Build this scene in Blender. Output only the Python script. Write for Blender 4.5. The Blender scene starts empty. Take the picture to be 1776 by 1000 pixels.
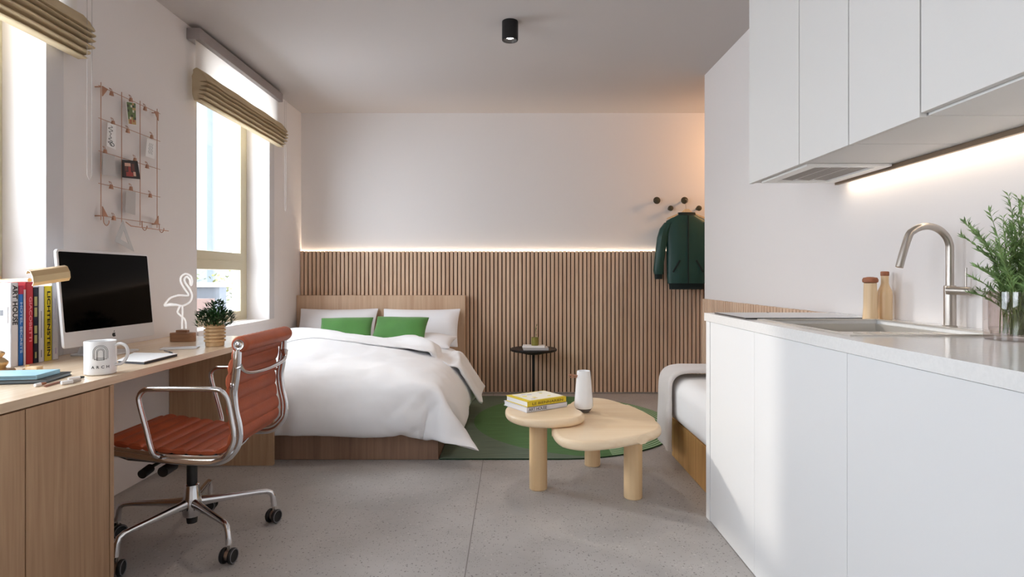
import bpy, bmesh, math, random
from mathutils import Vector, Matrix, noise
sc = bpy.context.scene
COL = sc.collection
PI = math.pi
random.seed(7)
def S(r, g, b):
    return tuple(((c / 255) / 12.92 if c / 255 <= .04045 else ((c / 255 + .055) / 1.055) ** 2.4) for c in (r, g, b))

# ---------------------------------------------------------------- camera
F = 1020.0                                        # focal length in pixels of the 1776 px wide frame
EYE = 1.11
cd = bpy.data.cameras.new('camera'); cd.sensor_width = 36; cd.lens = 36 * F / 1776; cd.shift_y = -20 / 1776
cd.clip_start = .02; cd.clip_end = 200
cam = bpy.data.objects.new('camera', cd); COL.objects.link(cam)
cam.location = (0, 0, EYE); cam.rotation_euler = (PI / 2, 0, 0)
sc.camera = cam
def at(px, py, Y):                                # measuring aid: pixel + distance -> point
    return Vector(((px - 888) / F * Y, Y, EYE - (py - 480) / F * Y))
def onx(px, py, X):
    return at(px, py, X * F / (px - 888))
def onz(px, py, Z):
    return at(px, py, F * (EYE - Z) / (py - 480))

# ---------------------------------------------------------------- light and exposure
sc.view_settings.view_transform = 'Standard'; sc.view_settings.look = 'None'
sc.view_settings.gamma = 1; sc.view_settings.use_curve_mapping = False
sc.view_settings.exposure = 0.34
sc.cycles.use_denoising = True
sc.cycles.max_bounces = 12; sc.cycles.diffuse_bounces = 8; sc.cycles.transparent_max_bounces = 12
sc.cycles.sample_clamp_indirect = 12
w = bpy.data.worlds.new('sky'); sc.world = w; w.use_nodes = True
bg = w.node_tree.nodes['Background']; bg.inputs[0].default_value = (.83, .91, 1.0, 1); bg.inputs[1].default_value = 8.6
sd = bpy.data.lights.new('sun', 'SUN'); sd.energy = 1.2; sd.angle = math.radians(2.2); sd.color = (1, .93, .84)
sun = bpy.data.objects.new('sun', sd); COL.objects.link(sun)
sun.rotation_euler = Vector((.853, -.522, -.31)).to_track_quat('-Z', 'Y').to_euler()
def portal(x, y, z, w_, h_, rot):
    ld = bpy.data.lights.new('window_portal', 'AREA'); ld.shape = 'RECTANGLE'; ld.size = w_; ld.size_y = h_
    ld.cycles.is_portal = True
    o = bpy.data.objects.new('window_portal', ld); COL.objects.link(o); o.location = (x, y, z); o.rotation_euler = rot
def lamp(kind, name, loc, energy, color, size=.1, rot=(0, 0, 0), **k):
    ld = bpy.data.lights.new(name, kind); ld.energy = energy; ld.color = color
    if kind == 'AREA': ld.size = size
    else: ld.shadow_soft_size = size
    for a, b in k.items(): setattr(ld, a, b)
    o = bpy.data.objects.new(name, ld); COL.objects.link(o); o.location = loc; o.rotation_euler = rot
    return o

# ---------------------------------------------------------------- materials
MATS = {}
def mat(name, col, rough=.5, metal=0, bump=0, bscale=60, noise_amt=0, nscale=8, spec=.5, coat=0, emit=None, estr=0, sheen=0, stretch=(1, 1, 1)):
    m = bpy.data.materials.new(name); m.use_nodes = True; nt = m.node_tree; N = nt.nodes; L = nt.links
    b = N['Principled BSDF']
    b.inputs['Base Color'].default_value = (*col, 1); b.inputs['Roughness'].default_value = rough; b.inputs['Metallic'].default_value = metal
    b.inputs['Specular IOR Level'].default_value = spec; b.inputs['Coat Weight'].default_value = coat
    if sheen: b.inputs['Sheen Weight'].default_value = sheen
    if emit: b.inputs['Emission Color'].default_value = (*emit, 1); b.inputs['Emission Strength'].default_value = estr
    tc = N.new('ShaderNodeTexCoord'); mp = N.new('ShaderNodeMapping'); mp.inputs['Scale'].default_value = stretch
    L.new(tc.outputs['Object'], mp.inputs[0])
    if noise_amt:
        n = N.new('ShaderNodeTexNoise'); n.inputs['Scale'].default_value = nscale; n.inputs['Detail'].default_value = 4
        L.new(mp.outputs[0], n.inputs[0])
        r = N.new('ShaderNodeValToRGB')
        r.color_ramp.elements[0].position = .3; r.color_ramp.elements[1].position = .7
        r.color_ramp.elements[0].color = (*[c * (1 - noise_amt) for c in col], 1)
        r.color_ramp.elements[1].color = (*[min(1, c * (1 + noise_amt)) for c in col], 1)
        L.new(n.outputs[0], r.inputs[0]); L.new(r.outputs[0], b.inputs['Base Color'])
    if bump:
        n = N.new('ShaderNodeTexNoise'); n.inputs['Scale'].default_value = bscale; n.inputs['Detail'].default_value = 3
        L.new(mp.outputs[0], n.inputs[0])
        bp = N.new('ShaderNodeBump'); bp.inputs['Strength'].default_value = bump; bp.inputs['Distance'].default_value = .01
        L.new(n.outputs[0], bp.inputs['Height']); L.new(bp.outputs[0], b.inputs['Normal'])
    MATS[name] = m
    return m
def wood(name, light, dark, axis=2, rough=.45, freq=1.0, contrast=1.0):
    m = bpy.data.materials.new(name); m.use_nodes = True; nt = m.node_tree; N = nt.nodes; L = nt.links
    b = N['Principled BSDF']; b.inputs['Roughness'].default_value = rough
    tc = N.new('ShaderNodeTexCoord'); mp = N.new('ShaderNodeMapping')
    sc_ = [38 * freq] * 3; sc_[axis] = 1.6 * freq; mp.inputs['Scale'].default_value = sc_
    L.new(tc.outputs['Object'], mp.inputs[0])
    n = N.new('ShaderNodeTexNoise'); n.inputs['Scale'].default_value = 1.6; n.inputs['Detail'].default_value = 6; n.inputs['Distortion'].default_value = .6
    L.new(mp.outputs[0], n.inputs[0])
    mp2 = N.new('ShaderNodeMapping'); s2 = [7 * freq] * 3; s2[axis] = .7 * freq; mp2.inputs['Scale'].default_value = s2
    L.new(tc.outputs['Object'], mp2.inputs[0])
    n2 = N.new('ShaderNodeTexNoise'); n2.inputs['Scale'].default_value = 1.2; n2.inputs['Detail'].default_value = 3
    L.new(mp2.outputs[0], n2.inputs[0])
    mx = N.new('ShaderNodeMath'); mx.operation = 'MULTIPLY_ADD'; mx.inputs[1].default_value = .55
    ad = N.new('ShaderNodeMath'); ad.operation = 'MULTIPLY'; ad.inputs[1].default_value = .45
    L.new(n2.outputs[0], ad.inputs[0]); L.new(n.outputs[0], mx.inputs[0]); L.new(ad.outputs[0], mx.inputs[2])
    r = N.new('ShaderNodeValToRGB'); r.color_ramp.elements[0].position = .5 - .15 / contrast; r.color_ramp.elements[1].position = .5 + .15 / contrast
    r.color_ramp.elements[0].color = (*dark, 1); r.color_ramp.elements[1].color = (*light, 1)
    L.new(mx.outputs[0], r.inputs[0]); L.new(r.outputs[0], b.inputs['Base Color'])
    bp = N.new('ShaderNodeBump'); bp.inputs['Strength'].default_value = .08; bp.inputs['Distance'].default_value = .004
    L.new(n.outputs[0], bp.inputs['Height']); L.new(bp.outputs[0], b.inputs['Normal'])
    MATS[name] = m
    return m
def glassy(name, tint=(1, 1, 1), gloss=.04):
    m = bpy.data.materials.new(name); m.use_nodes = True; nt = m.node_tree; N = nt.nodes; L = nt.links
    N.remove(N['Principled BSDF']); out = N['Material Output']
    t = N.new('ShaderNodeBsdfTransparent'); t.inputs[0].default_value = (*tint, 1)
    g = N.new('ShaderNodeBsdfGlossy'); g.inputs['Roughness'].default_value = .02
    lw = N.new('ShaderNodeLayerWeight'); lw.inputs[0].default_value = .5
    pw = N.new('ShaderNodeMath'); pw.operation = 'POWER'; pw.inputs[1].default_value = 5; L.new(lw.outputs['Facing'], pw.inputs[0])
    fr = N.new('ShaderNodeMath'); fr.operation = 'MULTIPLY_ADD'; fr.inputs[1].default_value = .8; fr.inputs[2].default_value = gloss; L.new(pw.outputs[0], fr.inputs[0])
    mx = N.new('ShaderNodeMixShader'); L.new(fr.outputs[0], mx.inputs[0]); L.new(t.outputs[0], mx.inputs[1]); L.new(g.outputs[0], mx.inputs[2])
    L.new(mx.outputs[0], out.inputs[0])
    MATS[name] = m
    return m
def sheer(name, col, trans=.5, alpha=0.0, weave=0):
    m = bpy.data.materials.new(name); m.use_nodes = True; nt = m.node_tree; N = nt.nodes; L = nt.links
    N.remove(N['Principled BSDF']); out = N['Material Output']
    d = N.new('ShaderNodeBsdfDiffuse'); d.inputs[0].default_value = (*col, 1)
    t = N.new('ShaderNodeBsdfTranslucent'); t.inputs[0].default_value = (*col, 1)
    mx = N.new('ShaderNodeMixShader'); mx.inputs[0].default_value = trans
    L.new(d.outputs[0], mx.inputs[1]); L.new(t.outputs[0], mx.inputs[2])
    tc = N.new('ShaderNodeTexCoord')
    if weave:
        n = N.new('ShaderNodeTexNoise'); n.inputs['Scale'].default_value = weave
        L.new(tc.outputs['Object'], n.inputs[0])
        bp = N.new('ShaderNodeBump'); bp.inputs['Strength'].default_value = .3; bp.inputs['Distance'].default_value = .003
        L.new(n.outputs[0], bp.inputs['Height']); L.new(bp.outputs[0], d.inputs['Normal'])
    last = mx
    if alpha:
        tr = N.new('ShaderNodeBsdfTransparent'); m2 = N.new('ShaderNodeMixShader'); m2.inputs[0].default_value = alpha
        L.new(mx.outputs[0], m2.inputs[1]); L.new(tr.outputs[0], m2.inputs[2]); last = m2
    L.new(last.outputs[0], out.inputs[0])
    MATS[name] = m
    return m
def emis(name, col, st):
    m = bpy.data.materials.new(name); m.use_nodes = True; nt = m.node_tree; N = nt.nodes; L = nt.links
    N.remove(N['Principled BSDF']); e = N.new('ShaderNodeEmission'); e.inputs[0].default_value = (*col, 1); e.inputs[1].default_value = st
    L.new(e.outputs[0], N['Material Output'].inputs[0]); MATS[name] = m
    return m

wall_m = mat('wall_paint', S(225, 220, 218), .85, bump=.03, bscale=300)
casing_m = mat('casing_paint', S(205, 202, 203), .7)
ceil_m = mat('ceiling_paint', S(188, 181, 178), .9)
white_m = mat('white_lacquer', S(224, 224, 224), .42)
carcass_m = mat('white_carcass', S(222, 221, 220), .5)
upper_m = mat('upper_laminate', S(216, 214, 211), .5, bump=.04, bscale=220)
counter_m = mat('quartz_worktop', S(226, 225, 223), .16, noise_amt=.03, nscale=120)
oak_m = wood('oak_laminate', S(196, 163, 130), S(166, 132, 102), 2)
oakx_m = wood('oak_laminate_cross', S(228, 206, 180), S(212, 186, 156), 1, rough=.26)
slat_m = wood('oak_slats', S(222, 193, 166), S(194, 160, 134), 2, freq=.8)
slatback_m = mat('dark_felt', S(72, 56, 46), .9)
board_m = wood('headboard_oak', S(208, 178, 150), S(184, 150, 122), 2, freq=.7)
bedwood_m = wood('bed_base_oak', S(158, 126, 104), S(124, 96, 78), 2, freq=.7)
ash_m = wood('pale_ash', S(242, 220, 188), S(230, 202, 164), 0, rough=.38, freq=.45)
ashv_m = wood('pale_ash_upright', S(236, 208, 166), S(218, 182, 134), 2, rough=.4, freq=.45)
pine_m = wood('knotty_pine', S(226, 184, 118), S(176, 122, 62), 2, rough=.5, freq=.3)
bottlewood_m = wood('turned_beech', S(226, 200, 164), S(206, 172, 128), 2, rough=.35, freq=.8)
cork_m = mat('cork_brown', S(150, 92, 62), .6, noise_amt=.2, nscale=60)
walnut_m = wood('lamp_base_wood', S(170, 128, 96), S(140, 100, 74), 0, freq=.8)
potwood_m = wood('pot_wood', S(216, 184, 140), S(186, 148, 104), 2, freq=.8)
frame_m = mat('window_frame_paint', S(200, 190, 162), .45)
steel_m = mat('brushed_steel', S(214, 210, 204), .36, 1, bump=.02, bscale=150, stretch=(1, 20, 1))
nickel_m = mat('brushed_nickel', S(188, 180, 172), .3, 1)
chrome_m = mat('polished_aluminium', S(222, 222, 224), .1, 1)
darkmetal_m = mat('black_metal', S(28, 26, 26), .45, .3)
blackpl_m = mat('black_plastic', S(22, 22, 23), .5)
leather_m = mat('cognac_leather', S(168, 80, 46), .42, bump=.12, bscale=180, noise_amt=.12, nscale=14)
brass_m = mat('satin_brass', S(212, 184, 142), .3, 1)
copper_m = mat('copper_wire', S(176, 132, 108), .4, .6)
cotton_m = mat('white_cotton', S(236, 236, 238), .85, bump=.05, bscale=400, sheen=.2)
pillow_m = mat('pillow_cotton', S(232, 231, 234), .85, bump=.06, bscale=40, sheen=.2)
green_m = mat('green_velvet', S(66, 124, 46), .7, bump=.1, bscale=90, sheen=.4, noise_amt=.12, nscale=5)
sheet_m = mat('mattress_cover', S(240, 239, 238), .85)
throw_m = mat('grey_wool_throw', S(212, 206, 202), .95, bump=.25, bscale=160, sheen=.4)
jacket_m = mat('dark_green_nylon', S(24, 66, 60), .42, bump=.1, bscale=12)
rib_m = mat('black_green_rib', S(14, 30, 30), .8)
beige_m = sheer('beige_linen', S(198, 180, 150), .16, 0, 60)
sheer_m = sheer('white_sheer', S(226, 220, 214), .5)
screen_m = mat('black_screen', (.001, .001, .001), .08, spec=.06)
imac_m = mat('silver_shell', S(222, 222, 224), .35, .15)
black_m = mat('black_print', S(18, 18, 20), .6)
grey_m = mat('grey_print', S(120, 120, 124), .6)
ceram_m = mat('white_ceramic', S(240, 240, 240), .18, coat=.4)
paper_m = mat('white_paper', S(236, 235, 234), .7)
cardg_m = mat('grey_card', S(186, 182, 180), .8)
neon_m = mat('white_neon_tube', S(250, 250, 250), .3, emit=(1, 1, 1), estr=.35)
leaf_m = mat('dark_leaf', S(34, 72, 32), .5, noise_amt=.4, nscale=20)
herb_m = mat('herb_leaf', S(124, 154, 96), .5, noise_amt=.45, nscale=26)
herbstem_m = mat('herb_stem', S(110, 132, 70), .6)
glass_m = glassy('clear_glass')
vase_m = glassy('vase_glass', (.90, .86, .85), .06)
water_m = glassy('water', (.95, .95, .93))
blue_m = mat('pale_blue_cover', S(150, 190, 206), .6)
acryl_m = mat('frosted_acrylic', S(190, 190, 190), .3)
led_m = emis('warm_led', (1.0, .80, .60), 75)
led2_m = emis('kitchen_led', (1.0, .84, .66), 10)
bulb_m = emis('bulb', (1, .93, .85), 20)
soil_m = mat('potting_soil', S(50, 38, 30), .9)
leg_shade = None

def floor_material():
    m = bpy.data.materials.new('terrazzo'); m.use_nodes = True; nt = m.node_tree; N = nt.nodes; L = nt.links
    b = N['Principled BSDF']; b.inputs['Roughness'].default_value = .42
    tc = N.new('ShaderNodeTexCoord')
    def dots(scale, lo, hi, seed):
        mp = N.new('ShaderNodeMapping'); mp.inputs['Location'].default_value = (seed, seed, 0); L.new(tc.outputs['Object'], mp.inputs[0])
        v = N.new('ShaderNodeTexVoronoi'); v.inputs['Scale'].default_value = scale; v.inputs['Randomness'].default_value = 1
        L.new(mp.outputs[0], v.inputs[0])
        wn = N.new('ShaderNodeSeparateColor'); L.new(v.outputs['Color'], wn.inputs[0])
        mr = N.new('ShaderNodeMapRange'); mr.inputs[1].default_value = lo; mr.inputs[2].default_value = hi; mr.inputs[3].default_value = 1; mr.inputs[4].default_value = 0
        L.new(v.outputs['Distance'], mr.inputs[0])
        gt = N.new('ShaderNodeMath'); gt.operation = 'GREATER_THAN'; gt.inputs[1].default_value = .62; L.new(wn.outputs[0], gt.inputs[0])
        mu = N.new('ShaderNodeMath'); mu.operation = 'MULTIPLY'; L.new(mr.outputs[0], mu.inputs[0]); L.new(gt.outputs[0], mu.inputs[1])
        return mu
    base = N.new('ShaderNodeTexNoise'); base.inputs['Scale'].default_value = 2.5; base.inputs['Detail'].default_value = 6
    L.new(tc.outputs['Object'], base.inputs[0])
    r = N.new('ShaderNodeValToRGB'); r.color_ramp.elements[0].color = (*S(164, 160, 157), 1); r.color_ramp.elements[1].color = (*S(180, 176, 173), 1)
    r.color_ramp.elements[0].position = .35; r.color_ramp.elements[1].position = .65
    L.new(base.outputs[0], r.inputs[0]); last = r.outputs[0]
    for sc_, lo, hi, seed, c in ((55, .16, .26, 3, S(122, 116, 113)), (38, .14, .22, 9, S(186, 182, 178)), (120, .2, .3, 5, S(124, 118, 115))):
        d = dots(sc_, lo, hi, seed)
        mx = N.new('ShaderNodeMix'); mx.data_type = 'RGBA'; L.new(last, mx.inputs[6]); mx.inputs[7].default_value = (*c, 1); L.new(d.outputs[0], mx.inputs[0])
        last = mx.outputs[2]
    # tile joints
    sx = N.new('ShaderNodeSeparateXYZ'); L.new(tc.outputs['Object'], sx.inputs[0])
    sub = N.new('ShaderNodeMath'); sub.operation = 'ADD'; sub.inputs[1].default_value = .175 + 24; L.new(sx.outputs[0], sub.inputs[0])
    md = N.new('ShaderNodeMath'); md.operation = 'PINGPONG'; md.inputs[1].default_value = 1.2; L.new(sub.outputs[0], md.inputs[0])
    lt = N.new('ShaderNodeMath'); lt.operation = 'LESS_THAN'; lt.inputs[1].default_value = .0022; L.new(md.outputs[0], lt.inputs[0])
    mx = N.new('ShaderNodeMix'); mx.data_type = 'RGBA'; L.new(last, mx.inputs[6]); mx.inputs[7].default_value = (*S(118, 112, 108), 1); L.new(lt.outputs[0], mx.inputs[0])
    L.new(mx.outputs[2], b.inputs['Base Color'])
    return m
floor_m = floor_material()

def rug_material():
    m = bpy.data.materials.new('woven_rug'); m.use_nodes = True; nt = m.node_tree; N = nt.nodes; L = nt.links
    b = N['Principled BSDF']; b.inputs['Roughness'].default_value = .95
    tc = N.new('ShaderNodeTexCoord')
    def dist(cx, cy):
        mp = N.new('ShaderNodeMapping'); mp.inputs['Location'].default_value = (-cx, -cy, 0); mp.inputs['Scale'].default_value = (1, 1, 0)
        L.new(tc.outputs['Object'], mp.inputs[0])
        ln = N.new('ShaderNodeVectorMath'); ln.operation = 'LENGTH'; L.new(mp.outputs[0], ln.inputs[0]); return ln.outputs['Value']
    def cmp(op, a, v):
        n = N.new('ShaderNodeMath'); n.operation = op; L.new(a, n.inputs[0])
        if isinstance(v, float): n.inputs[1].default_value = v
        else: L.new(v, n.inputs[1])
        return n.outputs[0]
    def mix(f, a, c):
        mx = N.new('ShaderNodeMix'); mx.data_type = 'RGBA'; L.new(f, mx.inputs[0])
        if isinstance(a, tuple): mx.inputs[6].default_value = (*a, 1)
        else: L.new(a, mx.inputs[6])
        mx.inputs[7].default_value = (*c, 1); return mx.outputs[2]
    inner = cmp('LESS_THAN', dist(.66, 4.54), .95)
    c = mix(inner, S(98, 112, 96), S(80, 116, 70))
    sx = N.new('ShaderNodeSeparateXYZ'); L.new(tc.outputs['Object'], sx.inputs[0])
    r = dist(.29, 4.51)
    band = cmp('MULTIPLY', cmp('GREATER_THAN', r, .80), cmp('GREATER_THAN', sx.outputs[0], .62))
    wv = cmp('PINGPONG', r, .0125)
    ln = cmp('LESS_THAN', wv, .0045)
    c = mix(cmp('MULTIPLY', band, ln), c, S(178, 204, 168))
    # weave streaks
    mp = N.new('ShaderNodeMapping'); mp.inputs['Scale'].default_value = (3, 140, 1); L.new(tc.outputs['Object'], mp.inputs[0])
    n = N.new('ShaderNodeTexNoise'); n.inputs['Scale'].default_value = 1.5; n.inputs['Detail'].default_value = 3; L.new(mp.outputs[0], n.inputs[0])
    hs = N.new('ShaderNodeHueSaturation'); mr = N.new('ShaderNodeMapRange'); mr.inputs[3].default_value = .72; mr.inputs[4].default_value = 1.28
    mr.inputs[1].default_value = .3; mr.inputs[2].default_value = .7
    L.new(n.outputs[0], mr.inputs[0]); L.new(mr.outputs[0], hs.inputs['Value']); L.new(c, hs.inputs['Color'])
    L.new(hs.outputs[0], b.inputs['Base Color'])
    bp = N.new('ShaderNodeBump'); bp.inputs['Strength'].default_value = .4; bp.inputs['Distance'].default_value = .003
    L.new(n.outputs[0], bp.inputs['Height']); L.new(bp.outputs[0], b.inputs['Normal'])
    return m
rug_m = rug_material()
rugedge_m = mat('rug_binding', S(40, 66, 44), .95)

# ---------------------------------------------------------------- mesh helpers
class MB:
    def __init__(s): s.bm = bmesh.new()
    def _mi(s, faces, mi):
        for f in faces: f.material_index = mi
    def box(s, x0, y0, z0, x1, y1, z1, bev=0, mi=0, seg=2, M=None):
        t = bmesh.new(); bmesh.ops.create_cube(t, size=1)
        for v in t.verts: v.co = Vector(((x0 + x1) / 2 + v.co.x * (x1 - x0), (y0 + y1) / 2 + v.co.y * (y1 - y0), (z0 + z1) / 2 + v.co.z * (z1 - z0)))
        if bev: bmesh.ops.bevel(t, geom=t.edges[:], offset=bev, segments=seg, affect='EDGES', profile=.5)
        return s.merge(t, mi, M)
    def merge(s, t, mi=0, M=None):
        if M is not None: bmesh.ops.transform(t, matrix=M, verts=t.verts)
        vm = {v: s.bm.verts.new(v.co) for v in t.verts}
        for f in t.faces:
            try: nf = s.bm.faces.new([vm[v] for v in f.verts]); nf.material_index = mi if mi is not None else f.material_index
            except ValueError: pass
        t.free(); return s
    def mesh(s, me, mi, M):
        t = bmesh.new(); t.from_mesh(me); return s.merge(t, mi, M)
    def ring(s, pts): return [s.bm.verts.new(p) for p in pts]
    def loft(s, rings, closed=True, caps=True, mi=0, wrap=False):
        R = [s.ring(r) for r in rings]
        n = len(R[0]); seq = list(zip(R, R[1:] + ([R[0]] if wrap else [])))
        if not wrap: seq = list(zip(R[:-1], R[1:]))
        for a, b in seq:
            for i in range(n if closed else n - 1):
                j = (i + 1) % n
                f = s.bm.faces.new((a[i], a[j], b[j], b[i])); f.material_index = mi
        if caps and not wrap:
            for r, rev in ((R[0], True), (R[-1], False)):
                f = s.bm.faces.new(list(reversed(r)) if rev else r); f.material_index = mi
        return s
    def lathe(s, prof, c=(0, 0, 0), seg=32, mi=0, M=None, sx=1, sy=1):
        rings = []
        for r, z in prof:
            r = max(r, 1e-5)
            p = [Vector((c[0] + r * sx * math.cos(2 * PI * i / seg), c[1] + r * sy * math.sin(2 * PI * i / seg), c[2] + z)) for i in range(seg)]
            if M is not None: p = [M @ q for q in p]
            rings.append(p)
        return s.loft(rings, mi=mi)
    def cyl(s, a, b, r, r2=None, seg=20, mi=0):
        return s.tube([a, b], [r, r if r2 is None else r2], seg, mi)
    def tube(s, pts, r, seg=10, mi=0, closed=False, flat=1.0, up=None):
        P = [Vector(p) for p in pts]; n = len(P)
        rr = r if isinstance(r, (list, tuple)) else [r] * n
        rings = []; prev = None
        for i in range(n):
            if closed: t = P[(i + 1) % n] - P[i - 1]
            else: t = P[min(i + 1, n - 1)] - P[max(i - 1, 0)]
            t.normalize()
            if prev is None:
                u = Vector(up) if up else (Vector((0, 0, 1)) if abs(t.z) < .9 else Vector((1, 0, 0)))
            else: u = prev
            u = (u - t * u.dot(t)).normalized(); v = t.cross(u); prev = u
            rings.append([P[i] + (u * math.cos(2 * PI * k / seg) * flat + v * math.sin(2 * PI * k / seg)) * rr[i] for k in range(seg)])
        return s.loft(rings, mi=mi, wrap=closed)
    def prism(s, outline, z0, z1, bev=0, mi=0, seg=3, M=None, n=0):
        t = bmesh.new(); vs = [t.verts.new((x, y, z0)) for x, y in outline]
        f = t.faces.new(vs); f.normal_update()
        if f.normal.z > 0: f.normal_flip()
        r = bmesh.ops.extrude_face_region(t, geom=[f])
        for v in r['geom']:
            if isinstance(v, bmesh.types.BMVert): v.co.z = z1
        if bev:
            ed = [e for e in t.edges if abs(e.verts[0].co.z - e.verts[1].co.z) < 1e-6]
            bmesh.ops.bevel(t, geom=ed, offset=bev, segments=seg, affect='EDGES', profile=.5)
        return s.merge(t, mi, M)
    def sphere(s, c, r, seg=16, mi=0, scale=(1, 1, 1)):
        t = bmesh.new(); bmesh.ops.create_uvsphere(t, u_segments=seg, v_segments=max(8, seg // 2), radius=r)
        for v in t.verts: v.co = Vector((v.co.x * scale[0] + c[0], v.co.y * scale[1] + c[1], v.co.z * scale[2] + c[2]))
        return s.merge(t, mi)
    def build(s, name, mats, parent=None, smooth=40, origin=None):
        bm = s.bm
        bmesh.ops.recalc_face_normals(bm, faces=bm.faces)
        if origin is None:
            xs = [v.co for v in bm.verts]
            lo = Vector([min(c[k] for c in xs) for k in range(3)]); hi = Vector([max(c[k] for c in xs) for k in range(3)])
            origin = Vector(((lo.x + hi.x) / 2, (lo.y + hi.y) / 2, lo.z))
        origin = Vector(origin)
        if parent is not None: origin = Vector(ORI.get(parent.name, (0, 0, 0)))
        for v in bm.verts: v.co -= origin
        if smooth:
            th = math.radians(smooth)
            for f in bm.faces: f.smooth = True
            for e in bm.edges:
                if len(e.link_faces) == 2 and e.calc_face_angle(0) > th: e.smooth = False
        me = bpy.data.meshes.new(name); bm.to_mesh(me); bm.free()
        for m in (mats if isinstance(mats, (list, tuple)) else [mats]): me.materials.append(m)
        o = bpy.data.objects.new(name, me); COL.objects.link(o)
        ORI[o.name] = origin.copy()
        if smooth and smooth <= 50:
            wm = o.modifiers.new('weighted', 'WEIGHTED_NORMAL'); wm.keep_sharp = True; wm.weight = 80
        if parent is not None: o.parent = parent
        else: o.location = origin
        return o
ORI = {}
def empty(name, loc):
    o = bpy.data.objects.new(name, None); COL.objects.link(o); o.location = loc; o.empty_display_size = .05
    ORI[o.name] = Vector(loc); return o
def tag(o, label, cat, group=None, kind=None):
    o['label'] = label; o['category'] = cat
    if group: o['group'] = group
    if kind: o['kind'] = kind
    return o
def thing(name, loc, label, cat, group=None): return tag(empty(name, loc), label, cat, group)
def structure(o, label, cat): return tag(o, label, cat, kind='structure')
def copy_tree(o, parent=None):
    c = o.copy(); COL.objects.link(c); c.parent = parent; ORI[c.name] = ORI.get(o.name, Vector()).copy()
    for ch in list(o.children): copy_tree(ch, c)
    return c
def smoothline(pts, n=8, closed=False):
    P = [Vector(p) for p in pts]; out = []; m = len(P)
    for i in range(m if closed else m - 1):
        if closed: a, b, c, d = P[i - 1], P[i], P[(i + 1) % m], P[(i + 2) % m]
        else: a, b, c, d = P[max(i - 1, 0)], P[i], P[i + 1], P[min(i + 2, m - 1)]
        for k in range(n):
            t = k / n
            out.append(.5 * ((2 * b) + (c - a) * t + (2 * a - 5 * b + 4 * c - d) * t * t + (3 * b - a - 3 * c + d) * t ** 3))
    if not closed: out.append(P[-1])
    return out
def text_mesh(s, size, spacing=1.0, bold=0):
    cu = bpy.data.curves.new('lettering', 'FONT'); cu.body = s; cu.size = size; cu.space_character = spacing
    cu.align_x = 'CENTER'; cu.align_y = 'CENTER'; cu.extrude = .0003; cu.offset = bold; cu.resolution_u = 3
    o = bpy.data.objects.new('lettering', cu); COL.objects.link(o)
    dg = bpy.context.evaluated_depsgraph_get(); dg.update()
    me = bpy.data.meshes.new_from_object(o.evaluated_get(dg))
    bpy.data.objects.remove(o); bpy.data.curves.remove(cu)
    return me
def frameM(o, r, u):
    r = Vector(r).normalized(); u = Vector(u).normalized(); n = r.cross(u)
    return Matrix(((r.x, u.x, n.x, o[0]), (r.y, u.y, n.y, o[1]), (r.z, u.z, n.z, o[2]), (0, 0, 0, 1)))
def lettering(s, size, o, r, u, m, parent, spacing=1.0, width=None, bold=0):
    me = text_mesh(s, size, spacing, bold)
    M = frameM(o, r, u)
    if width:
        xs = [v.co.x for v in me.vertices]; k = width / (max(xs) - min(xs)); M = M @ Matrix.Diagonal((k, 1, 1, 1))
    b = MB(); b.mesh(me, 0, M); return b.build('lettering', m, parent, smooth=0)
# ================================================================ THE ROOM
LX, RX, BY, FY, CZ = -2.02, 1.50, 5.635, -1.7, 2.68
REX, REY = 2.75, 4.58                                    # recess beyond the right wall
b = MB(); b.box(-2.3, FY - .1, -.12, REX + .1, BY + .1, 0)
structure(b.build('floor', floor_m, smooth=0, origin=(0, 0, 0)), 'grey speckled terrazzo floor of the whole studio', 'floor')
b = MB(); b.box(-2.3, FY - .1, CZ, REX + .1, BY + .1, CZ + .12)
structure(b.build('ceiling', ceil_m, smooth=0), 'plain pale ceiling above the studio', 'ceiling')
b = MB(); b.box(-2.3, BY, 0, REX + .1, BY + .1, CZ)
structure(b.build('wall_back', wall_m, smooth=0), 'white far wall behind the bed and the wooden slats', 'wall')
b = MB(); b.box(-2.3, FY - .1, 0, REX + .1, FY, CZ)
structure(b.build('wall_front', wall_m, smooth=0), 'white wall behind the viewer', 'wall')
b = MB(); b.box(RX, FY, 0, RX + .12, REY, CZ); b.box(RX + .12, REY - .12, 0, REX, REY, CZ)
structure(b.build('wall_right', wall_m, smooth=0), 'white wall behind the kitchen worktop and sofa', 'wall')
b = MB(); b.box(REX, REY - .12, 0, REX + .1, BY, CZ)
structure(b.build('wall_recess', wall_m, smooth=0), 'side wall of the entrance recess', 'wall')
WIN = [(1.20, 2.54), (3.77, 4.88), (-1.0, .30)]  # last opening is unseen, added behind the camera to brighten the near side
SZ, TZ = .76, 2.60
b = MB(); y = FY - .1
for y0, y1 in sorted(WIN):
    b.box(-2.30, y, 0, LX, y0, CZ); b.box(-2.30, y0, 0, LX, y1, SZ - .03); b.box(-2.30, y0, TZ, LX, y1, CZ); y = y1
b.box(-2.30, y, 0, LX, BY + .1, CZ)
structure(b.build('wall_left', wall_m, smooth=0), 'white window wall on the desk side', 'wall')
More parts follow.
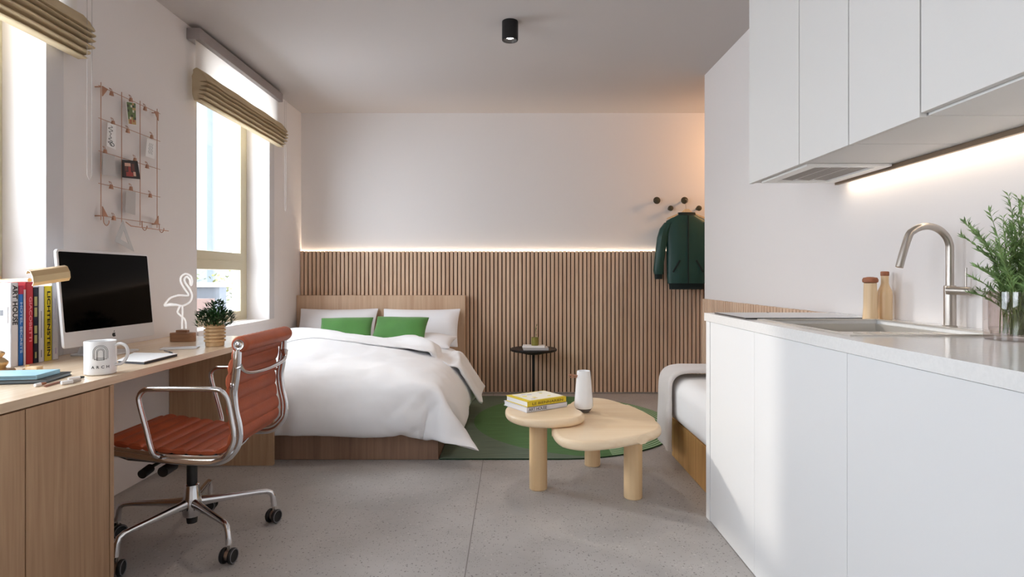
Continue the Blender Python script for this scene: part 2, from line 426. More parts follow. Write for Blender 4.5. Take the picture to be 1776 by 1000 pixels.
for k, (y0, y1) in enumerate(WIN):
    portal(-2.315, (y0 + y1) / 2, (SZ + TZ) / 2, TZ - SZ, y1 - y0, (0, -PI / 2, 0))
    fx0, fx1 = -2.27, -2.20
    b = MB(); fw = .11
    b.box(fx0, y0, SZ, fx1, y0 + fw, TZ, .004); b.box(fx0, y1 - fw, SZ, fx1, y1, TZ, .004)
    b.box(fx0, y0 + fw, SZ, fx1, y1 - fw, SZ + .075, .004); b.box(fx0, y0 + fw, TZ - .09, fx1, y1 - fw, TZ, .004)
    b.box(fx0, y0 + fw, 1.165, fx1 + .005, y1 - fw, 1.30, .004); b.box(fx0 + .01, y0 + fw, 1.225, fx1 + .012, y1 - fw, 1.238, .002)
    t = structure(empty('window_%d' % (k + 1), (-2.235, (y0 + y1) / 2, SZ)), ('tall window behind the row of books', 'tall window with the beige painted frame beside the bed', 'unseen tall window added behind the viewer to light the near side')[k], 'window')
    b.build('window_frame', frame_m, t)
    b = MB(); b.box(-2.245, y0 + fw - .01, SZ + .07, -2.235, y1 - fw + .01, 1.17); b.box(-2.245, y0 + fw - .01, 1.295, -2.235, y1 - fw + .01, TZ - .085)
    b.build('window_pane', glass_m, t, smooth=0)
    b = MB(); b.box(-2.20, y0 + .001, SZ - .03, LX + (.0 if y1 < 3.6 else .012), y1 - .001, SZ, .002); b.build('window_sill', wall_m, t, smooth=0)
    if k < 2:
        b = MB(); b.box(LX, y1, SZ, LX + .008, y1 + .1, TZ, .002)
        structure(b.build('trim_%d' % (k + 1), casing_m, smooth=0), ('flat casing strip on the far side of the window behind the books', 'flat casing strip on the far side of the window beside the bed')[k], 'trim')

# slatted wainscot on the back wall, one surface of many slats
def slat_panel(x0, x1, z1, M, pitch=.0385):
    b = MB()
    b.box(x0, .009, .012, x1, .013, z1 - .008, mi=1, M=M)
    n = int((x1 - x0) / pitch); random.seed(3)
    for i in range(n):
        a = x0 + i * pitch
        b.box(a + .003, .012, .012, a + pitch - .007, .034, z1 - .002 * random.random(), .0025, 0, 1, M=M)
    return b
M = Matrix.Translation((0, BY, 0)) @ Matrix.Diagonal((1, -1, 1, 1))
structure(slat_panel(LX + .002, REX - .01, 1.357, M).build('wall_panelling', [slat_m, slatback_m], smooth=0), 'vertical oak slats along the lower half of the far wall', 'wall panelling')
M = Matrix.Translation((RX, 0, 0)) @ Matrix.Rotation(PI / 2, 4, 'Z')
structure(slat_panel(2.73, REY - .004, .943, M).build('wall_panelling', [slat_m, slatback_m], smooth=0), 'vertical oak slats low on the wall beyond the worktop', 'wall panelling')
b = MB(); b.box(LX + .004, BY - .0085, 1.332, REX - .01, BY - .001, 1.336)
tag(b.build('led_strip', led_m, smooth=0), 'warm light strip hidden on top of the slats along the far wall', 'light strip')

# the warm entrance light, out of sight round the corner
lamp('SPOT', 'entrance_light', (2.5, 5.15, 2.3), 30, (1, .55, .25), .12, Vector((-.9, .3, -.25)).to_track_quat('-Z', 'Y').to_euler(), spot_size=2.6, spot_blend=1)

# ================================================================ OUTSIDE
b = MB(); b.box(-9.5, 12, -3, -1.0, 17, 10); b.box(-5.86, 11.5, -3, -1.0, 12, 10, mi=1); b.box(-6.06, 11.3, -3, -5.86, 11.5, 10, mi=2); b.box(-9.4, 10.8, 3.9, -6.25, 12, 4.3, mi=1)
tag(b.build('neighbouring_building', [mat('render_blue_grey', S(114, 121, 124), .9), mat('render_white', S(126, 130, 134), .9), mat('render_edge', S(108, 116, 122), .9)], smooth=0), 'white rendered building outside the window beside the bed', 'building')
b = MB(); b.box(-9.0, 8.3, -3, -4.13, 8.5, .97, mi=0); b.box(-9.05, 8.25, .97, -4.10, 8.55, 1.03, mi=1)
tag(b.build('garden_wall', [mat('slate_blue_wall', S(76, 80, 85), .8), mat('white_coping', S(200, 200, 200), .7)], smooth=0), 'blue-grey garden wall with white coping outside the window', 'wall')
b = MB(); b.box(-8, 7.2, -3, -3.74, 7.4, .84, mi=0)
tag(b.build('brick_planter', mat('terracotta', S(90, 72, 66), .9), smooth=0), 'terracotta planter below the garden wall outside', 'planter')
b = MB(); b.box(-8, 8.6, -3, -4.2, 9.4, .72)
tag(b.build('planting_bed', mat('bed_render', S(200, 200, 200), .9), smooth=0), 'raised planting bed under the hedge outside the window', 'planter')
b = MB(); random.seed(5)
for i in range(900):
    p = Vector((random.uniform(-7.5, -4.2), random.uniform(8.75, 9.25), random.uniform(.7, 1.12) + .16 * random.random() * math.sin(i)))
    d = Vector((random.uniform(-1, 1), random.uniform(-1, 1), random.uniform(-.4, 1))).normalized(); s_ = d.cross(Vector((0, 0, 1))).normalized()
    l = random.uniform(.05, .09)
    b.bm.faces.new([b.bm.verts.new(q) for q in (p, p + d * l * .5 + s_ * l * .3, p + d * l, p + d * l * .5 - s_ * l * .3)])
tag(b.build('hedge', mat('hedge_leaf', S(96, 98, 44), .7, noise_amt=.4, nscale=3), smooth=0), 'sunlit yellow-green hedge outside the window beside the bed', 'hedge', kind='stuff')

# ================================================================ BLINDS
def blind(y0, y1, zb, label, lab2, zc, yc):
    t = thing('roman_blind', (LX + .05, (y0 + y1) / 2, zb), label, 'blind', 'roman blinds on the windows')
    b = MB(); b.box(LX + .001, y0 - .015, 2.585, LX + .085, y1 + .015, 2.655, .004)
    b.build('headrail', mat('grey_rail', S(150, 142, 140), .5), t)
    b = MB(); x = LX + .05
    n = 30; g = []
    for j in range(7):
        z = 2.59 - j / 6 * (2.59 - zb - .1)
        g.append([Vector((x + .003 * math.sin(i * .9) * (j / 6), y0 + (y1 - y0) * i / n, z)) for i in range(n + 1)])
    R = [b.ring(r) for r in g]
    for a, c in zip(R[:-1], R[1:]):
        for i in range(n): b.bm.faces.new((a[i], a[i + 1], c[i + 1], c[i]))
    b.build('sheer_panel', sheer_m, t)
    # stacked folds
    prof = [(0, .20), (.018, .20), (.045, .165), (.062, .135), (.058, .122), (.026, .118), (.066, .108), (.068, .098), (.028, .092), (.066, .082), (.066, .072), (.026, .066), (.060, .056), (.058, .046), (.022, .040), (.050, .030), (.046, .020), (.016, .016), (.036, .006), (.030, 0), (.01, 0), (-.004, .004), (-.012, .06), (-.012, .15)]
    P = smoothline([(p[0], p[1], 0) for p in prof], 3, closed=True)
    rings = []; m = 24
    for i in range(m + 1):
        t_ = i / m; yy = y0 - .012 + (y1 - y0 + .024) * t_
        e = min(t_, 1 - t_) * m
        k = 1 + .03 * math.sin(i * 1.1) * (1 if e > 1 else 0)
        if e < 1: k = .93
        rings.append([Vector((x + p.x * 1.25 * k, yy + (.006 * math.sin(p.y * 160) if e < 1 else 0), zb + p.y * (1 + .012 * math.sin(i * .8)))) for p in P])
    b = MB(); b.loft(rings); b.build('folds', beige_m, t)
    b = MB(); b.tube([(x + .07, y1 - .02 + yc, 2.58), (x + .07, y1 - .02 + yc, zc + .02), (x + .07, y1 - .005 + yc, zc), (x + .07, y1 + .01 + yc, zc + .02), (x + .07, y1 + .01 + yc, 2.58)], .0011, 6)
    b.build('cord', mat('cord_grey', S(168, 160, 156), .7), t)
    return t
blind(3.66, 4.955, 2.205, 'beige folded roman blind on the window beside the bed', '', 1.66, -.02)
blind(1.10, 2.66, 2.10, 'beige folded roman blind above the books and brass lamp', '', 1.545, -.01)

# ================================================================ CEILING SPOTLIGHT
t = thing('ceiling_spotlight', (-.012, 3.62, CZ), 'black cylindrical spotlight mounted on the ceiling', 'light')
b = MB(); b.lathe([(.049, 0), (.050, -.004), (.050, -.112), (.048, -.116), (.040, -.116), (.034, -.100), (.026, -.09)], (-.012, 3.62, CZ), 36); b.build('housing', darkmetal_m, t)
b = MB(); b.lathe([(.018, -.1005), (.024, -.098), (.024, -.093), (.0, -.093)], (-.012, 3.62, CZ), 24); b.build('bulb', bulb_m, t)
lamp('SPOT', 'spotlight_beam', (-.012, 3.62, CZ - .125), 22, (1, .88, .74), .02, (0, 0, 0), spot_size=2.5, spot_blend=.9)

# ================================================================ KITCHEN
KX, KT = .90, .944
def unit(y0, y1, label):
    t = thing('kitchen_base_cabinet', (1.2, (y0 + y1) / 2, 0), label, 'cabinet', 'white base cabinets under the worktop')
    b = MB(); b.box(KX + .022, y0 + .001, 0, RX - .004, y1 - .001, .62); b.box(KX + .022, y0 + .001, .62, KX + .035, y1 - .001, .906)
    b.box(KX + .035, y0 + .001, .62, RX - .004, y0 + .012, .906); b.box(KX + .035, y1 - .012, .62, RX - .004, y1 - .001, .906)
    b.build('body', carcass_m, t, smooth=0)
    b = MB(); b.box(KX, y0 + .0006, .004, KX + .020, y1 - .0006, .9055, .001); b.build('door', white_m, t)
unit(2.186, 2.669, 'white base cabinet farthest along the worktop, below the black hob')
unit(1.580, 2.186, 'white base cabinet below the sink')
unit(.975, 1.580, 'white base cabinet below the herb vase, nearest the viewer')
unit(.37, .975, 'white base cabinet beside the viewer, beyond the picture edge')
b = MB(); b.box(KX - .002, 2.671, 0, RX - .004, 2.722, .906, .0015)
tag(b.build('end_panel', white_m), 'narrow white end panel at the far end of the base cabinets', 'panel')
# worktop with a hole for the sink
SX0, SX1, SY0, SY1 = .945, 1.41, 1.644, 2.265
b = MB()
for x0, y0, x1, y1 in ((KX - .008, .3, SX0 + .012, 2.73), (SX1 - .012, .3, RX - .002, 2.73), (SX0 + .012, .3, SX1 - .012, SY0 + .012), (SX0 + .012, SY1 - .012, SX1 - .012, 2.73)):
    b.box(x0, y0, .908, x1, y1, KT)
o = b.build('worktop', counter_m, smooth=0)
tag(o, 'pale grey quartz worktop over the white base cabinets', 'worktop')
# sink
t = thing('sink', ((SX0 + SX1) / 2, (SY0 + SY1) / 2, KT), 'rectangular stainless steel sink with a drainer set in the worktop', 'sink')
def steel_ring(b, x0, y0, x1, y1, X0, Y0, X1, Y1, z0, z1):
    b.box(x0, y0, z0, X0, y1, z1); b.box(X1, y0, z0, x1, y1, z1); b.box(X0, y0, z0, X1, Y0, z1); b.box(X0, Y1, z0, X1, y1, z1)
b = MB(); bx0, by0, bx1, by1 = SX0 + .022, 1.90, SX1 - .022, SY1 - .022
dx0, dy0, dy1 = SX0 + .022, SY0 + .02, 1.875
steel_ring(b, SX0, SY0, SX1, SY1, SX0 + .018, SY0 + .016, SX1 - .018, SY1 - .018, KT, KT + .005)
steel_ring(b, SX0 + .015, SY0 + .015, SX1 - .015, SY1 - .015, bx0, by0, bx1, by1, KT - .018, KT - .012)
b.build('rim', steel_m, t, smooth=0)
b = MB(); d0 = KT - .19
b.box(bx0, by0, d0, bx0 + .004, by1, KT - .012); b.box(bx1 - .004, by0, d0, bx1, by1, KT - .012); b.box(bx0, by0, d0, bx1, by0 + .004, KT - .012); b.box(bx0, by1 - .004, d0, bx1, by1, KT - .012); b.box(bx0, by0, d0, bx1, by1, d0 + .004)
b.build('basin', steel_m, t, smooth=0)
b = MB()
for i in range(9): b.box(bx0 + .03 + i * .042, dy0 + .02, KT - .012, bx0 + .036 + i * .042, dy1 - .01, KT - .008, .001)
b.build('drainer_ribs', steel_m, t, smooth=0)
b = MB(); b.lathe([(.036, 0), (.034, .003), (.02, .002), (.018, -.002)], ((bx0 + bx1) / 2, (by0 + by1) / 2, d0 + .005), 24); b.build('plughole', nickel_m, t)
# hob
b = MB(); b.box(.915, 2.305, KT, 1.40, 2.66, KT + .006, .0015, mi=0)
for i, (x, y, r) in enumerate(((1.15, 2.645, .004),)):
    b.tube([(x + r * math.cos(a * PI / 24), y + r * math.sin(a * PI / 24), KT + .006) for a in range(48)], .0008, 4, 1, closed=True)
tag(b.build('induction_hob', [mat('black_hob_glass', (.01, .01, .012), .06, coat=.5), grey_m]), 'thin black glass hob on the far end of the worktop', 'hob')
# tap
tx, ty = 1.452, 1.95
t = thing('kitchen_tap', (tx, ty, KT), 'brushed steel swan-neck kitchen tap behind the sink', 'tap')
b = MB(); b.lathe([(.021, 0), (.021, .004), (.0175, .006), (.0175, .135), (.016, .138)], (tx, ty, KT), 28); b.build('tap_body', nickel_m, t)
arc = [(tx, ty, KT + .13), (tx, ty, KT + .20)]
for i in range(0, 11):
    a = i / 10 * 2.45
    arc.append((tx - .076 + .076 * math.cos(a), ty, KT + .258 + .076 * math.sin(a)))
arc += [(1.300, ty, 1.200), (1.284, ty, 1.142)]
b = MB(); b.tube(smoothline(arc, 3), .0118, 16, up=(0, 1, 0)); b.build('spout', nickel_m, t)
b = MB(); b.cyl((tx - .016, ty - .008, 1.066), (tx + .022, ty - .060, 1.064), .0138, seg=24); b.build('handle_hub', nickel_m, t)
b = MB(); b.cyl((tx + .016, ty - .048, 1.070), (tx + .0165, ty - .048, 1.140), .003, seg=10); b.build('lever', nickel_m, t)
# pepper mills / bottles
b = MB(); c = (1.392, 2.285, KT)
t = thing('pepper_mill', c, 'turned wooden mill with a wide brown cap, left of the wooden bottle', 'mill')
b.lathe([(.026, 0), (.027, .004), (.024, .05), (.0235, .10), (.0225, .142)], c, 28); b.build('body', bottlewood_m, t)
b = MB(); b.lathe([(.020, .142), (.027, .146), (.028, .155), (.024, .163), (.010, .166), (.0, .1665)], c, 28); b.build('cap', cork_m, t)
b = MB(); c = (1.458, 2.30, KT)
t = thing('wooden_bottle', c, 'round-shouldered wooden bottle with a brown stopper beside the pepper mill', 'bottle')
b.lathe([(.025, 0), (.0265, .006), (.0265, .095), (.0245, .112), (.017, .128), (.0135, .14), (.0135, .17)], c, 28); b.build('body', bottlewood_m, t)
b = MB(); b.lathe([(.0135, .17), (.0150, .172), (.0150, .186), (.011, .188), (0, .188)], c, 28); b.build('stopper', cork_m, t)
# vase of herbs
vc = (1.335, 1.535, KT)
t = thing('glass_vase', vc, 'round clear glass vase holding green herb sprigs on the worktop', 'vase')
b = MB(); b.lathe([(0, .0), (.078, 0), (.082, .003), (.084, .03), (.084, .128), (.0725, .128), (.0720, .03), (.068, .014), (0, .010)], vc, 48); b.build('glass', vase_m, t)
b = MB(); b.lathe([(0, .0145), (.066, .0145), (.0715, .032), (0, .032)], vc, 40); b.build('water', water_m, t)
random.seed(11)
hb = thing('herb_bunch', (vc[0], vc[1], KT + .014), 'tall bunch of green rosemary-like sprigs standing in the glass vase', 'plant')
def leafq(b, p, d, nrm, l, wd, mi=0, bend=.15):
    d = d.normalized(); s_ = d.cross(nrm)
    if s_.length < 1e-4: s_ = d.cross(Vector((1, 0, 0)))
    s_.normalize(); u = s_.cross(d)
    a = b.bm.verts.new(p); m1 = b.bm.verts.new(p + d * l * .45 + s_ * wd + u * l * bend * .6); m2 = b.bm.verts.new(p + d * l * .45 - s_ * wd + u * l * bend * .6)
    mc = b.bm.verts.new(p + d * l * .5 + u * l * bend * .35); e = b.bm.verts.new(p + d * l - u * 0)
    for f in ((a, m1, mc), (m1, e, mc), (e, m2, mc), (m2, a, mc)): b.bm.faces.new(f).material_index = mi
for k in range(84):
    th = random.uniform(0, 2 * PI); lean = random.uniform(.02, .62); H = random.uniform(.20, .385) - lean * .16
    ps = []; base = Vector((vc[0] + random.uniform(-.042, .042), vc[1] + random.uniform(-.042, .042), KT + .016))
    for i in range(9):
        q = i / 8
        off = Vector((math.cos(th), math.sin(th), 0)) * (lean * H * q ** 1.6 * 1.1)
        p = base + off + Vector((0, 0, H * q - .06 * lean * q ** 3))
        p.x = min(p.x, 1.485)
        ps.append(p)
    ps = smoothline(ps, 3)
    b = MB(); b.tube(ps, [.0016 * (1 - .6 * i / len(ps)) for i in range(len(ps))], 5, 1)
    for i in range(5, len(ps)):
        tdir = (ps[i] - ps[i - 1]).normalized()
        if random.random() < (.35 if i < 9 else .05): continue
        for z_ in range(4 if i > 8 else 2):
            a = random.uniform(0, 2 * PI); side = Vector((math.cos(a), math.sin(a), random.uniform(.2, .8))).normalized()
            d = (side + tdir * .5); l = random.uniform(.016, .032) * (1 if i > 8 else .6)
            leafq(b, ps[i], d, tdir, l, l * .088)
    b.build('sprig', [herb_m, herbstem_m], hb, smooth=0)
# upper cabinets
UX, UZ = 1.08, 1.533
def upper(y0, y1, label, dz=0.0):
    t = thing('kitchen_wall_cabinet', (1.28, (y0 + y1) / 2, UZ), label, 'cabinet', 'white wall cabinets above the worktop')
    b = MB(); b.box(UX + .022, y0 + .001, UZ + .004, RX - .002, y1 - .001, CZ - .002); b.build('body', carcass_m, t, smooth=0)
    b = MB(); b.box(UX, y0 + .0015, UZ + dz, UX + .020, y1 - .0015, CZ - .004, .0015); b.build('door', upper_m, t)
upper(2.214, 2.68, 'white wall cabinet over the extractor, farthest from the viewer')
upper(1.889, 2.212, 'narrow white wall cabinet second from the far end')
upper(1.557, 1.887, 'white wall cabinet third from the far end, above the tap')
upper(.90, 1.555, 'wide white wall cabinet nearest the viewer, above the vase', .010)
upper(.24, .898, 'white wall cabinet beyond the picture edge')
t = thing('extractor_hood', (1.27, 2.41, UZ), 'white slotted extractor hood under the far wall cabinet', 'extractor hood')
b = MB(); steel_ring(b, 1.110, 2.213, 1.430, 2.615, 1.155, 2.243, 1.385, 2.585, UZ - .006, UZ + .003); b.build('hood_frame', mat('hood_white', S(246, 246, 244), .4), t, smooth=0)
b = MB(); b.box(1.155, 2.243, UZ + .001, 1.385, 2.585, UZ + .003, mi=0)
for i in range(24):
    for jj in range(1):
        y = 2.252 + i * .0128
        for x0 in (1.163, 1.237, 1.311):
            yy = min(y, 2.552)
            b.loft([[Vector((x0, yy, z)), Vector((x0 + .066, yy + .026, z)), Vector((x0 + .066, yy + .031, z)), Vector((x0, yy + .005, z))] for z in (UZ - .0005, UZ + .001)], mi=1)
b.build('grille', [white_m, mat('vent_grey', S(160, 156, 152), .6)], t, smooth=0)
t = thing('worktop_light', (1.46, 1.4, UZ), 'thin light bar under the wall cabinets shining down the wall', 'light')
b = MB(); b.box(1.440, .26, UZ - .014, 1.456, 2.625, UZ + .003, .001); b.build('profile', mat('bar_bronze', S(140, 122, 104), .4, .6), t)
b = MB(); b.box(1.457, .27, UZ - .004, 1.478, 2.615, UZ + .002); b.build('diffuser', led2_m, t, smooth=0)
# ================================================================ DESK
DX, DT = -1.41, .76
t = thing('desk', (-1.71, 2.3, 0), 'long oak desk top running under both windows with an end panel', 'desk')
b = MB(); b.box(LX + .002, .9, .731, DX, 3.49, DT, .0015); b.build('desktop', oakx_m, t)
b = MB(); b.box(LX + .002, 3.462, 0, DX + .002, 3.49, .731, .001); b.build('end_panel', oak_m, t)
t = thing('desk_cabinet', (-1.71, 1.6, 0), 'oak cabinet with flush doors under the near end of the desk', 'cabinet')
b = MB(); b.box(LX + .004, .92, 0, DX - .022, 2.062, .730); b.box(LX + .004, 2.064, 0, DX, 2.084, .730, .001); b.build('body', oak_m, t, smooth=0)
b = MB(); b.box(DX - .02, 1.708, .004, DX - .001, 2.060, .726, .001); b.build('door', oak_m, t)
b = MB(); b.box(DX - .02, 1.352, .004, DX - .001, 1.704, .726, .001); b.build('door', oak_m, t)
b = MB(); b.box(DX - .02, .996, .004, DX - .001, 1.348, .726, .001); b.build('door', oak_m, t)

# ---- books in the window reveal
def spine_text(s, size, y, z, parent, m, width, x):
    # runs down the spine, read with the head tilted right
    return lettering(s, size, (x + .0006, y, z), (0, 0, -1), (0, 1, 0), m, parent, width=width, bold=size * .022)
BX = -1.938
yel = mat('yellow_cover', S(226, 200, 40), .5); red = mat('red_cover', S(196, 36, 48), .5); blu = mat('blue_cover', S(36, 110, 196), .5)
navy = mat('navy_cover', S(24, 26, 48), .5); lilac = mat('white_cover', S(222, 220, 224), .5); pinkc = mat('pink_white_cover', S(232, 206, 206), .5); magen = mat('crimson_label', S(186, 30, 64), .5)
cream = mat('cream_block', S(226, 214, 190), .8)
def book(y0, y1, h, depth, cm, label, name='book', x=BX):
    t = thing(name, (x - depth / 2, (y0 + y1) / 2, DT), label, 'book', 'books standing in the window behind the lamp')
    th = .0035 if y1 - y0 > .012 else .0015
    y0 += .0006; y1 -= .0006
    b = MB(); b.box(x - depth, y0, DT + .0005, x, y0 + th, DT + h, .0008); b.box(x - depth, y1 - th, DT + .0005, x, y1, DT + h, .0008); b.box(x - .004, y0, DT + .0005, x, y1, DT + h, .0012)
    b.build('cover', cm, t)
    b = MB(); b.box(x - depth + .004, y0 + th, DT + .004, x - .004, y1 - th, DT + h - .004); b.build('pages', paper_m, t, smooth=0)
    return t
bk = book(2.275, 2.309, .328, .25, lilac, 'white book with black ART HOUSE spine, first of the standing row')
spine_text('ART HOUSE', .030, 2.292, DT + .328 - .088, bk, black_m, .155, BX)
b = MB(); b.box(BX - .14, 2.2736, DT + .17, BX - .012, 2.2752, DT + .235, mi=0); b.box(BX - .10, 2.2726, DT + .20, BX - .03, 2.2736, DT + .222, mi=1); b.build('cover_photo', [mat('pale_photo', S(206, 206, 210), .5), grey_m], bk, smooth=0)
bk = book(2.310, 2.333, .315, .22, blu, 'blue book with a crimson top and pale HOTEL SECRETS spine')
b = MB(); b.box(BX - .002, 2.3105, DT + .282, BX + .0006, 2.3325, DT + .3155); b.build('spine_band', magen, bk, smooth=0)
spine_text('HOTEL SECRETS', .016, 2.3215, DT + .15, bk, mat('pale_blue_print', S(170, 200, 232), .6), .20, BX)
bk = book(2.334, 2.345, .30, .22, pinkc, 'slim pinkish white book between the blue and the red book')
bk = book(2.346, 2.381, .330, .24, red, 'tall red book with widely spaced pink letters down its spine')
spine_text('GIACOBETTI', .018, 2.366, DT + .18, bk, mat('pink_letter', S(240, 150, 160), .6), .18, BX)
bk = book(2.382, 2.407, .308, .22, navy, 'navy black book with yellowish blocks down its spine')
b = MB()
for z0, z1 in ((.232, .27), (.188, .226), (.12, .152), (.08, .114)): b.box(BX - .001, 2.386, DT + z0, BX + .0006, 2.400, DT + z1)
b.box(BX - .001, 2.389, DT + .02, BX + .0006, 2.397, DT + .045)
b.build('spine_print', mat('dull_gold', S(176, 170, 110), .6), bk, smooth=0)
bk = book(2.408, 2.437, .313, .23, lilac, 'pale grey book with tiny grey spine print beside the yellow book')
b = MB(); b.box(BX - .001, 2.420, DT + .10, BX + .0006, 2.4225, DT + .21); b.box(BX - .001, 2.420, DT + .02, BX + .0006, 2.4235, DT + .05); b.build('spine_print', grey_m, bk, smooth=0)
bk = book(2.438, 2.478, .312, .24, yel, 'yellow book with large black letters down its spine')
spine_text('LICHTENSTEIN', .022, 2.459, DT + .155, bk, black_m, .27, BX)
bk = book(2.479, 2.514, .322, .24, lilac, 'white book at the far end of the standing row, beside the screen')
b = MB(); b.box(BX - .001, 2.492, DT + .17, BX + .0006, 2.4945, DT + .26); b.box(BX - .001, 2.494, DT + .025, BX + .0006, 2.502, DT + .05); b.build('spine_print', mat('lilac_print', S(190, 184, 208), .6), bk, smooth=0)

# ---- computer
bl, brr = Vector((-1.832, 2.408, .815)), Vector((-1.816, 2.99, .815))
r = (brr - bl).normalized(); up = Vector((-.088, 0, 1)); nrm = r.cross(up).normalized(); up = nrm.cross(r).normalized()
W, H = (brr - bl).length, .412
Mx = Matrix(((r.x, up.x, nrm.x, bl.x), (r.y, up.y, nrm.y, bl.y), (r.z, up.z, nrm.z, bl.z), (0, 0, 0, 1)))
def rrect(x0, y0, x1, y1, rr, n=6):
    o = []
    for cx, cy, a0 in ((x1 - rr, y1 - rr, 0), (x0 + rr, y1 - rr, 90), (x0 + rr, y0 + rr, 180), (x1 - rr, y0 + rr, 270)):
        for i in range(n + 1):
            a = math.radians(a0 + 90 * i / n); o.append((cx + rr * math.cos(a), cy + rr * math.sin(a)))
    return o
t = thing('desktop_computer', (-1.86, 2.7, DT), 'white all-in-one desktop computer with a black screen on the desk', 'computer')
b = MB(); b.prism(rrect(0, 0, W, H, .014), -.012, 0, .002, M=Mx)
b.prism(rrect(.05, .04, W - .05, H - .04, .05), -.034, -.012, .012, M=Mx); b.build('shell', imac_m, t)
b = MB(); b.prism(rrect(.010, .066, W - .010, H - .010, .006), 0, .0012, M=Mx); b.build('screen', screen_m, t, smooth=0)
# fruit-shaped mark on the chin
ap = []
for i in range(40):
    a = 2 * PI * i / 40; rr = .0105 * (1 + .10 * math.cos(2 * a) - .0) ; x_ = rr * math.cos(a); y_ = rr * 1.02 * math.sin(a)
    if abs(x_) < .004 and y_ > 0: y_ -= .0018 * (1 - abs(x_) / .004)
    if abs(x_) < .003 and y_ < 0: y_ += .001 * (1 - abs(x_) / .003)
    d = math.hypot(x_ - .0125, y_ - .001)
    if d < .0058: x_ = .0125 - math.sqrt(max(0, .0058 ** 2 - (y_ - .001) ** 2)) if abs(y_ - .001) < .0058 else x_
    ap.append((W / 2 + x_, .031 + y_))
b = MB(); b.prism(ap, 0, .0008, M=Mx); b.prism([(W / 2 + .0002, .0425), (W / 2 + .001, .0475), (W / 2 + .005, .0505), (W / 2 + .0045, .0455)], 0, .0008, M=Mx)
b.build('logo', black_m, t, smooth=0)
b = MB()
cx, cy = -1.87, 2.70
foot = rrect(-1.965, 2.595, -1.765, 2.805, .03); b.prism(foot, DT + .0005, DT + .008, .002)
b.loft([[Vector((-1.88 + dx, cy + s_ * .085, DT + .006)) for dx, s_ in ((-.055, -1), (-.045, -1), (-.045, 1), (-.055, 1))],
        [Vector((-1.88 + dx, cy + s_ * .08, DT + .10)) for dx, s_ in ((-.02, -1), (-.012, -1), (-.012, 1), (-.02, 1))],
        [Vector((-1.88 + dx, cy + s_ * .075, DT + .19)) for dx, s_ in ((-.004, -1), (.004, -1), (.004, 1), (-.004, 1))]])
b.build('stand', imac_m, t)

# ---- mug
mc = (-1.487, 2.125, DT)
t = thing('mug', mc, 'large white mug with a black arch emblem in front of the computer', 'mug')
b = MB(); R_ = .0500
b.lathe([(0, .001), (R_ - .004, .001), (R_, .005), (R_, .1185), (R_ - .0015, .1205), (R_ - .004, .1185), (R_ - .004, .010), (0, .008)], mc, 48); b.build('cup', ceram_m, t)
b = MB(); hd = Vector((.98, .2, 0)).normalized()
hp = [Vector(mc) + hd * a + Vector((0, 0, z)) for a, z in ((.0475, .104), (.067, .108), (.084, .097), (.089, .075), (.082, .052), (.068, .036), (.0475, .032))]
b.tube(smoothline(hp, 5), .0068, 12, flat=.8); b.build('handle', ceram_m, t)
toc = Vector((-mc[0], -mc[1], 0)).normalized(); a0 = math.atan2(toc.y, toc.x)
def wrap(me_, z, b, a_shift=0, mi=0):
    for v in me_.vertices:
        a = a0 + a_shift + v.co.x / R_
        zz = v.co.z; v.co = Vector((mc[0] + (R_ + .0002 + max(0, zz)) * math.cos(a), mc[1] + (R_ + .0002 + max(0, zz)) * math.sin(a), mc[2] + z + v.co.y))
    b.mesh(me_, mi, Matrix.Identity(4))
b = MB(); wrap(text_mesh('ARCH', .0135, 1.9, .0003), .030, b, .0)
def archline(hw, zb, zt, lw):
    pts = [(-hw, zb)] + [(-hw, zb + (zt - hw - zb) * i / 3) for i in range(1, 3)] + [(hw * math.cos(PI - PI * i / 14), zt - hw + hw * math.sin(PI - PI * i / 14)) for i in range(15)] + [(hw, zb + (zt - hw - zb) * i / 3) for i in (2, 1)] + [(hw, zb)]
    q = []
    for x, z in pts:
        a = a0 + x / R_; q.append((mc[0] + (R_ + .0003) * math.cos(a), mc[1] + (R_ + .0003) * math.sin(a), mc[2] + z))
    b.tube(q, lw, 4)
for hw, zb, zt in ((.0225, .060, .107), (.0185, .057, .1025), (.0115, .055, .096), (.0085, .055, .092)): archline(hw, zb, zt, .0007)
for z, hw in ((.055, .0115), (.0585, .0185), (.063, .0115)):
    b.tube([(mc[0] + (R_ + .0003) * math.cos(a0 + x / R_), mc[1] + (R_ + .0003) * math.sin(a0 + x / R_), mc[2] + z) for x in (-hw, -hw / 2, 0, hw / 2, hw)], .0006, 4)
b.build('emblem', black_m, t, smooth=0)

# ---- brass desk lamp
lc = Vector((-1.862, 2.13, DT))
t = thing('desk_lamp', lc, 'brass desk lamp with a folded shade above the book row', 'lamp')
b = MB(); b.lathe([(.048, 0), (.05, .003), (.05, .012), (.046, .016), (.026, .018), (.022, .022), (.03, .036), (.03, .042), (.018, .056), (.012, .058), (.02, .07), (.02, .076), (.008, .084)], lc, 36); b.build('base', brass_m, t)
b = MB(); b.cyl(lc + Vector((0, 0, .08)), lc + Vector((0, 0, .345)), .006, seg=14); b.sphere(lc + Vector((0, 0, .345)), .011); b.build('pole', brass_m, t)
hc = Vector((-1.612, 1.965, 1.106))
b = MB(); b.cyl(lc + Vector((-.05, .02, .335)), hc + Vector((.0, .0, -.006)), .006, seg=14); b.build('arm', brass_m, t)
ax = Vector((.055, .090, .018)).normalized(); vv = Vector((.62, -.45, .66)); vv = (vv - ax * vv.dot(ax)).normalized(); ww = ax.cross(vv)
b = MB(); outer = []; ang = [-105, -60, -15, 30, 75, 115]
A = [(.040, math.radians(a)) for a in ang]
def pr(x, rad, a): return hc + ax * x + (vv * math.cos(a) + ww * math.sin(a)) * rad
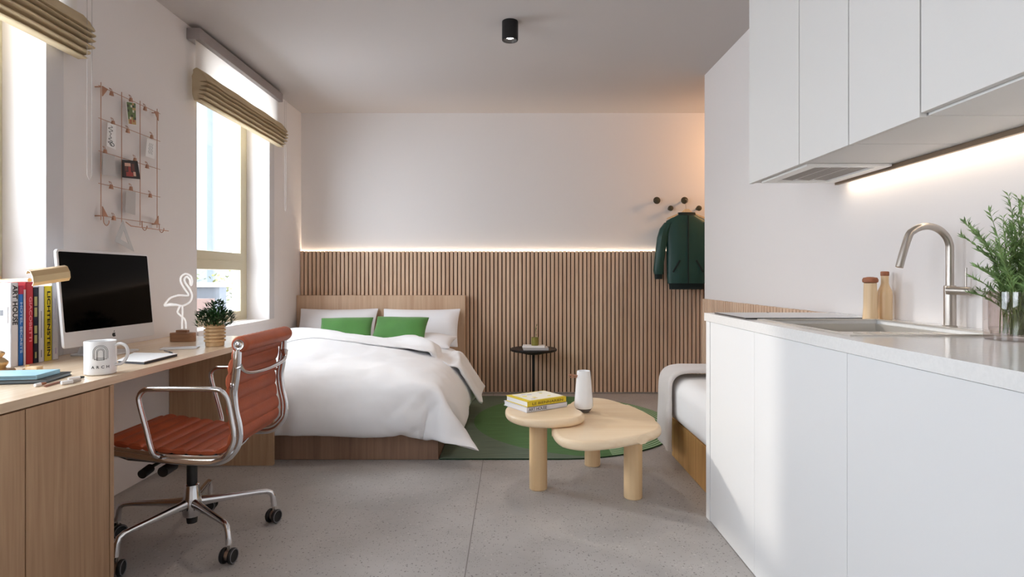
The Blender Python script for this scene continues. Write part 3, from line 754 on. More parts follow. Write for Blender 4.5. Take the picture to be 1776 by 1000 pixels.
for x0, x1 in ((0, .108),):
    o_ = [[pr(x, .028, a) for _, a in A] + [pr(x, .0262, a) for _, a in reversed(A)] for x in (x0, x1)]
    b.loft(o_)
b.loft([[pr(x, .027, a) for _, a in A] for x in (.105, .108)])
b.build('lamp_shade', brass_m, t, smooth=20)

# ---- small things on the desk
def slab(name, c, ang, lx, ly, z0, z1, m, label, cat, bev=.001, group=None):
    M = Matrix.Translation((c[0], c[1], 0)) @ Matrix.Rotation(math.radians(ang), 4, 'Z')
    b = MB(); b.box(-lx / 2, -ly / 2, z0, lx / 2, ly / 2, z1, bev, M=M)
    return tag(b.build(name, m, origin=(c[0], c[1], z0)), label, cat, group)
t = thing('notebook', (-1.665, 1.995, DT), 'black notebook lying under the pale blue one at the desk edge', 'notebook', 'notebooks on the desk')
M = Matrix.Translation((-1.672, 1.988, 0)) @ Matrix.Rotation(math.radians(13), 4, 'Z')
b = MB(); b.box(-.125, -.082, DT + .0005, .125, .082, DT + .003, .001, M=M); b.box(-.125, -.082, DT + .0115, .125, .082, DT + .014, .001, M=M); b.box(-.125, -.082, DT + .0005, -.1225, .082, DT + .014, M=M); b.build('cover', blackpl_m, t)
b = MB(); b.box(-.1225, -.079, DT + .003, .122, .079, DT + .0115, M=M); b.build('pages', mat('grey_pages', S(120, 130, 138), .8), t, smooth=0)
t = thing('notebook', (-1.665, 2.0, DT + .0143), 'pale blue notebook on top of the black one at the desk edge', 'notebook', 'notebooks on the desk')
M = Matrix.Translation((-1.668, 1.975, 0)) @ Matrix.Rotation(math.radians(10), 4, 'Z'); z = DT + .0145
b = MB(); b.box(-.10, -.066, z, .10, .066, z + .002, .0008, M=M); b.box(-.10, -.066, z + .011, .10, .066, z + .0135, .0008, M=M); b.box(.098, -.066, z, .10, .066, z + .0135, M=M); b.build('cover', blue_m, t)
b = MB(); b.box(-.098, -.064, z + .002, .098, .064, z + .011, M=M); b.build('pages', mat('blue_pages', S(120, 152, 168), .8), t, smooth=0)
def pen(p0, p1, rad, mats, label, name='pen', tip=.2, group='pens at the desk edge'):
    p0, p1 = Vector(p0), Vector(p1); d = (p1 - p0)
    b = MB(); b.tube([p0, p0 + d * .02, p1 - d * tip], [rad * .8, rad, rad], 12)
    o = b.build(name, mats[0]); tag(o, label, 'pen', group)
    b = MB(); b.tube([p1 - d * tip, p1 - d * .05, p1], [rad, rad * .7, rad * .15], 12)
    b2 = b.build('tip', mats[1], o); return o
zp = DT
pen(onz(60, 668, zp + .006), onz(80, 664, zp + .006), .0055, (paper_m, cork_m), 'short pale stub with a brown end beside the black notebook', 'eraser_stub', .5)
pen(onz(78, 669, zp + .004), onz(107, 661, zp + .004), .0035, (mat('rosewood', S(150, 100, 84), .5), mat('graphite', S(60, 50, 50), .4)), 'thin brown pencil beside the black notebook', 'pencil')
pen(onz(106, 664, zp + .007), onz(141, 659, zp + .007), .0065, (paper_m, mat('taupe', S(170, 158, 146), .5)), 'thick white marker with a taupe end nearest the desk edge', 'marker', .45)
pen(onz(118, 657, zp + .005), onz(147, 653, zp + .005), .0045, (paper_m, blackpl_m), 'white pen with a black tip just left of the mug', 'pen', .3)
t = tag(MB().box(-1.778, 2.148, DT, -1.735, 2.178, DT + .022, .003).build('wooden_box', bottlewood_m), 'little wooden block in front of the blue book', 'block')
b = MB(); b.lathe([(.014, 0), (.015, .002), (.015, .010), (.006, .012), (.007, .024), (.0, .026)], (-1.80, 2.185, DT), 20)
tag(b.build('brass_weight', brass_m), 'tiny brass weight beside the little wooden block', 'weight')
# magazine, pencils right of the mug
q = [(-1.60, 2.39), (-1.470, 2.35), (-1.480, 2.60), (-1.690, 2.63)]
t = thing('magazine', (-1.56, 2.5, DT), 'white closed magazine with a dark spine lying behind the mug', 'magazine')
b = MB(); b.prism(q, DT + .0005, DT + .010); b.build('pages', mat('dark_pages', S(60, 60, 64), .7), t, smooth=0)  # page block in the dark tone of the spine
q2 = [(x + (.002 if x > -1.55 else -.002), y + (.002 if y > 2.5 else -.003)) for x, y in q]
b = MB(); b.prism(q2, DT + .010, DT + .0125, .0006); b.build('cover', paper_m, t)
pen((-1.575, 2.665, DT + .0165), (-1.492, 2.585, DT + .0165), .0038, (mat('pewter', S(120, 116, 116), .3, .7), blackpl_m), 'dark pewter pen resting on the corner of the white magazine', 'pen', .35, None)
slab('tablet', (-1.62, 2.87, 0), 18, .16, .07, DT, DT + .007, imac_m, 'slim silver tablet lying between the magazine and the flamingo lamp', 'tablet', .002)
# ---- flamingo lamp
fc = Vector((-1.79, 3.20, DT)); k = 1 / 319.0
t = thing('flamingo_lamp', fc, 'white neon flamingo lamp on a stadium-shaped wooden base', 'lamp')
b = MB(); st = [( .045 * (1 if math.cos(a) > 0 else -1) * 0 + .066 * math.copysign(abs(math.cos(a)) ** .6, math.cos(a)), .034 * math.copysign(abs(math.sin(a)) ** .8, math.sin(a))) for a in [2 * PI * i / 40 for i in range(40)]]
b.prism([(fc.x + x, fc.y + y) for x, y in st], DT, DT + .048, .003); b.build('base', walnut_m, t)
b = MB(); b.box(fc.x - .032, fc.y - .014, DT + .048, fc.x + .028, fc.y + .014, DT + .062, .002); b.build('plinth', walnut_m, t)
def fl(px, py): # crop pixel (scale 7.143) to the lamp's plane
    X = 275 + px / 7.143; Y_ = 460 + py / 7.143
    return at(X, Y_, fc.y)
outl = [(410, 245), (418, 190), (395, 130), (335, 105), (280, 140), (275, 205), (320, 290), (370, 370), (250, 370), (150, 400), (100, 450), (75, 500), (150, 495), (240, 492), (300, 500), (385, 455), (415, 380), (390, 300), (335, 220), (320, 170), (350, 140), (385, 175), (392, 230), (410, 250)]
b = MB(); b.tube(smoothline([fl(*p) for p in outl], 4), .0048, 10, up=(0, 1, 0)); b.tube(smoothline([fl(*p) for p in ((75, 498), (140, 475), (180, 480), (240, 488))], 3), .0042, 8, up=(0, 1, 0))
b.tube(smoothline([fl(*p) for p in ((265, 500), (235, 575), (275, 625), (330, 680), (340, 782))], 4), .0045, 10, up=(0, 1, 0))
b.tube(smoothline([fl(*p) for p in ((295, 500), (297, 600), (290, 700), (292, 785))], 4), .0045, 10, up=(0, 1, 0))
b.build('neon_tube', neon_m, t)
# ---- potted plant
pc = Vector((-1.508, 2.985, DT))
t = thing('potted_plant', pc, 'bushy dark green plant in a ribbed wooden pot on the desk end', 'plant')
b = MB(); prof = [(0, .001), (.042, .001), (.044, .004), (.044, .022)]
for i in range(5):
    z = .022 + i * .0175; prof += [(.0425, z), (.0505, z + .003), (.0505, z + .0115), (.0425, z + .0145)]
prof += [(.045, .112), (.041, .112), (.041, .095), (0, .095)]
b.lathe(prof, pc, 40); b.build('pot', potwood_m, t, smooth=30)
b = MB(); b.lathe([(0, .099), (.0405, .099), (.0405, .101), (0, .103)], pc, 24); b.build('soil', soil_m, t)
random.seed(21); b = MB()
for i in range(620):
    a = random.uniform(0, 2 * PI); rr = random.random() ** .6 * .088; zz = .10 + random.random() * (.115 - rr * .55) + (0.02 if rr < .04 else 0)
    p = pc + Vector((rr * math.cos(a), rr * math.sin(a), zz)); out = Vector((math.cos(a), math.sin(a), random.uniform(.1, 1.1))).normalized()
    leafq(b, p, out + Vector((random.uniform(-.5, .5), random.uniform(-.5, .5), random.uniform(-.2, .4))), Vector((0, 0, 1)), random.uniform(.018, .034), random.uniform(.005, .008))
for i in range(26):
    a = random.uniform(0, 2 * PI); l = random.uniform(.05, .1)
    b.tube([pc + Vector((0, 0, .10)), pc + Vector((math.cos(a) * l * .5, math.sin(a) * l * .5, .10 + .06)), pc + Vector((math.cos(a) * l, math.sin(a) * l, .10 + random.uniform(.04, .1)))], .0012, 4)
b.build('foliage', leaf_m, t, smooth=0)

# ---- wire wall organiser
GX = LX + .030
def W_(px, py, x=GX): return onx(px, py, x)
ys = [W_(175, 300).y, W_(211, 300).y, W_(243, 300).y, W_(272.5, 300).y]
zs = [2.030, 1.874, 1.716, 1.560, 1.406]
t = thing('wire_organiser', (GX, (ys[0] + ys[-1]) / 2, 1.39), 'copper wire grid organiser hanging on the wall above the computer', 'organiser')
b = MB()
for y in ys: b.tube([(GX, y, 1.385), (GX, y, 2.052)], .0019, 8)
for z in zs: b.tube([(GX + .004, ys[0] - .022, z), (GX + .004, ys[-1] + .022, z)], .0016, 8, up=(1, 0, 0))
for y in (ys[0], ys[-1]):
    for z in (zs[0], zs[-1]): b.cyl((LX + .001, y, z), (GX, y, z), .003, seg=8)
b.build('wire_grid', copper_m, t)
def cp(cx, cy): return (130 + cx / 3.125, 120 + cy / 3.125)
b = MB(); y0, y1, z = W_(*cp(280, 840)).y, W_(*cp(478, 865)).y, W_(*cp(300, 840)).z
b.tube([(GX + .012, W_(*cp(262, 820)).y, 1.392), (GX + .03, W_(*cp(272, 845)).y, 1.372), (GX + .03, y1, 1.372)], .0024, 8, up=(1, 0, 0)); b.build('rail', copper_m, t)
for y in (ys[0] + .012, ys[2] + .01, ys[3] + .012):
    b = MB(); b.tube(smoothline([(GX + .004, y, 1.41), (GX + .006, y, 1.375), (GX + .016, y + .004, 1.360), (GX + .026, y + .006, 1.372), (GX + .027, y + .006, 1.385)], 4), .0022, 8); b.build('hook', copper_m, t)
for cx, cy in ((195, 130), (300, 165), (377, 212), (203, 290), (283, 332), (413, 365), (160, 445), (322, 490), (388, 525), (193, 635), (300, 645), (405, 683), (207, 805)):
    p = W_(*cp(cx, cy)); b = MB()
    M = Matrix.Translation(p)
    b.loft([[M @ Vector((-.003, s_ * .009, -.011)), M @ Vector((.009, s_ * .009, -.013)), M @ Vector((.007, s_ * .006, .010)), M @ Vector((.0, s_ * .006, .010))] for s_ in (-1, 1)])
    b.tube([M @ Vector((.002, -.006, .014)), M @ Vector((-.004, -.006, .024)), M @ Vector((-.004, .006, .024)), M @ Vector((.002, .006, .014))], .0014, 6)
    b.build('clip', copper_m, t)
for (y, z, sy, sz) in ((ys[0], zs[0], 1, -1), (ys[3], zs[0], -1, -1), (ys[0], zs[-1], 1, 1), (ys[3], zs[-1], -1, 1)):
    b = MB(); M = Matrix(((0, 0, 1, GX + .005), (1, 0, 0, y), (0, 1, 0, z), (0, 0, 0, 1)))
    b.prism([(0, -sz * .004), (sy * .038, 0), (0, sz * .046)], 0, .004, M=M); b.build('corner_plate', copper_m, t)
random.seed(31)
def card(pts, m, label, deco=None, tilt=.012, cat='card'):
    P = [W_(*cp(*p), GX + .010) for p in pts]
    # bottoms of the cards stand a little off the wires
    c = sum(P, Vector()) / 4
    b = MB(); off = Vector((.0012, 0, 0))
    P2 = [p + off for p in P]
    b.loft([P, P2]); o = b.build('card', m, smooth=0); tag(o, label, cat, 'cards clipped to the wire organiser')
    if deco:
        bb = MB(); deco(bb, lambda u, v: P2[0].lerp(P2[1], u).lerp(P2[3].lerp(P2[2], u), v) + Vector((.0006, 0, 0)), o)
    return o
def q_(bb, f, u0, v0, u1, v1, mi=0):
    bb.bm.faces.new([bb.bm.verts.new(f(*p)) for p in ((u0, v0), (u1, v0), (u1, v1), (u0, v1))]).material_index = mi
def d_green(bb, f, o):
    ms = [mat('photo_green', S(96, 116, 72), .6), mat('photo_ochre', S(180, 150, 100), .6), mat('photo_dark', S(60, 62, 48), .6), mat('photo_red', S(170, 90, 70), .6), mat('photo_pale', S(210, 206, 190), .6)]
    for i in range(5):
        for j in range(9): q_(bb, f, .04 + i * .18, .03 + j * .105, .04 + (i + 1) * .18, .03 + (j + 1) * .105, random.choice((0, 0, 1, 2, 4)) if j < 7 else random.choice((1, 3)))
    bb.build('picture', ms, o, smooth=0)
def d_script(bb, f, o):
    pts = [f(.35 + .28 * math.sin(i * 1.3) * (.6 + .4 * math.sin(i * .37)), .10 + i * .031) for i in range(27)]
    bb.tube(smoothline(pts, 3), .0012, 5, up=(1, 0, 0)); bb.tube([f(.55 + .25 * math.cos(a * .7), .86 + .07 * math.sin(a * .7)) for a in range(10)], .0016, 5, up=(1, 0, 0)); bb.build('handwriting', black_m, o, smooth=0)
def d_faint(bb, f, o):
    for k_ in range(3): bb.tube(smoothline([f(.3 + k_ * .17 + .05 * math.sin(i * 2.1), .2 + i * .06) for i in range(11)], 3), .0007, 5, up=(1, 0, 0))
    bb.build('handwriting', grey_m, o, smooth=0)
def d_photo(bb, f, o):
    ms = [mat('photo_brown', S(96, 50, 44), .5), mat('photo_skin', S(206, 164, 146), .5), mat('photo_black', S(34, 22, 24), .5), mat('photo_crimson', S(150, 52, 46), .5)]
    q_(bb, f, .06, .08, .8, .94, 2)
    for u0, v0, u1, v1, mi in ((.14, .16, .5, .34, 1), (.14, .36, .3, .62, 0), (.34, .36, .5, .66, 3), (.56, .18, .72, .6, 0), (.2, .66, .6, .9, 3), (.62, .62, .76, .86, 1)):
        bb.bm.faces.new([bb.bm.verts.new(f(*p) + Vector((.0004, 0, 0))) for p in ((u0, v0), (u1, v0), (u1, v1), (u0, v1))]).material_index = mi
    bb.build('picture', ms, o, smooth=0)
card([(275, 172), (330, 182), (333, 305), (288, 298)], paper_m, 'small colourful green and ochre picture card clipped in the top row', d_green)
card([(177, 290), (222, 302), (220, 435), (172, 415)], paper_m, 'white card with black handwriting clipped at the left of the organiser', d_script)
card([(390, 375), (437, 392), (430, 488), (382, 470)], paper_m, 'white card with faint grey writing clipped at the right of the organiser', d_faint)
card([(152, 452), (214, 470), (221, 582), (150, 570)], cardg_m, 'plain grey card clipped at the left in the middle row')
card([(254, 490), (338, 497), (354, 596), (256, 586)], black_m, 'dark reddish photo print clipped in the centre of the organiser', d_photo, cat='photo')
card([(276, 655), (328, 665), (326, 790), (272, 775)], cardg_m, 'plain pale grey card clipped in the lowest row')
# hanging set square
P = [W_(*cp(258, 815), GX + .018), W_(*cp(215, 932), GX + .018), W_(*cp(320, 988), GX + .018)]
c = sum(P, Vector()) / 3; Q = [c + (p - c) * .42 for p in P]; b = MB(); e = Vector((.002, 0, 0))
for i in range(3):
    j = (i + 1) % 3; b.loft([[P[i], P[j], Q[j], Q[i]], [P[i] + e, P[j] + e, Q[j] + e, Q[i] + e]])
tag(b.build('set_square', acryl_m, smooth=0), 'grey drafting set square hanging below the wire organiser', 'set square')

# settled vertex positions of the duvet and its folded edge
DUVET_A = (
[1026,42,42,42,42,42,42,43,42,43,42,42,43,43,42,44,42,44,42,42,43,43,42,44,42,43,43,42,43,43,42,28,34,40,41,7,34,30,33,31,32,40,40,40,44,33,23,-1805,35,42,43,43,42,42,42,43,43,42,43,43,
42,44,43,43,43,43,42,44,42,43,43,44,42,43,43,42,39,31,41,43,42,26,32,34,36,35,33,30,26,39,39,40,-14,32,-1773,35,40,42,42,43,43,42,43,43,42,44,42,44,42,44,43,43,43,43,42,44,42,44,43,43,
42,42,40,32,42,43,43,42,44,36,36,34,28,23,31,34,40,32,-9,-7,34,-1744,34,42,41,43,42,43,43,42,44,42,43,43,42,44,43,43,44,42,43,43,43,43,44,42,42,42,36,38,44,42,43,43,40,40,42,42,31,22,
38,28,39,20,-9,-8,8,36,-1719,36,40,42,44,42,43,43,42,43,43,42,44,42,44,42,44,43,43,42,43,43,44,43,43,42,40,40,39,43,42,43,43,42,42,40,42,25,40,25,36,12,-8,-8,0,15,37,-1694,36,42,43,43,
42,43,43,42,44,42,42,44,42,43,43,44,43,43,42,42,43,43,44,44,40,41,43,40,42,43,43,42,42,42,41,43,36,26,31,5,-8,-6,-2,2,22,38,-1670,38,42,43,43,42,44,42,43,43,42,42,43,43,43,43,44,42,
43,42,43,42,44,42,44,42,42,42,43,43,42,42,42,42,42,42,43,33,27,-1,-8,-4,-2,2,2,28,39,-1649,44,42,42,42,43,43,42,43,42,43,42,43,43,42,44,43,43,42,43,43,42,44,42,44,42,43,42,43,42,43,
43,42,42,43,45,44,22,-8,-4,-2,1,1,1,1,40,38,-1628,43,41,42,42,42,43,43,42,43,43,42,42,43,43,44,43,43,42,42,43,43,43,43,44,42,44,42,42,44,42,43,43,42,44,44,40,-6,0,0,0,0,2,1,
3,38,46,-1618,42,40,42,42,42,43,42,43,42,43,43,42,43,43,43,43,44,42,42,43,43,43,43,44,44,42,42,44,42,42,44,42,42,43,43,40,-4,0,0,0,0,0,0,2,33,47,-1609,39,42,42,42,42,42,43,43,42,
43,43,42,42,44,43,43,43,43,42,43,43,43,43,44,43,43,42,43,43,42,43,43,42,42,43,37,0,0,0,0,0,0,0,2,26,46,-1600,41,39,41,43,42,42,43,43,42,43,43,42,43,43,43,43,43,43,42,43,43,44,
43,43,43,43,42,43,43,42,44,42,42,42,42,36,2,0,0,0,0,0,0,3,24,38,-1589,36,41,43,42,42,42,43,43,42,43,43,42,44,42,43,43,43,43,42,44,42,44,43,43,43,43,42,44,42,42,44,42,42,42,41,
37,8,-4,-2,0,0,0,0,7,32,46,-1605,32,42,41,43,42,42,43,43,42,44,42,43,43,42,44,42,43,43,43,43,43,43,43,43,43,43,42,44,42,43,43,42,42,42,40,36,12,-7,-1,0,0,2,12,-3,41,38,-1608,30,
42,42,42,42,42,43,43,42,44,42,43,43,42,44,42,43,43,44,42,44,42,44,42,43,43,43,43,42,43,43,42,42,42,40,36,12,-7,-1,2,9,2,-13,28,20,43,-1607,28,42,42,42,42,42,43,43,42,44,42,43,43,42,
44,42,44,42,44,43,43,42,44,42,44,42,43,43,42,44,42,42,42,42,38,38,16,-4,0,2,-8,-2,0,18,30,43,-1605,25,43,42,42,42,43,43,42,42,44,42,43,43,42,44,42,44,43,43,43,43,42,44,42,44,42,44,
42,43,43,42,42,42,42,38,37,17,-8,-3,-1,0,0,2,15,29,44,-1602,24,42,42,42,42,43,43,42,42,44,42,43,43,42,44,43,43,43,43,43,43,43,43,43,43,42,44,42,43,43,42,42,42,42,38,36,18,-10,-2,0,
0,0,3,13,30,42,-1599,23,42,42,42,42,43,43,42,43,43,42,43,43,43,43,43,43,44,42,43,43,43,43,43,43,43,43,42,43,43,42,42,42,42,38,36,17,-9,-2,0,0,0,3,13,28,44,-1598,22,42,43,41,43,43,
42,42,43,43,42,44,42,43,43,44,42,44,42,43,43,43,43,43,43,43,43,42,43,43,42,42,42,41,39,36,18,-10,-2,0,0,0,2,12,30,43,-1595,20,42,43,42,42,43,42,42,44,42,43,43,42,44,42,44,42,44,42,
43,43,43,43,44,42,43,43,42,43,43,42,42,42,41,39,36,16,-8,-2,0,0,0,2,12,28,45,-1595,21,42,42,42,43,42,42,43,43,42,44,42,43,43,43,43,42,44,42,43,43,44,42,44,42,43,43,42,43,43,42,42,
42,41,39,36,16,-8,-2,0,0,0,0,12,30,45,-1593,20,42,42,42,42,42,42,43,43,43,43,42,44,42,43,43,42,44,42,44,42,44,42,44,42,43,43,42,43,43,42,42,42,40,39,37,16,-8,-2,0,0,0,0,12,31,
45,-1593,19,42,42,42,42,42,42,44,42,43,43,43,43,42,43,43,42,44,42,44,42,44,42,44,42,43,43,42,43,43,42,42,41,41,38,38,15,-7,-2,0,0,0,0,12,32,46,-1594,18,42,42,42,42,42,43,43,42,43,43,
43,43,42,43,43,43,43,42,44,42,44,42,43,43,43,43,42,43,43,42,42,41,41,38,38,15,-7,-2,0,0,0,0,14,32,48,-1596,16,42,42,42,42,42,43,43,42,43,43,43,43,42,43,43,43,43,43,43,42,44,42,43,
43,42,44,42,43,43,42,42,41,41,38,37,16,-7,-2,0,0,0,0,16,34,48,-1598,15,41,42,42,42,42,43,43,42,43,43,43,43,42,44,42,43,43,43,43,42,44,42,43,43,42,44,42,43,43,42,42,40,42,38,37,15,
-6,-2,0,0,0,1,17,36,48,-1600,13,41,42,42,42,42,43,43,42,43,43,43,43,42,44,42,43,43,43,43,42,43,43,43,43,42,44,42,43,43,42,41,41,42,38,36,17,-7,-2,0,0,0,2,20,36,50,-1603,10,41,42,
42,42,43,43,42,42,44,42,43,43,42,44,42,43,43,43,43,42,43,43,43,43,42,44,42,43,42,42,42,41,42,38,36,16,-8,0,0,0,0,4,21,37,50,-1604,7,41,42,42,42,43,43,42,42,44,42,43,43,42,44,42,
43,43,42,44,42,43,43,43,43,42,44,42,42,43,42,42,41,41,38,37,15,-7,0,0,0,0,6,22,38,49,-1605,4,42,42,42,42,43,43,42,43,43,42,43,43,42,44,42,43,43,42,44,42,43,43,42,44,42,43,43,42,
42,43,41,42,41,38,37,16,-8,0,0,0,0,10,24,36,50,-1602,-4,42,42,42,42,43,43,42,43,43,42,44,42,43,43,42,43,43,42,44,42,43,43,42,44,42,43,43,42,42,42,42,42,41,40,35,16,-8,0,0,0,2,
12,24,38,48,-1588,-22,42,42,42,42,43,43,42,44,42,43,43,42,43,43,42,44,42,42,44,42,43,43,43,43,42,43,43,42,42,42,42,42,42,36,38,16,-8,0,0,0,5,15,24,36,48,-1618,4,42,42,42,42,43,43,42,
44,42,43,43,43,43,42,43,43,42,43,43,42,44,42,43,43,42,43,43,42,42,42,42,42,42,36,39,17,-8,-2,0,0,9,17,22,35,48,-1627,11,41,42,42,42,43,43,42,44,42,44,42,43,43,42,44,42,43,43,42,43,
43,42,44,42,43,43,42,42,42,42,42,42,40,42,30,25,-3,-6,0,-2,12,17,23,31,44,-1629,16,40,42,42,43,42,43,42,44,42,44,42,43,43,43,43,42,44,42,43,43,42,44,42,43,43,42,42,42,42,42,42,42,40,
42,38,4,0,9,-9,6,14,16,24,32,46,-1642,22,39,41,43,43,42,42,43,43,42,44,42,44,42,44,42,44,42,42,44,42,43,43,42,44,42,42,43,43,42,42,42,41,41,34,42,18,-8,-4,4,10,14,18,19,32,45,-1650,
26,41,41,42,42,42,43,43,42,44,42,43,43,42,44,42,44,42,44,42,43,43,42,42,43,43,42,42,42,42,42,42,40,40,40,25,27,-6,6,8,10,22,21,25,10,42,-1656,42,42,40,40,38,36,43,43,42,43,43,44,42,
44,42,44,42,44,42,44,42,43,43,44,42,44,42,43,43,42,42,42,42,39,41,25,29,11,13,14,13,15,16,16,16,16,-1626,43,41,43,43,42,42,44,42,42,43,43,42,43,43,43,43,43,43,42,42,44,42,43,43,42,42,
44,40,41,43,41,31,42,13,15,32,33,35,36,41,41,42,39,23,-1741,43,42,44,42,42,44,42,43,43,42,43,43,42,44,43,43,43,43,42,43,43,43,43,42,43,43,40,40,43,43,42,42,40,-5,33,28,36,37,40,37,40,
38,28,6,-1722,44,43,43,42,43,43,42,44,42,43,43,43,43,43,43,44,42,43,43,42,44,42,44,42,43,43,42,41,40,43,42,42,38,8,36,25,36,39,40,38,37,27,11,-5,-1696,44,44,42,43,43,42,43,43,42,44,42,
44,42,44,43,43,44,42,43,43,43,43,44,42,42,44,42,43,41,39,43,34,43,23,38,23,39,40,38,30,28,19,-3,-10,-1668,44,44,42,44,42,43,43,42,44,42,43,43,43,43,44,43,43,43,43,42,44,44,42,43,43,42,
43,43,42,42,40,40,30,38,42,26,40,38,30,18,17,15,-18,-14,-1630,44,44,44,42,43,43,42,44,42,43,43,42,44,43,44,43,43,43,42,44,42,44,44,42,43,43,42,42,44,42,42,40,36,42,37,40,33,22,10,-2,18,
18,18,-8,-1636,45,44,43,43,43,42,44,42,43,43,42,44,42,44,44,43,43,42,43,43,44,43,43,43,43,42,43,43,42,43,42,42,42,43,42,34,15,7,-4,5,13,14,17,19,-1623,46,45,43,43,42,44,42,43,43,42,44,
42,44,43,43,44,42,43,43,42,44,44,43,43,42,43,43,42,44,42,43,43,42,43,41,28,-10,1,5,22,18,17,1,-4,-1582,46,45,43,42,44,42,44,42,43,43,42,43,43,44,43,43,44,42,42,44,42,44,44,42,44,42,
43,43,42,43,43,42,43,43,38,14,31,4,-12,-7,8,23,-19,-6,-1536,46,44,43,43,42,44,42,44,42,43,43,42,44,42,44,43,43,42,44,42,44,43,43,44,42,43,43,42,43,43,42,43,43,40,38,26,15,25,8,-6,-16,
-10,3,24,-1565,46,44,42,43,43,42,44,42,43,43,42,44,42,44,43,43,42,44,42,44,42,44,43,43,42,44,42,43,43,42,43,42,43,40,36,26,24,20,15,9,0,-9,-13,18,-1582,46,43,43,42,43,43,42,44,42,43,43,
42,44,42,44,42,43,43,43,43,44,42,44,42,43,43,42,44,42,42,43,42,42,40,35,25,23,22,18,13,9,4,-2,-6,-1594,46,42,42,44,42,42,44,42,43,43,43,43,42,44,42,43,43,43,43,43,43,43,43,42,44,42,
43,43,42,43,42,42,41,40,34,26,24,20,20,14,11,6,-2,-10,-1593,44,44,42,42,44,42,42,44,42,43,43,42,44,42,43,43,42,44,42,44,42,43,43,43,43,42,43,43,42,43,42,41,42,39,35,25,24,21,20,16,12,
6,-2,-12,-1592,44,43,43,42,42,44,42,42,43,43,42,43,43,42,44,42,44,42,43,43,42,44,42,43,43,42,44,42,42,43,42,41,42,38,35,25,24,22,20,16,13,7,-2,-14,-1590,43,43,43,43,42,42,42,43,43,42,43,
43,42,44,42,44,42,43,43,42,43,43,42,44,42,43,43,42,42,43,41,42,41,38,35,26,25,22,19,17,13,6,-2,-15,-1588,43,44,42,43,42,42,43,42,42,43,43,42,43,43,43,43,43,43,42,43,43,42,43,43,42,43,
43,42,42,42,42,42,40,38,35,27,25,23,19,17,12,6,-2,-16,-1586,44,43,43,42,42,42,42,43,43,42,43,42,43,42,44,42,44,42,42,43,43,42,43,43,42,43,43,42,42,42,42,42,40,38,34,28,24,24,20,16,12,
7,-3,-17,-1583,44,42,43,42,42,43,42,43,43,42,41,43,42,43,43,43,43,42,43,43,42,43,43,42,43,42,43,42,42,42,42,42,40,37,35,27,25,24,20,16,13,6,-4,-17,-1580,43,43,42,42,44,42,42,42,42,41,42,
43,43,43,42,43,43,42,43,43,42,43,43,42,43,42,43,42,42,42,42,41,40,37,36,27,25,24,20,17,12,6,-4,-17,-1579,44,43,42,43,43,42,41,41,41,42,43,42,44,42,43,43,42,42,43,43,42,44,42,42,42,43,
42,43,42,42,41,41,40,38,35,27,26,24,20,17,12,6,-4,-17,-1577,44,43,43,43,41,40,41,40,42,44,42,43,43,42,43,43,42,42,44,42,42,44,42,42,42,42,43,42,42,42,41,42,40,38,34,28,26,24,20,18,12,
6,-4,-18,-1576,45,44,43,39,40,40,41,42,43,43,42,43,43,42,43,43,42,43,43,42,42,43,43,42,42,42,42,43,41,42,42,41,40,38,35,28,26,24,20,18,12,6,-4,-16,-1576,46,44,42,40,38,38,42,42,43,43,42,
44,42,42,43,43,42,43,43,42,42,43,43,42,42,42,42,42,42,42,42,40,40,38,36,28,26,24,22,17,13,6,-4,-15,-1576,45,45,41,35,38,41,42,42,43,43,42,44,42,42,43,43,42,43,43,42,42,42,43,43,42,42,
42,42,42,42,41,41,40,38,35,29,26,24,22,18,13,7,-4,-14,-1576,45,43,35,37,40,42,42,42,42,44,42,43,43,42,43,43,42,43,43,42,42,42,42,43,43,42,42,42,42,42,41,41,39,38,35,30,26,25,22,18,13,
8,-2,-14,-1578,46,35,37,38,42,41,42,43,42,44,42,43,43,42,43,43,42,42,43,43,42,42,42,42,43,43,42,42,42,42,40,41,39,38,36,30,26,26,22,18,14,8,-2,-12,-1580,42,33,39,40,41,42,42,43,42,44,42,
43,43,42,43,43,42,42,42,43,42,43,42,42,42,43,43,42,42,41,41,40,40,38,36,30,27,25,22,20,14,9,-1,-12,-1582,34,36,40,42,42,41,42,43,42,43,43,42,43,43,42,43,43,42,42,42,43,42,42,43,42,42,
42,42,42,42,41,40,40,39,36,30,27,25,22,20,16,10,-1,-13,-1592,38,40,42,42,43,41,38,44,42,42,44,42,43,43,42,42,42,43,43,42,42,42,42,42,42,43,42,43,42,41,41,40,40,40,36,30,28,24,22,20,16,
12,2,-18,-1594,40,44,42,42,38,38,42,43,43,42,43,43,42,43,43,42,42,42,42,43,43,42,42,42,42,42,42,42,42,42,40,42,40,40,36,31,26,24,22,20,17,14,4,-12,-1602,44,42,38,35,39,42,43,43,43,43,42,
43,43,42,42,42,42,43,43,42,42,42,42,42,42,43,42,42,42,41,42,41,41,40,36,30,26,24,22,20,18,16,6,-10,-1602,38,34,37,39,42,43,43,43,43,43,43,42,42,42,42,43,43,42,42,42,41,42,43,42,43,43,
42,42,42,42,41,41,42,40,36,30,26,22,22,20,19,17,9,-6,-1618,37,38,40,40,43,43,43,43,42,42,43,43,42,42,42,43,42,42,41,41,43,42,43,43,43,43,42,42,42,42,42,42,41,41,36,28,26,22,22,20,20,
16,10,2,-1631,37,40,41,43,42,43,43,42,41,43,42,42,43,43,42,42,42,40,42,42,43,43,43,43,43,43,42,43,43,42,41,41,42,41,37,26,25,23,22,20,18,18,10,1,-1633,38,42,42,43,41,41,41,42,42,43,43,
42,42,42,42,42,42,43,43,42,44,42,44,42,44,42,43,43,42,42,42,42,41,42,35,26,24,24,22,20,16,14,14,2,-1635,43,42,42,38,41,39,42,44,42,42,43,43,42,42,44,42,43,43,42,44,42,44,42,44,42,43,
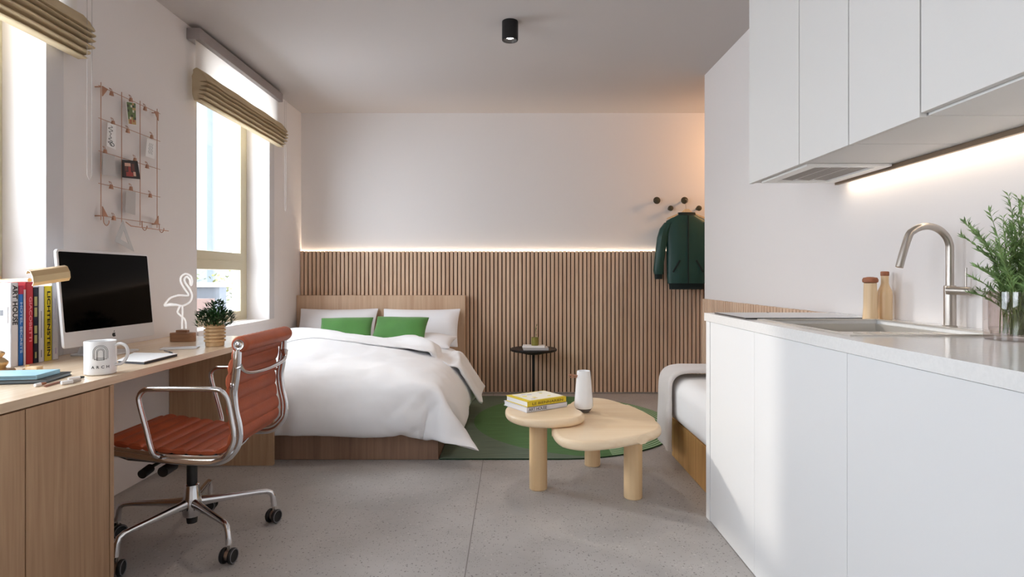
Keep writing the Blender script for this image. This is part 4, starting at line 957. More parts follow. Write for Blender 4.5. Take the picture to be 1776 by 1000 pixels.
43,42,44,42,42,43,43,40,32,26,22,22,22,22,12,12,12,11,
],
[6440,8,6,4,4,5,5,4,5,4,3,4,2,1,1,0,0,0,2,1,3,3,3,4,4,2,2,0,0,-2,4,9,-3,-5,-5,40,-26,-28,-28,-27,-30,-10,-10,-9,-8,6,16,58,28,8,6,4,6,4,6,4,4,4,2,3,
1,1,0,0,1,0,2,2,4,3,3,3,1,0,0,-3,-15,22,8,1,-5,-25,31,-30,-21,-23,-28,-28,10,-8,-8,-7,-22,27,46,28,14,7,7,6,5,5,4,4,4,2,2,1,0,-1,0,0,0,2,1,2,2,1,2,0,
-1,-9,-16,26,0,0,0,-4,0,-22,16,-28,-32,-35,9,-24,-2,12,-14,-16,29,35,28,14,10,4,6,4,3,3,2,2,0,0,0,0,0,0,0,0,0,0,0,0,0,0,-8,8,-22,20,2,0,0,0,-13,13,0,-4,-30,-38,
2,-30,4,16,-20,-15,10,29,22,27,13,7,3,2,1,1,0,0,0,0,0,0,0,0,0,0,0,0,0,0,0,0,0,-12,12,-16,16,0,0,0,0,-4,-9,13,-2,-35,-9,-33,9,14,-17,-14,-1,18,28,9,25,8,0,-2,
0,0,0,1,1,0,0,0,0,0,-2,1,1,0,-6,6,0,0,-2,-1,-12,14,-1,-11,10,3,0,-6,6,-8,8,0,-22,-34,12,11,-16,-9,-2,4,22,29,-12,18,-10,-4,-1,0,1,1,2,1,1,0,0,0,0,-1,1,0,
0,-2,2,-2,0,-3,-1,-4,1,1,-1,2,3,2,2,8,0,0,-4,-25,13,4,-12,-6,0,2,4,26,28,-30,6,0,0,0,0,0,0,0,0,0,0,0,0,0,0,0,0,0,0,0,0,0,1,1,-1,0,0,-1,0,-2,
0,-2,-1,-2,-2,2,13,-6,-2,-1,1,2,1,2,20,29,-14,4,-3,2,-1,0,0,0,0,0,0,0,0,0,0,0,0,0,-1,1,0,0,0,2,0,-1,0,-1,0,0,-2,-1,-1,-2,-1,0,5,0,0,0,1,1,2,2,
2,5,10,21,4,-4,2,-2,0,0,0,0,0,0,0,0,0,0,0,0,-1,-1,0,0,1,1,0,0,0,0,0,0,0,0,0,-2,0,0,1,2,0,1,0,0,2,1,1,4,3,11,18,6,-2,-2,2,-2,0,0,0,0,
-1,0,0,0,1,0,-1,-1,0,0,0,0,1,1,0,0,0,0,0,0,0,0,-1,-1,0,2,2,0,0,1,1,1,1,2,4,2,10,18,1,5,-3,1,0,-1,-1,0,0,0,-1,0,0,1,-1,0,0,-1,0,0,1,1,
0,0,0,0,0,0,0,0,0,0,0,0,1,1,2,0,0,2,1,1,2,3,3,3,23,2,1,1,0,0,0,-1,0,-1,0,0,0,0,0,0,0,0,-1,0,1,0,0,1,0,0,0,0,0,0,0,0,0,0,1,0,
1,1,1,1,2,0,2,2,2,0,-9,39,1,1,0,2,-2,0,0,0,0,-1,0,-1,0,0,0,0,0,0,0,1,0,1,0,0,0,0,0,0,0,0,0,0,0,1,1,0,1,1,2,1,1,2,-1,5,-7,-3,38,2,
0,1,0,1,0,-1,-1,0,0,0,0,0,0,0,0,0,0,0,0,0,0,1,0,0,-1,0,0,1,0,0,1,0,0,0,2,0,2,1,1,0,2,-2,1,-3,-1,39,2,0,0,0,0,0,0,0,0,-1,0,-1,0,0,
0,0,1,0,1,0,0,0,0,0,0,0,0,0,0,0,0,0,1,0,1,0,2,0,2,1,-1,0,1,-1,0,-2,38,3,0,1,0,0,0,-1,-1,0,0,0,0,0,0,0,0,0,0,0,1,0,0,0,0,0,0,0,
1,0,0,0,0,0,0,1,1,0,2,0,1,0,1,0,0,0,-2,38,2,0,0,0,1,-1,0,0,0,0,-1,0,0,0,0,0,1,0,0,0,0,0,0,0,0,0,0,0,1,0,0,1,0,0,0,2,0,0,2,0,
0,1,1,0,0,-2,38,2,0,0,0,0,0,0,-1,0,-1,0,0,0,0,0,0,1,0,0,0,0,0,1,0,0,0,0,0,0,0,0,0,1,0,1,0,1,1,0,1,1,0,1,0,0,-1,37,2,0,1,-1,1,-1,
0,-1,0,0,0,0,0,0,0,0,0,0,0,0,0,0,0,1,0,0,1,0,0,0,0,0,0,0,1,1,0,1,1,0,0,2,0,0,0,0,36,2,0,0,0,0,0,0,0,0,0,-1,0,0,0,0,0,1,0,0,
0,0,0,0,0,0,0,0,0,1,0,0,0,1,0,0,1,1,0,0,2,0,1,1,0,0,-1,37,2,0,0,0,0,0,0,0,-1,0,0,-1,0,0,0,0,0,0,0,1,0,1,0,0,0,0,0,0,0,0,0,0,
0,1,1,0,1,1,0,0,2,0,2,0,0,-2,37,1,0,1,0,0,0,0,-1,0,0,0,0,0,0,0,0,0,0,0,0,0,0,1,0,0,0,0,0,1,0,0,0,0,0,0,1,1,0,2,0,1,1,1,0,0,
-2,37,2,0,0,0,0,0,0,0,0,0,0,0,-1,0,0,0,0,0,1,0,0,0,0,0,0,0,0,0,0,1,0,1,0,0,0,0,2,0,0,2,0,1,1,0,0,-2,38,1,0,0,0,1,0,0,-1,0,0,-1,
0,0,0,0,0,0,0,1,0,1,0,0,0,0,0,0,0,0,0,0,0,1,0,0,1,0,1,1,1,1,0,1,1,-1,-2,38,1,0,0,0,0,0,0,0,0,0,0,0,0,0,0,0,0,0,0,0,1,0,0,0,
0,0,0,1,0,0,0,0,0,0,0,0,2,0,1,1,1,1,0,1,-1,-2,38,1,1,0,0,0,0,0,0,0,0,0,-1,0,0,0,1,0,0,0,0,0,0,0,0,0,0,0,0,1,0,0,1,0,0,0,0,1,
1,0,2,0,1,1,0,0,-2,38,0,0,1,0,0,0,1,-1,0,0,0,-1,0,0,1,0,1,0,0,0,0,0,0,0,0,0,0,0,0,0,0,0,0,0,1,0,1,0,2,0,2,0,1,1,-1,-3,38,2,0,0,
0,0,0,0,0,0,0,0,0,0,0,0,1,0,0,0,0,0,-1,0,0,0,0,1,0,0,1,0,0,0,0,0,0,1,1,1,1,0,2,0,1,-1,-2,38,1,1,0,0,0,0,0,0,0,0,0,0,0,0,0,0,
0,0,0,0,0,0,0,0,0,0,0,0,0,0,0,0,1,0,1,0,0,1,1,1,1,0,2,0,-1,-2,38,1,1,0,0,-1,0,0,1,0,0,0,0,0,1,0,0,0,0,0,0,0,-1,0,0,0,0,0,1,0,
0,0,0,0,0,0,1,1,0,2,0,2,0,1,1,-2,-2,38,2,0,0,0,0,0,0,0,0,0,0,0,0,1,0,0,0,0,0,0,-1,0,0,0,0,0,0,0,1,0,0,1,0,0,0,0,1,1,1,1,1,1,
0,0,-1,-2,33,8,0,0,0,0,0,0,0,0,0,0,0,0,0,0,0,0,0,0,0,0,0,0,0,0,0,0,0,0,0,0,0,1,-1,1,0,1,1,1,2,0,2,0,0,-2,-2,24,16,2,0,0,0,-1,0,-1,
0,0,0,1,0,0,1,0,0,0,0,0,-1,0,-1,0,0,0,0,1,0,1,0,0,0,0,0,0,1,1,2,0,2,1,0,0,-2,-2,21,16,4,0,0,0,0,0,0,0,0,0,0,0,0,0,0,1,0,0,-1,0,
0,0,0,0,0,0,0,0,0,1,0,0,-1,0,0,2,0,2,2,1,1,0,0,-2,-4,20,16,6,2,0,0,0,0,0,0,0,0,0,0,0,0,0,0,0,0,0,0,0,-1,0,-1,1,0,0,1,0,0,0,0,0,
-2,0,1,1,3,1,2,0,1,-1,-2,-7,21,16,6,4,2,0,0,-1,0,-1,0,0,0,0,0,1,0,0,0,1,0,-1,0,-1,0,0,0,0,0,0,0,0,0,0,0,-2,1,-1,3,3,1,1,1,1,0,-3,-7,18,
14,5,5,4,2,1,0,-1,0,0,0,0,0,0,0,0,0,0,0,0,0,0,0,0,0,-1,-1,1,0,1,-1,1,0,0,-8,4,0,4,2,1,1,-2,-2,-4,8,-6,14,-4,-6,-6,-10,-15,21,6,4,4,4,3,1,1,
1,-2,-2,-2,-1,0,1,1,3,2,4,3,3,2,2,1,1,2,0,2,0,3,1,1,-4,-5,-8,-22,20,7,5,4,5,-1533,2,9,-7,1,3,2,3,3,3,3,1,1,0,0,0,0,2,1,3,4,4,4,4,2,1,-1,
0,11,-13,-6,10,28,-3,35,-33,-27,-26,-24,-21,-7,-3,-1,8,12,32,-8,-3,1,0,0,1,1,2,0,2,0,1,-1,0,0,0,0,2,2,4,3,4,4,3,3,3,12,-16,-2,0,4,10,16,42,-26,-32,-24,-19,-11,8,-7,
6,14,11,12,-6,-8,-2,0,0,-1,1,0,0,0,0,-1,-1,-1,-1,0,0,1,2,3,3,3,4,3,3,2,2,14,-16,-2,0,11,17,42,-22,-34,-22,-14,-4,5,9,15,15,5,-2,-7,-4,-3,-1,-2,0,-1,-1,0,-2,0,
-1,-1,-1,-1,0,0,0,2,2,2,3,3,2,2,2,0,2,14,-16,-1,23,2,36,-18,-36,-18,-6,6,14,16,14,10,2,-13,-7,-2,-2,-2,-1,-1,-2,-1,-1,-1,-1,-1,-1,-1,-1,0,0,0,2,0,2,2,2,4,-2,2,
0,0,2,10,-14,10,30,-18,10,-36,-6,5,14,19,16,12,-3,-4,-11,-6,0,0,-1,-1,-2,-1,-1,-1,-1,-1,-1,0,-2,0,-1,-1,1,1,0,2,0,2,0,4,-3,1,0,0,-2,8,-12,23,1,-24,-8,10,16,12,-4,17,
20,15,-4,-38,5,3,-1,-1,-1,-1,-1,-1,0,-2,0,0,-1,-1,0,-2,0,-1,1,0,1,0,1,0,0,-1,-1,0,0,0,-1,-1,-4,0,-1,5,17,9,-2,5,10,11,14,22,-33,-1,2,-2,0,-2,0,-2,-1,-1,-1,-1,
0,0,-2,0,-2,-1,2,-2,1,0,1,0,1,-1,0,-1,0,-1,-1,0,-1,-1,2,0,8,5,4,6,11,11,11,10,5,-13,0,0,-2,0,-2,-2,0,-2,-1,-1,-1,-1,0,0,-2,-1,-1,-1,2,-1,1,1,0,0,0,0,
0,0,0,0,0,0,0,0,2,3,1,2,14,10,6,13,-9,-4,20,0,-1,-1,-2,-2,-1,-1,-2,0,-2,0,-1,-1,0,-1,-1,-2,0,0,0,2,0,0,1,0,1,0,0,0,0,0,0,1,1,2,0,2,0,2,8,20,
12,-4,-16,31,-1,-2,-2,-1,-1,-2,-2,0,-2,0,0,-2,0,0,-1,-1,-1,-1,0,0,2,0,0,1,0,1,0,0,0,0,1,1,0,2,1,1,1,1,1,1,4,10,14,-14,36,-1,-3,-2,-2,-1,-1,-2,-1,-1,-1,-1,
0,0,0,-1,-1,0,0,0,0,0,1,0,1,0,0,0,0,1,1,0,0,2,0,2,1,1,2,0,2,2,3,3,2,38,0,-4,-2,-1,-1,-2,-2,-1,-1,-2,0,0,0,-1,0,-1,0,0,0,1,1,0,0,0,0,0,
1,1,0,0,1,1,1,1,1,1,2,1,1,2,2,2,2,3,39,-3,-3,-1,-1,-2,-1,-1,-2,-2,-1,-1,0,0,-1,0,0,0,1,0,0,0,0,0,1,0,1,0,0,1,1,0,1,1,1,1,2,1,1,2,2,1,
2,3,2,38,-2,-2,-2,-2,0,-2,-2,-2,-1,-1,-2,0,-1,0,0,1,0,0,0,1,0,1,0,0,0,0,1,1,0,0,2,0,2,0,2,1,1,2,1,1,2,2,2,3,39,-3,-2,-1,-2,-2,-2,-2,-2,-1,-1,-2,
0,-1,0,1,0,0,0,1,1,0,0,0,0,1,1,0,0,1,1,0,2,0,2,1,1,2,1,1,2,2,1,3,2,39,-3,-2,-1,-1,-3,-2,-2,-2,-2,-1,-2,-2,0,2,0,0,0,1,0,1,0,1,1,0,0,1,
1,0,0,1,1,1,1,1,1,2,1,1,2,1,1,2,4,2,38,-2,-2,-2,-2,-2,-2,-2,-2,-2,-2,-1,-1,-1,1,0,1,0,1,0,0,1,1,0,1,1,0,0,1,1,0,2,0,1,1,2,1,1,2,1,1,2,
2,3,3,38,-2,-3,-1,-3,-2,-2,-2,-3,-1,-1,-3,-1,0,0,1,1,0,0,0,1,1,0,2,0,0,2,0,0,1,1,0,2,0,2,1,1,2,0,2,2,2,2,2,4,37,-3,-2,-2,-2,-2,-2,-2,-2,-3,-3,0,
-1,0,0,1,0,0,1,1,0,1,1,0,2,0,0,1,1,0,1,1,1,1,1,1,2,0,2,2,1,2,2,3,3,37,-2,-2,-2,-3,-3,-1,-3,-3,-3,-1,-1,0,0,0,0,1,1,0,0,2,0,1,1,0,1,1,
0,1,1,0,2,0,1,1,2,0,2,1,1,2,2,2,4,2,38,-2,-3,-3,-2,-2,-4,-3,-3,-2,0,0,-1,0,0,1,0,0,1,1,0,2,0,1,1,0,1,1,0,1,1,0,2,0,2,0,2,2,0,2,2,2,
2,3,3,37,-3,-2,-2,-4,-4,-4,-2,-2,-1,-1,0,0,0,0,0,0,2,0,1,1,0,2,0,0,2,0,0,2,0,1,1,1,1,1,1,2,0,2,2,2,1,2,3,3,37,-2,-3,-3,-4,-4,-4,-2,-2,0,-2,0,
0,0,0,1,1,0,2,0,1,1,0,1,1,0,2,0,1,1,0,2,0,2,0,2,0,2,2,1,1,2,2,3,3,38,-3,-3,-3,-6,-5,-2,-2,-1,-1,0,-1,0,1,0,0,2,0,1,1,0,1,1,0,1,1,0,
2,0,1,1,1,1,0,2,0,2,2,0,2,2,2,2,2,3,38,-3,-3,-7,-4,-4,-2,-1,-1,-1,-1,0,0,0,2,0,1,1,0,1,1,0,1,1,0,1,1,0,2,0,1,1,1,1,1,1,2,0,2,2,1,1,
2,3,3,38,-3,-7,-6,-3,-3,-1,-1,-2,0,0,0,0,0,1,1,0,1,1,0,1,1,0,1,1,0,1,1,1,1,0,2,0,1,1,2,0,2,1,1,2,2,2,2,4,37,-5,-8,-4,-3,-2,-2,-1,0,-1,0,0,
0,1,0,1,1,0,1,1,0,1,1,0,1,1,0,1,1,1,1,0,2,0,2,0,2,1,1,2,2,1,2,3,2,38,-8,-7,-3,-2,-2,-2,-2,0,0,0,0,0,1,1,0,2,0,0,1,1,0,0,1,1,1,1,
0,2,0,1,1,1,1,1,1,2,0,2,2,0,2,2,2,4,32,-6,-4,-2,-3,-3,-2,-1,0,1,0,0,0,1,1,0,1,1,0,0,1,0,1,0,1,1,1,1,0,2,0,2,0,2,0,2,1,1,2,1,1,2,
2,1,3,32,-4,-5,-3,-2,-3,-3,0,0,0,1,0,1,0,1,1,0,1,1,0,0,0,1,1,0,2,0,1,1,1,1,1,1,1,1,1,1,2,1,1,2,2,1,1,3,32,-7,-3,-3,-5,-2,0,0,1,0,0,0,
1,1,0,1,1,0,0,1,0,1,-2,2,2,0,2,0,2,0,2,0,2,0,2,0,2,2,0,2,2,1,1,2,2,28,-4,-6,-4,-2,0,0,0,1,0,0,1,0,0,0,2,0,1,1,0,-1,-1,0,2,2,2,0,
2,1,1,1,1,0,2,0,2,1,1,2,2,0,2,2,0,2,23,-5,-3,-1,0,0,0,0,0,-1,-2,0,3,0,2,0,0,1,-1,0,-2,0,2,2,2,2,2,1,1,1,1,1,1,1,1,1,1,2,1,1,2,2,
0,2,0,20,-4,-2,0,0,1,-1,0,-2,-2,-1,3,2,1,1,0,-1,-1,-2,0,1,2,2,2,2,2,2,1,2,0,2,0,1,1,1,1,2,1,1,2,1,1,2,1,1,16,-4,0,2,0,-1,-3,-5,0,1,4,2,
0,0,-1,-1,-2,1,1,1,2,2,2,2,2,2,1,2,2,0,2,0,1,1,2,1,1,2,1,1,2,1,1,0,1,12,0,-1,-4,-14,12,-6,3,3,4,2,0,0,0,0,0,0,0,0,-2,2,2,2,4,2,2,3,
1,2,1,1,0,1,1,3,2,1,1,1,2,2,0,0,0,0,
],
[3160,2,0,0,2,0,0,0,0,0,0,-1,-1,0,0,0,0,-1,-1,-1,-1,-2,-3,-3,-2,-2,-2,-2,-1,0,7,30,-26,-10,-10,-8,-5,-5,-6,-5,-4,-10,-9,-6,-2,-27,-29,184,-12,-4,-2,-2,-1,-1,-2,0,-2,0,-1,-1,
0,0,0,0,-1,-1,0,0,-1,-1,0,0,0,0,0,2,12,-22,-4,-3,-1,20,-8,-4,-10,-8,-6,-4,-31,-14,-15,-11,-30,-15,224,-14,-6,-2,-3,-3,-1,-1,-2,0,0,-1,-1,0,0,0,0,1,0,0,0,0,1,0,1,1,
0,4,2,-10,-3,-3,-2,-1,-1,6,-15,-2,-1,-1,-27,-11,-15,-25,-39,-40,-6,259,-13,-5,-4,-2,-1,-2,0,-1,0,0,0,0,1,0,0,0,0,0,0,0,0,1,1,1,0,1,2,-4,-2,-3,-3,-2,-2,0,-6,-4,-1,-1,
-20,-9,-19,-32,-38,-40,-41,-3,290,-11,-5,-4,0,-1,-1,0,0,0,0,0,0,0,0,0,0,0,1,0,0,1,0,2,0,0,2,0,-3,-2,-3,-2,-2,-4,-1,-4,-4,-1,-12,-10,-21,-38,-38,-40,-43,-38,0,322,-10,-4,0,-2,
0,0,0,0,0,0,0,0,0,0,0,0,0,0,0,0,1,1,0,1,1,1,-2,-3,0,-2,-3,-3,-2,-2,-4,-4,-6,-8,-26,-42,-38,-42,-42,-44,-32,2,355,-7,-4,-2,0,0,0,0,0,0,0,0,0,0,0,1,-1,0,
1,0,0,0,1,0,2,1,-1,-2,0,-2,-2,-2,-2,-2,-3,-4,-5,-6,-31,-43,-40,-42,-42,-44,-44,-22,5,385,-9,-2,-3,-1,-1,1,1,0,0,1,1,0,0,0,0,0,0,0,-1,1,0,0,-2,0,0,0,-1,-1,0,0,
-1,-1,0,-2,-2,-10,-35,-42,-43,-42,-43,-43,-43,-45,9,3,362,-8,10,-4,3,-1,1,0,1,0,1,0,1,0,0,0,0,0,2,-4,0,1,1,-2,1,0,-1,0,-2,0,0,0,-1,-1,-2,-8,-15,-44,-43,-43,-43,-42,-44,-42,
-46,-24,-8,420,-9,11,-3,5,0,1,1,1,1,0,1,1,0,0,0,0,0,0,0,0,0,0,0,-2,0,-1,-1,-2,-2,-3,-3,-3,-5,-6,-5,-17,-44,-43,-43,-42,-43,-43,-44,-44,-32,2,430,-18,9,11,-5,3,3,1,2,1,
1,0,0,1,0,-1,0,1,1,0,-1,1,0,-2,-2,0,-2,-1,-1,-3,-3,-4,-4,-5,-7,-8,-22,-43,-43,-43,-43,-42,-43,-43,-46,-36,8,444,-14,-7,13,-2,3,3,2,2,2,0,2,0,0,0,0,0,0,0,0,0,0,0,
-1,-1,-1,-1,-2,-4,-2,-4,-5,-5,-7,-9,-9,-22,-43,-43,-43,-42,-43,-43,-44,-44,-38,29,429,-24,14,-4,4,4,4,2,3,1,2,0,1,1,0,0,0,0,0,0,0,-1,-1,-1,-1,-1,-2,-2,-3,-3,-4,-5,-6,-8,-10,-12,
-22,-43,-43,-42,-43,-43,-43,-43,-44,-32,-6,462,-29,6,14,-1,4,4,3,3,1,1,2,0,0,1,0,0,1,0,-1,-1,0,0,-2,-1,-1,-2,-2,-4,-4,-4,-6,-6,-8,-11,-14,-23,-42,-42,-43,-43,-43,-43,-42,-44,-14,-28,470,-33,
7,8,11,0,4,3,4,1,1,2,0,1,1,0,0,0,0,0,0,0,-2,-1,-1,-2,-2,-2,-4,-4,-5,-6,-7,-10,-10,-16,-24,-40,-43,-43,-43,-42,-43,-40,-34,-40,-14,473,-35,8,8,6,6,4,3,3,2,2,1,1,0,0,
0,1,0,0,0,-1,0,0,-2,-2,-2,-2,-2,-4,-4,-5,-7,-7,-10,-11,-18,-23,-40,-43,-42,-44,-42,-42,-43,-40,-31,-14,474,-37,9,8,8,4,6,3,3,2,2,1,1,0,0,1,0,0,0,0,-1,0,0,-1,-1,-2,-3,-3,
-4,-4,-6,-7,-8,-10,-11,-18,-24,-40,-42,-44,-42,-43,-43,-42,-41,-31,-14,478,-40,10,9,7,6,4,4,3,3,1,1,2,0,0,0,0,0,0,0,0,0,0,-2,-1,-1,-4,-3,-4,-5,-6,-6,-9,-10,-12,-19,-24,-39,-43,-42,-44,
-42,-43,-43,-40,-32,-12,477,-39,10,8,8,6,4,4,4,2,2,1,1,0,1,0,0,1,0,-1,0,0,-1,-1,-1,-2,-2,-4,-4,-6,-6,-6,-9,-11,-12,-18,-26,-38,-43,-43,-42,-44,-42,-43,-41,-32,-12,478,-40,11,9,8,6,4,
4,4,2,2,1,1,0,1,1,0,0,0,0,-1,0,-1,-1,-1,-2,-2,-4,-4,-6,-6,-7,-9,-10,-13,-19,-25,-39,-42,-43,-43,-43,-43,-42,-42,-32,-10,478,-40,10,10,7,6,5,4,4,2,2,1,1,0,1,0,0,0,0,0,
0,-1,0,-1,-1,-2,-2,-4,-4,-6,-6,-8,-8,-12,-12,-20,-24,-40,-42,-42,-44,-42,-44,-42,-42,-31,-9,476,-40,11,9,8,6,4,5,3,3,2,1,1,1,0,0,0,0,0,0,0,0,0,-2,-1,-2,-3,-2,-5,-5,-7,-7,-10,
-11,-13,-19,-25,-39,-43,-42,-43,-43,-43,-43,-41,-31,-8,474,-39,11,9,8,6,5,4,4,2,2,1,1,0,1,0,1,0,0,-1,0,0,-1,-1,-1,-2,-2,-4,-4,-5,-7,-8,-9,-11,-13,-19,-26,-38,-43,-43,-42,-44,-42,-44,-41,-31,
-6,473,-39,10,10,8,6,4,4,4,2,2,2,1,1,0,0,0,0,0,0,0,0,-1,-1,-2,-1,-3,-3,-4,-5,-6,-8,-10,-12,-12,-20,-24,-40,-42,-44,-42,-43,-43,-43,-41,-30,-6,472,-40,10,10,8,6,5,4,3,3,2,1,
1,1,0,0,0,0,0,0,0,0,0,-2,-1,-2,-3,-3,-4,-5,-6,-8,-10,-12,-12,-20,-24,-40,-42,-43,-43,-43,-43,-42,-42,-28,-5,469,-40,10,10,8,6,5,4,3,3,2,1,2,0,0,0,0,0,0,0,0,0,0,-2,-1,
-1,-3,-3,-4,-6,-6,-8,-9,-12,-13,-20,-24,-39,-43,-42,-44,-42,-43,-43,-40,-28,-4,467,-41,11,9,8,6,5,5,3,3,1,1,2,0,0,1,0,0,0,0,-1,0,0,-2,0,-2,-3,-3,-4,-6,-6,-8,-8,-12,-14,-20,-23,-39,
-43,-43,-42,-44,-42,-43,-40,-26,-5,466,-42,11,9,8,6,6,4,3,3,1,1,2,0,0,1,0,0,0,0,-1,0,0,-2,0,-2,-3,-3,-4,-6,-6,-8,-8,-12,-14,-20,-22,-40,-42,-43,-43,-43,-43,-42,-40,-24,-6,465,-43,10,10,
8,6,5,5,3,3,1,1,2,0,0,1,0,0,0,0,-1,0,0,-2,0,-2,-3,-3,-4,-5,-7,-8,-8,-12,-13,-20,-23,-40,-42,-42,-44,-42,-43,-42,-39,-24,-5,463,-44,11,9,8,6,6,4,3,3,1,1,2,0,0,1,0,
0,0,0,-1,0,0,-1,-1,-2,-3,-3,-4,-5,-7,-8,-8,-12,-13,-20,-21,-40,-43,-43,-42,-43,-43,-42,-38,-24,-4,461,-45,11,9,8,6,6,4,3,3,2,0,2,0,0,1,0,0,0,0,-1,0,0,-1,-1,-2,-3,-3,-4,-5,
-7,-7,-9,-12,-13,-19,-22,-40,-42,-42,-44,-42,-42,-42,-37,-25,-4,460,-45,10,9,8,6,5,5,3,3,2,0,2,0,0,1,0,0,0,0,-1,0,0,-2,0,-2,-3,-3,-4,-5,-7,-8,-8,-12,-14,-15,-24,-39,-42,-43,-43,-42,-44,
-40,-36,-26,-4,454,-40,9,11,6,6,5,5,3,3,2,0,2,0,0,1,0,0,0,0,-1,0,0,-1,-1,-2,-3,-3,-4,-5,-7,-8,-8,-12,-10,-23,-19,-39,-42,-43,-42,-43,-43,-40,-36,-26,-2,461,-43,0,12,6,6,6,4,3,
3,2,0,2,0,0,1,0,0,0,0,-1,0,0,-1,-1,-2,-3,-3,-4,-5,-7,-7,-9,-12,-10,-22,-18,-39,-43,-42,-43,-43,-42,-39,-37,-28,2,472,-42,-14,8,10,4,6,4,3,3,2,1,1,0,0,1,0,0,0,0,0,-1,
-1,-1,-2,-1,-2,-3,-4,-5,-7,-8,-8,-10,-15,-9,-30,-36,-42,-42,-44,-42,-40,-40,-38,-31,17,474,-40,-17,-7,9,5,6,4,3,3,2,1,1,0,0,1,0,0,0,-1,-1,0,0,-1,0,-2,-3,-3,-4,-5,-6,-8,-9,-12,-14,
-9,-22,-43,-42,-41,-42,-42,-41,-39,-37,-30,-4,506,-38,-18,-9,-5,4,6,4,3,3,2,1,1,0,0,1,0,0,0,0,-1,0,0,-1,-1,-2,4,-3,-5,-5,-5,-8,-10,-12,-12,-24,-14,-36,-45,-42,-43,-41,-41,-38,-38,-31,-13,529,
-35,-11,-11,-10,-6,0,1,2,3,2,1,1,0,1,0,1,0,2,0,-1,-1,-2,-1,-1,-2,-3,-3,-6,-5,-6,-7,-9,-11,-13,-1,-32,-33,-43,-42,-41,-41,-38,-36,-35,-41,-20,550,-8,-7,-9,-12,-14,9,1,0,2,0,1,1,0,
0,1,1,2,2,0,0,-2,-2,-2,-4,-5,-4,-5,-6,-6,-8,-9,-10,-13,-18,-13,-36,-33,-42,-40,-40,-34,-35,-39,-40,-39,-39,141,1,0,0,0,-2,0,-2,0,-2,0,-1,-1,0,0,0,0,-1,-1,-2,-2,-2,-3,-3,-2,-2,-2,
0,6,-4,-2,0,8,-10,-6,-7,-5,-6,-6,-6,-9,-11,-12,-14,-32,184,4,2,0,-1,-1,0,-2,0,-2,0,-1,-1,0,0,0,0,-2,-1,-1,-3,-3,-2,-3,-2,-2,-1,-2,3,1,-2,-1,-1,-3,-5,-7,-5,-6,-8,-10,-20,-8,
-18,-29,-42,225,4,4,0,0,0,-1,-1,0,-1,-1,0,0,0,0,0,-1,-1,-1,-2,-2,-3,-2,-3,-3,-2,-1,-1,-3,5,0,-1,-2,-3,-6,-8,-4,-8,-10,-13,-19,-19,-29,-40,-42,259,3,3,1,0,0,0,0,0,0,0,-1,
0,0,-1,0,0,0,-2,-1,-2,-3,-2,-2,-2,-2,-2,0,-2,-4,6,0,-8,4,-6,-10,-3,-9,-14,-19,-25,-30,-34,-42,-42,290,4,0,0,1,0,1,0,0,0,0,-1,0,0,0,0,-1,0,-1,-1,-2,-2,-2,-2,-3,1,-2,
-2,0,-1,-5,8,-6,-8,0,-6,-2,-15,-19,-27,-34,-36,-37,-39,-41,318,4,-2,0,0,0,0,0,0,0,0,0,0,0,-1,0,1,-1,-1,-1,-1,-2,-1,-2,-1,-2,1,-1,-2,0,0,-4,6,-7,-8,1,-11,-25,-34,-40,-42,-36,
-32,-37,-42,367,-6,-2,-1,-1,0,0,0,0,0,0,-1,-1,0,0,0,-1,1,0,-2,0,-2,0,0,-1,0,-1,0,0,-1,0,0,1,2,-7,-9,-26,-38,-42,-42,-42,-40,-39,-36,-32,382,1,-2,1,0,-1,0,1,1,0,0,-1,
-1,0,0,0,0,1,-5,4,-2,0,-2,0,0,0,0,-1,-1,1,1,0,-1,-3,-9,-13,-35,-41,-44,-42,-34,-38,-38,-41,-42,402,1,0,0,0,1,0,1,0,0,0,0,0,-1,-1,1,1,0,2,-5,3,-2,-1,-1,0,-1,-1,
-2,-1,-1,-1,-3,-2,-6,-8,-20,-42,-30,-43,-39,-41,-41,-35,-37,-43,410,-1,4,2,0,1,1,0,0,-1,0,0,-1,0,0,0,0,2,0,2,-2,-2,-2,-1,-1,-1,-1,-2,-4,-2,-4,-4,-4,-6,-12,-22,-34,-41,-34,-43,-41,-35,
-40,-42,-32,414,-1,8,1,2,0,0,0,0,0,-2,0,-1,-1,0,0,0,0,0,0,0,-1,-1,-2,-1,-1,-2,-3,-3,-4,-4,-5,-7,-6,-14,-25,-34,-35,-38,-40,-42,-43,-41,-38,-37,431,-1,11,1,1,1,1,0,0,0,-2,-2,
0,-2,0,-2,0,0,0,0,-2,0,-1,-1,-2,-2,-2,-3,-3,-4,-6,-6,-8,-8,-16,-24,-36,-35,-37,-40,-40,-42,-43,-43,-42,447,1,12,1,1,0,2,0,1,0,-1,-1,-1,-2,-2,0,-2,-1,-1,0,-2,0,-2,-1,-1,-2,-3,
-3,-4,-5,-5,-8,-8,-10,-16,-26,-35,-35,-38,-38,-40,-42,-43,-43,-42,451,7,8,-1,1,0,-2,2,3,2,1,-1,-1,-1,-1,-2,-2,-2,-1,-1,-2,-2,-1,-1,-2,-2,-3,-3,-5,-5,-7,-7,-10,-11,-17,-26,-34,-36,-36,-39,-40,-41,
-42,-44,-41,453,7,6,-1,0,-2,0,4,4,3,2,1,0,0,-2,-2,-1,-3,-2,-2,-2,-3,-2,-1,-2,-3,-3,-4,-4,-6,-7,-9,-8,-14,-18,-24,-35,-35,-38,-38,-39,-41,-42,-44,-41,453,7,5,-1,-2,1,5,6,5,4,2,2,
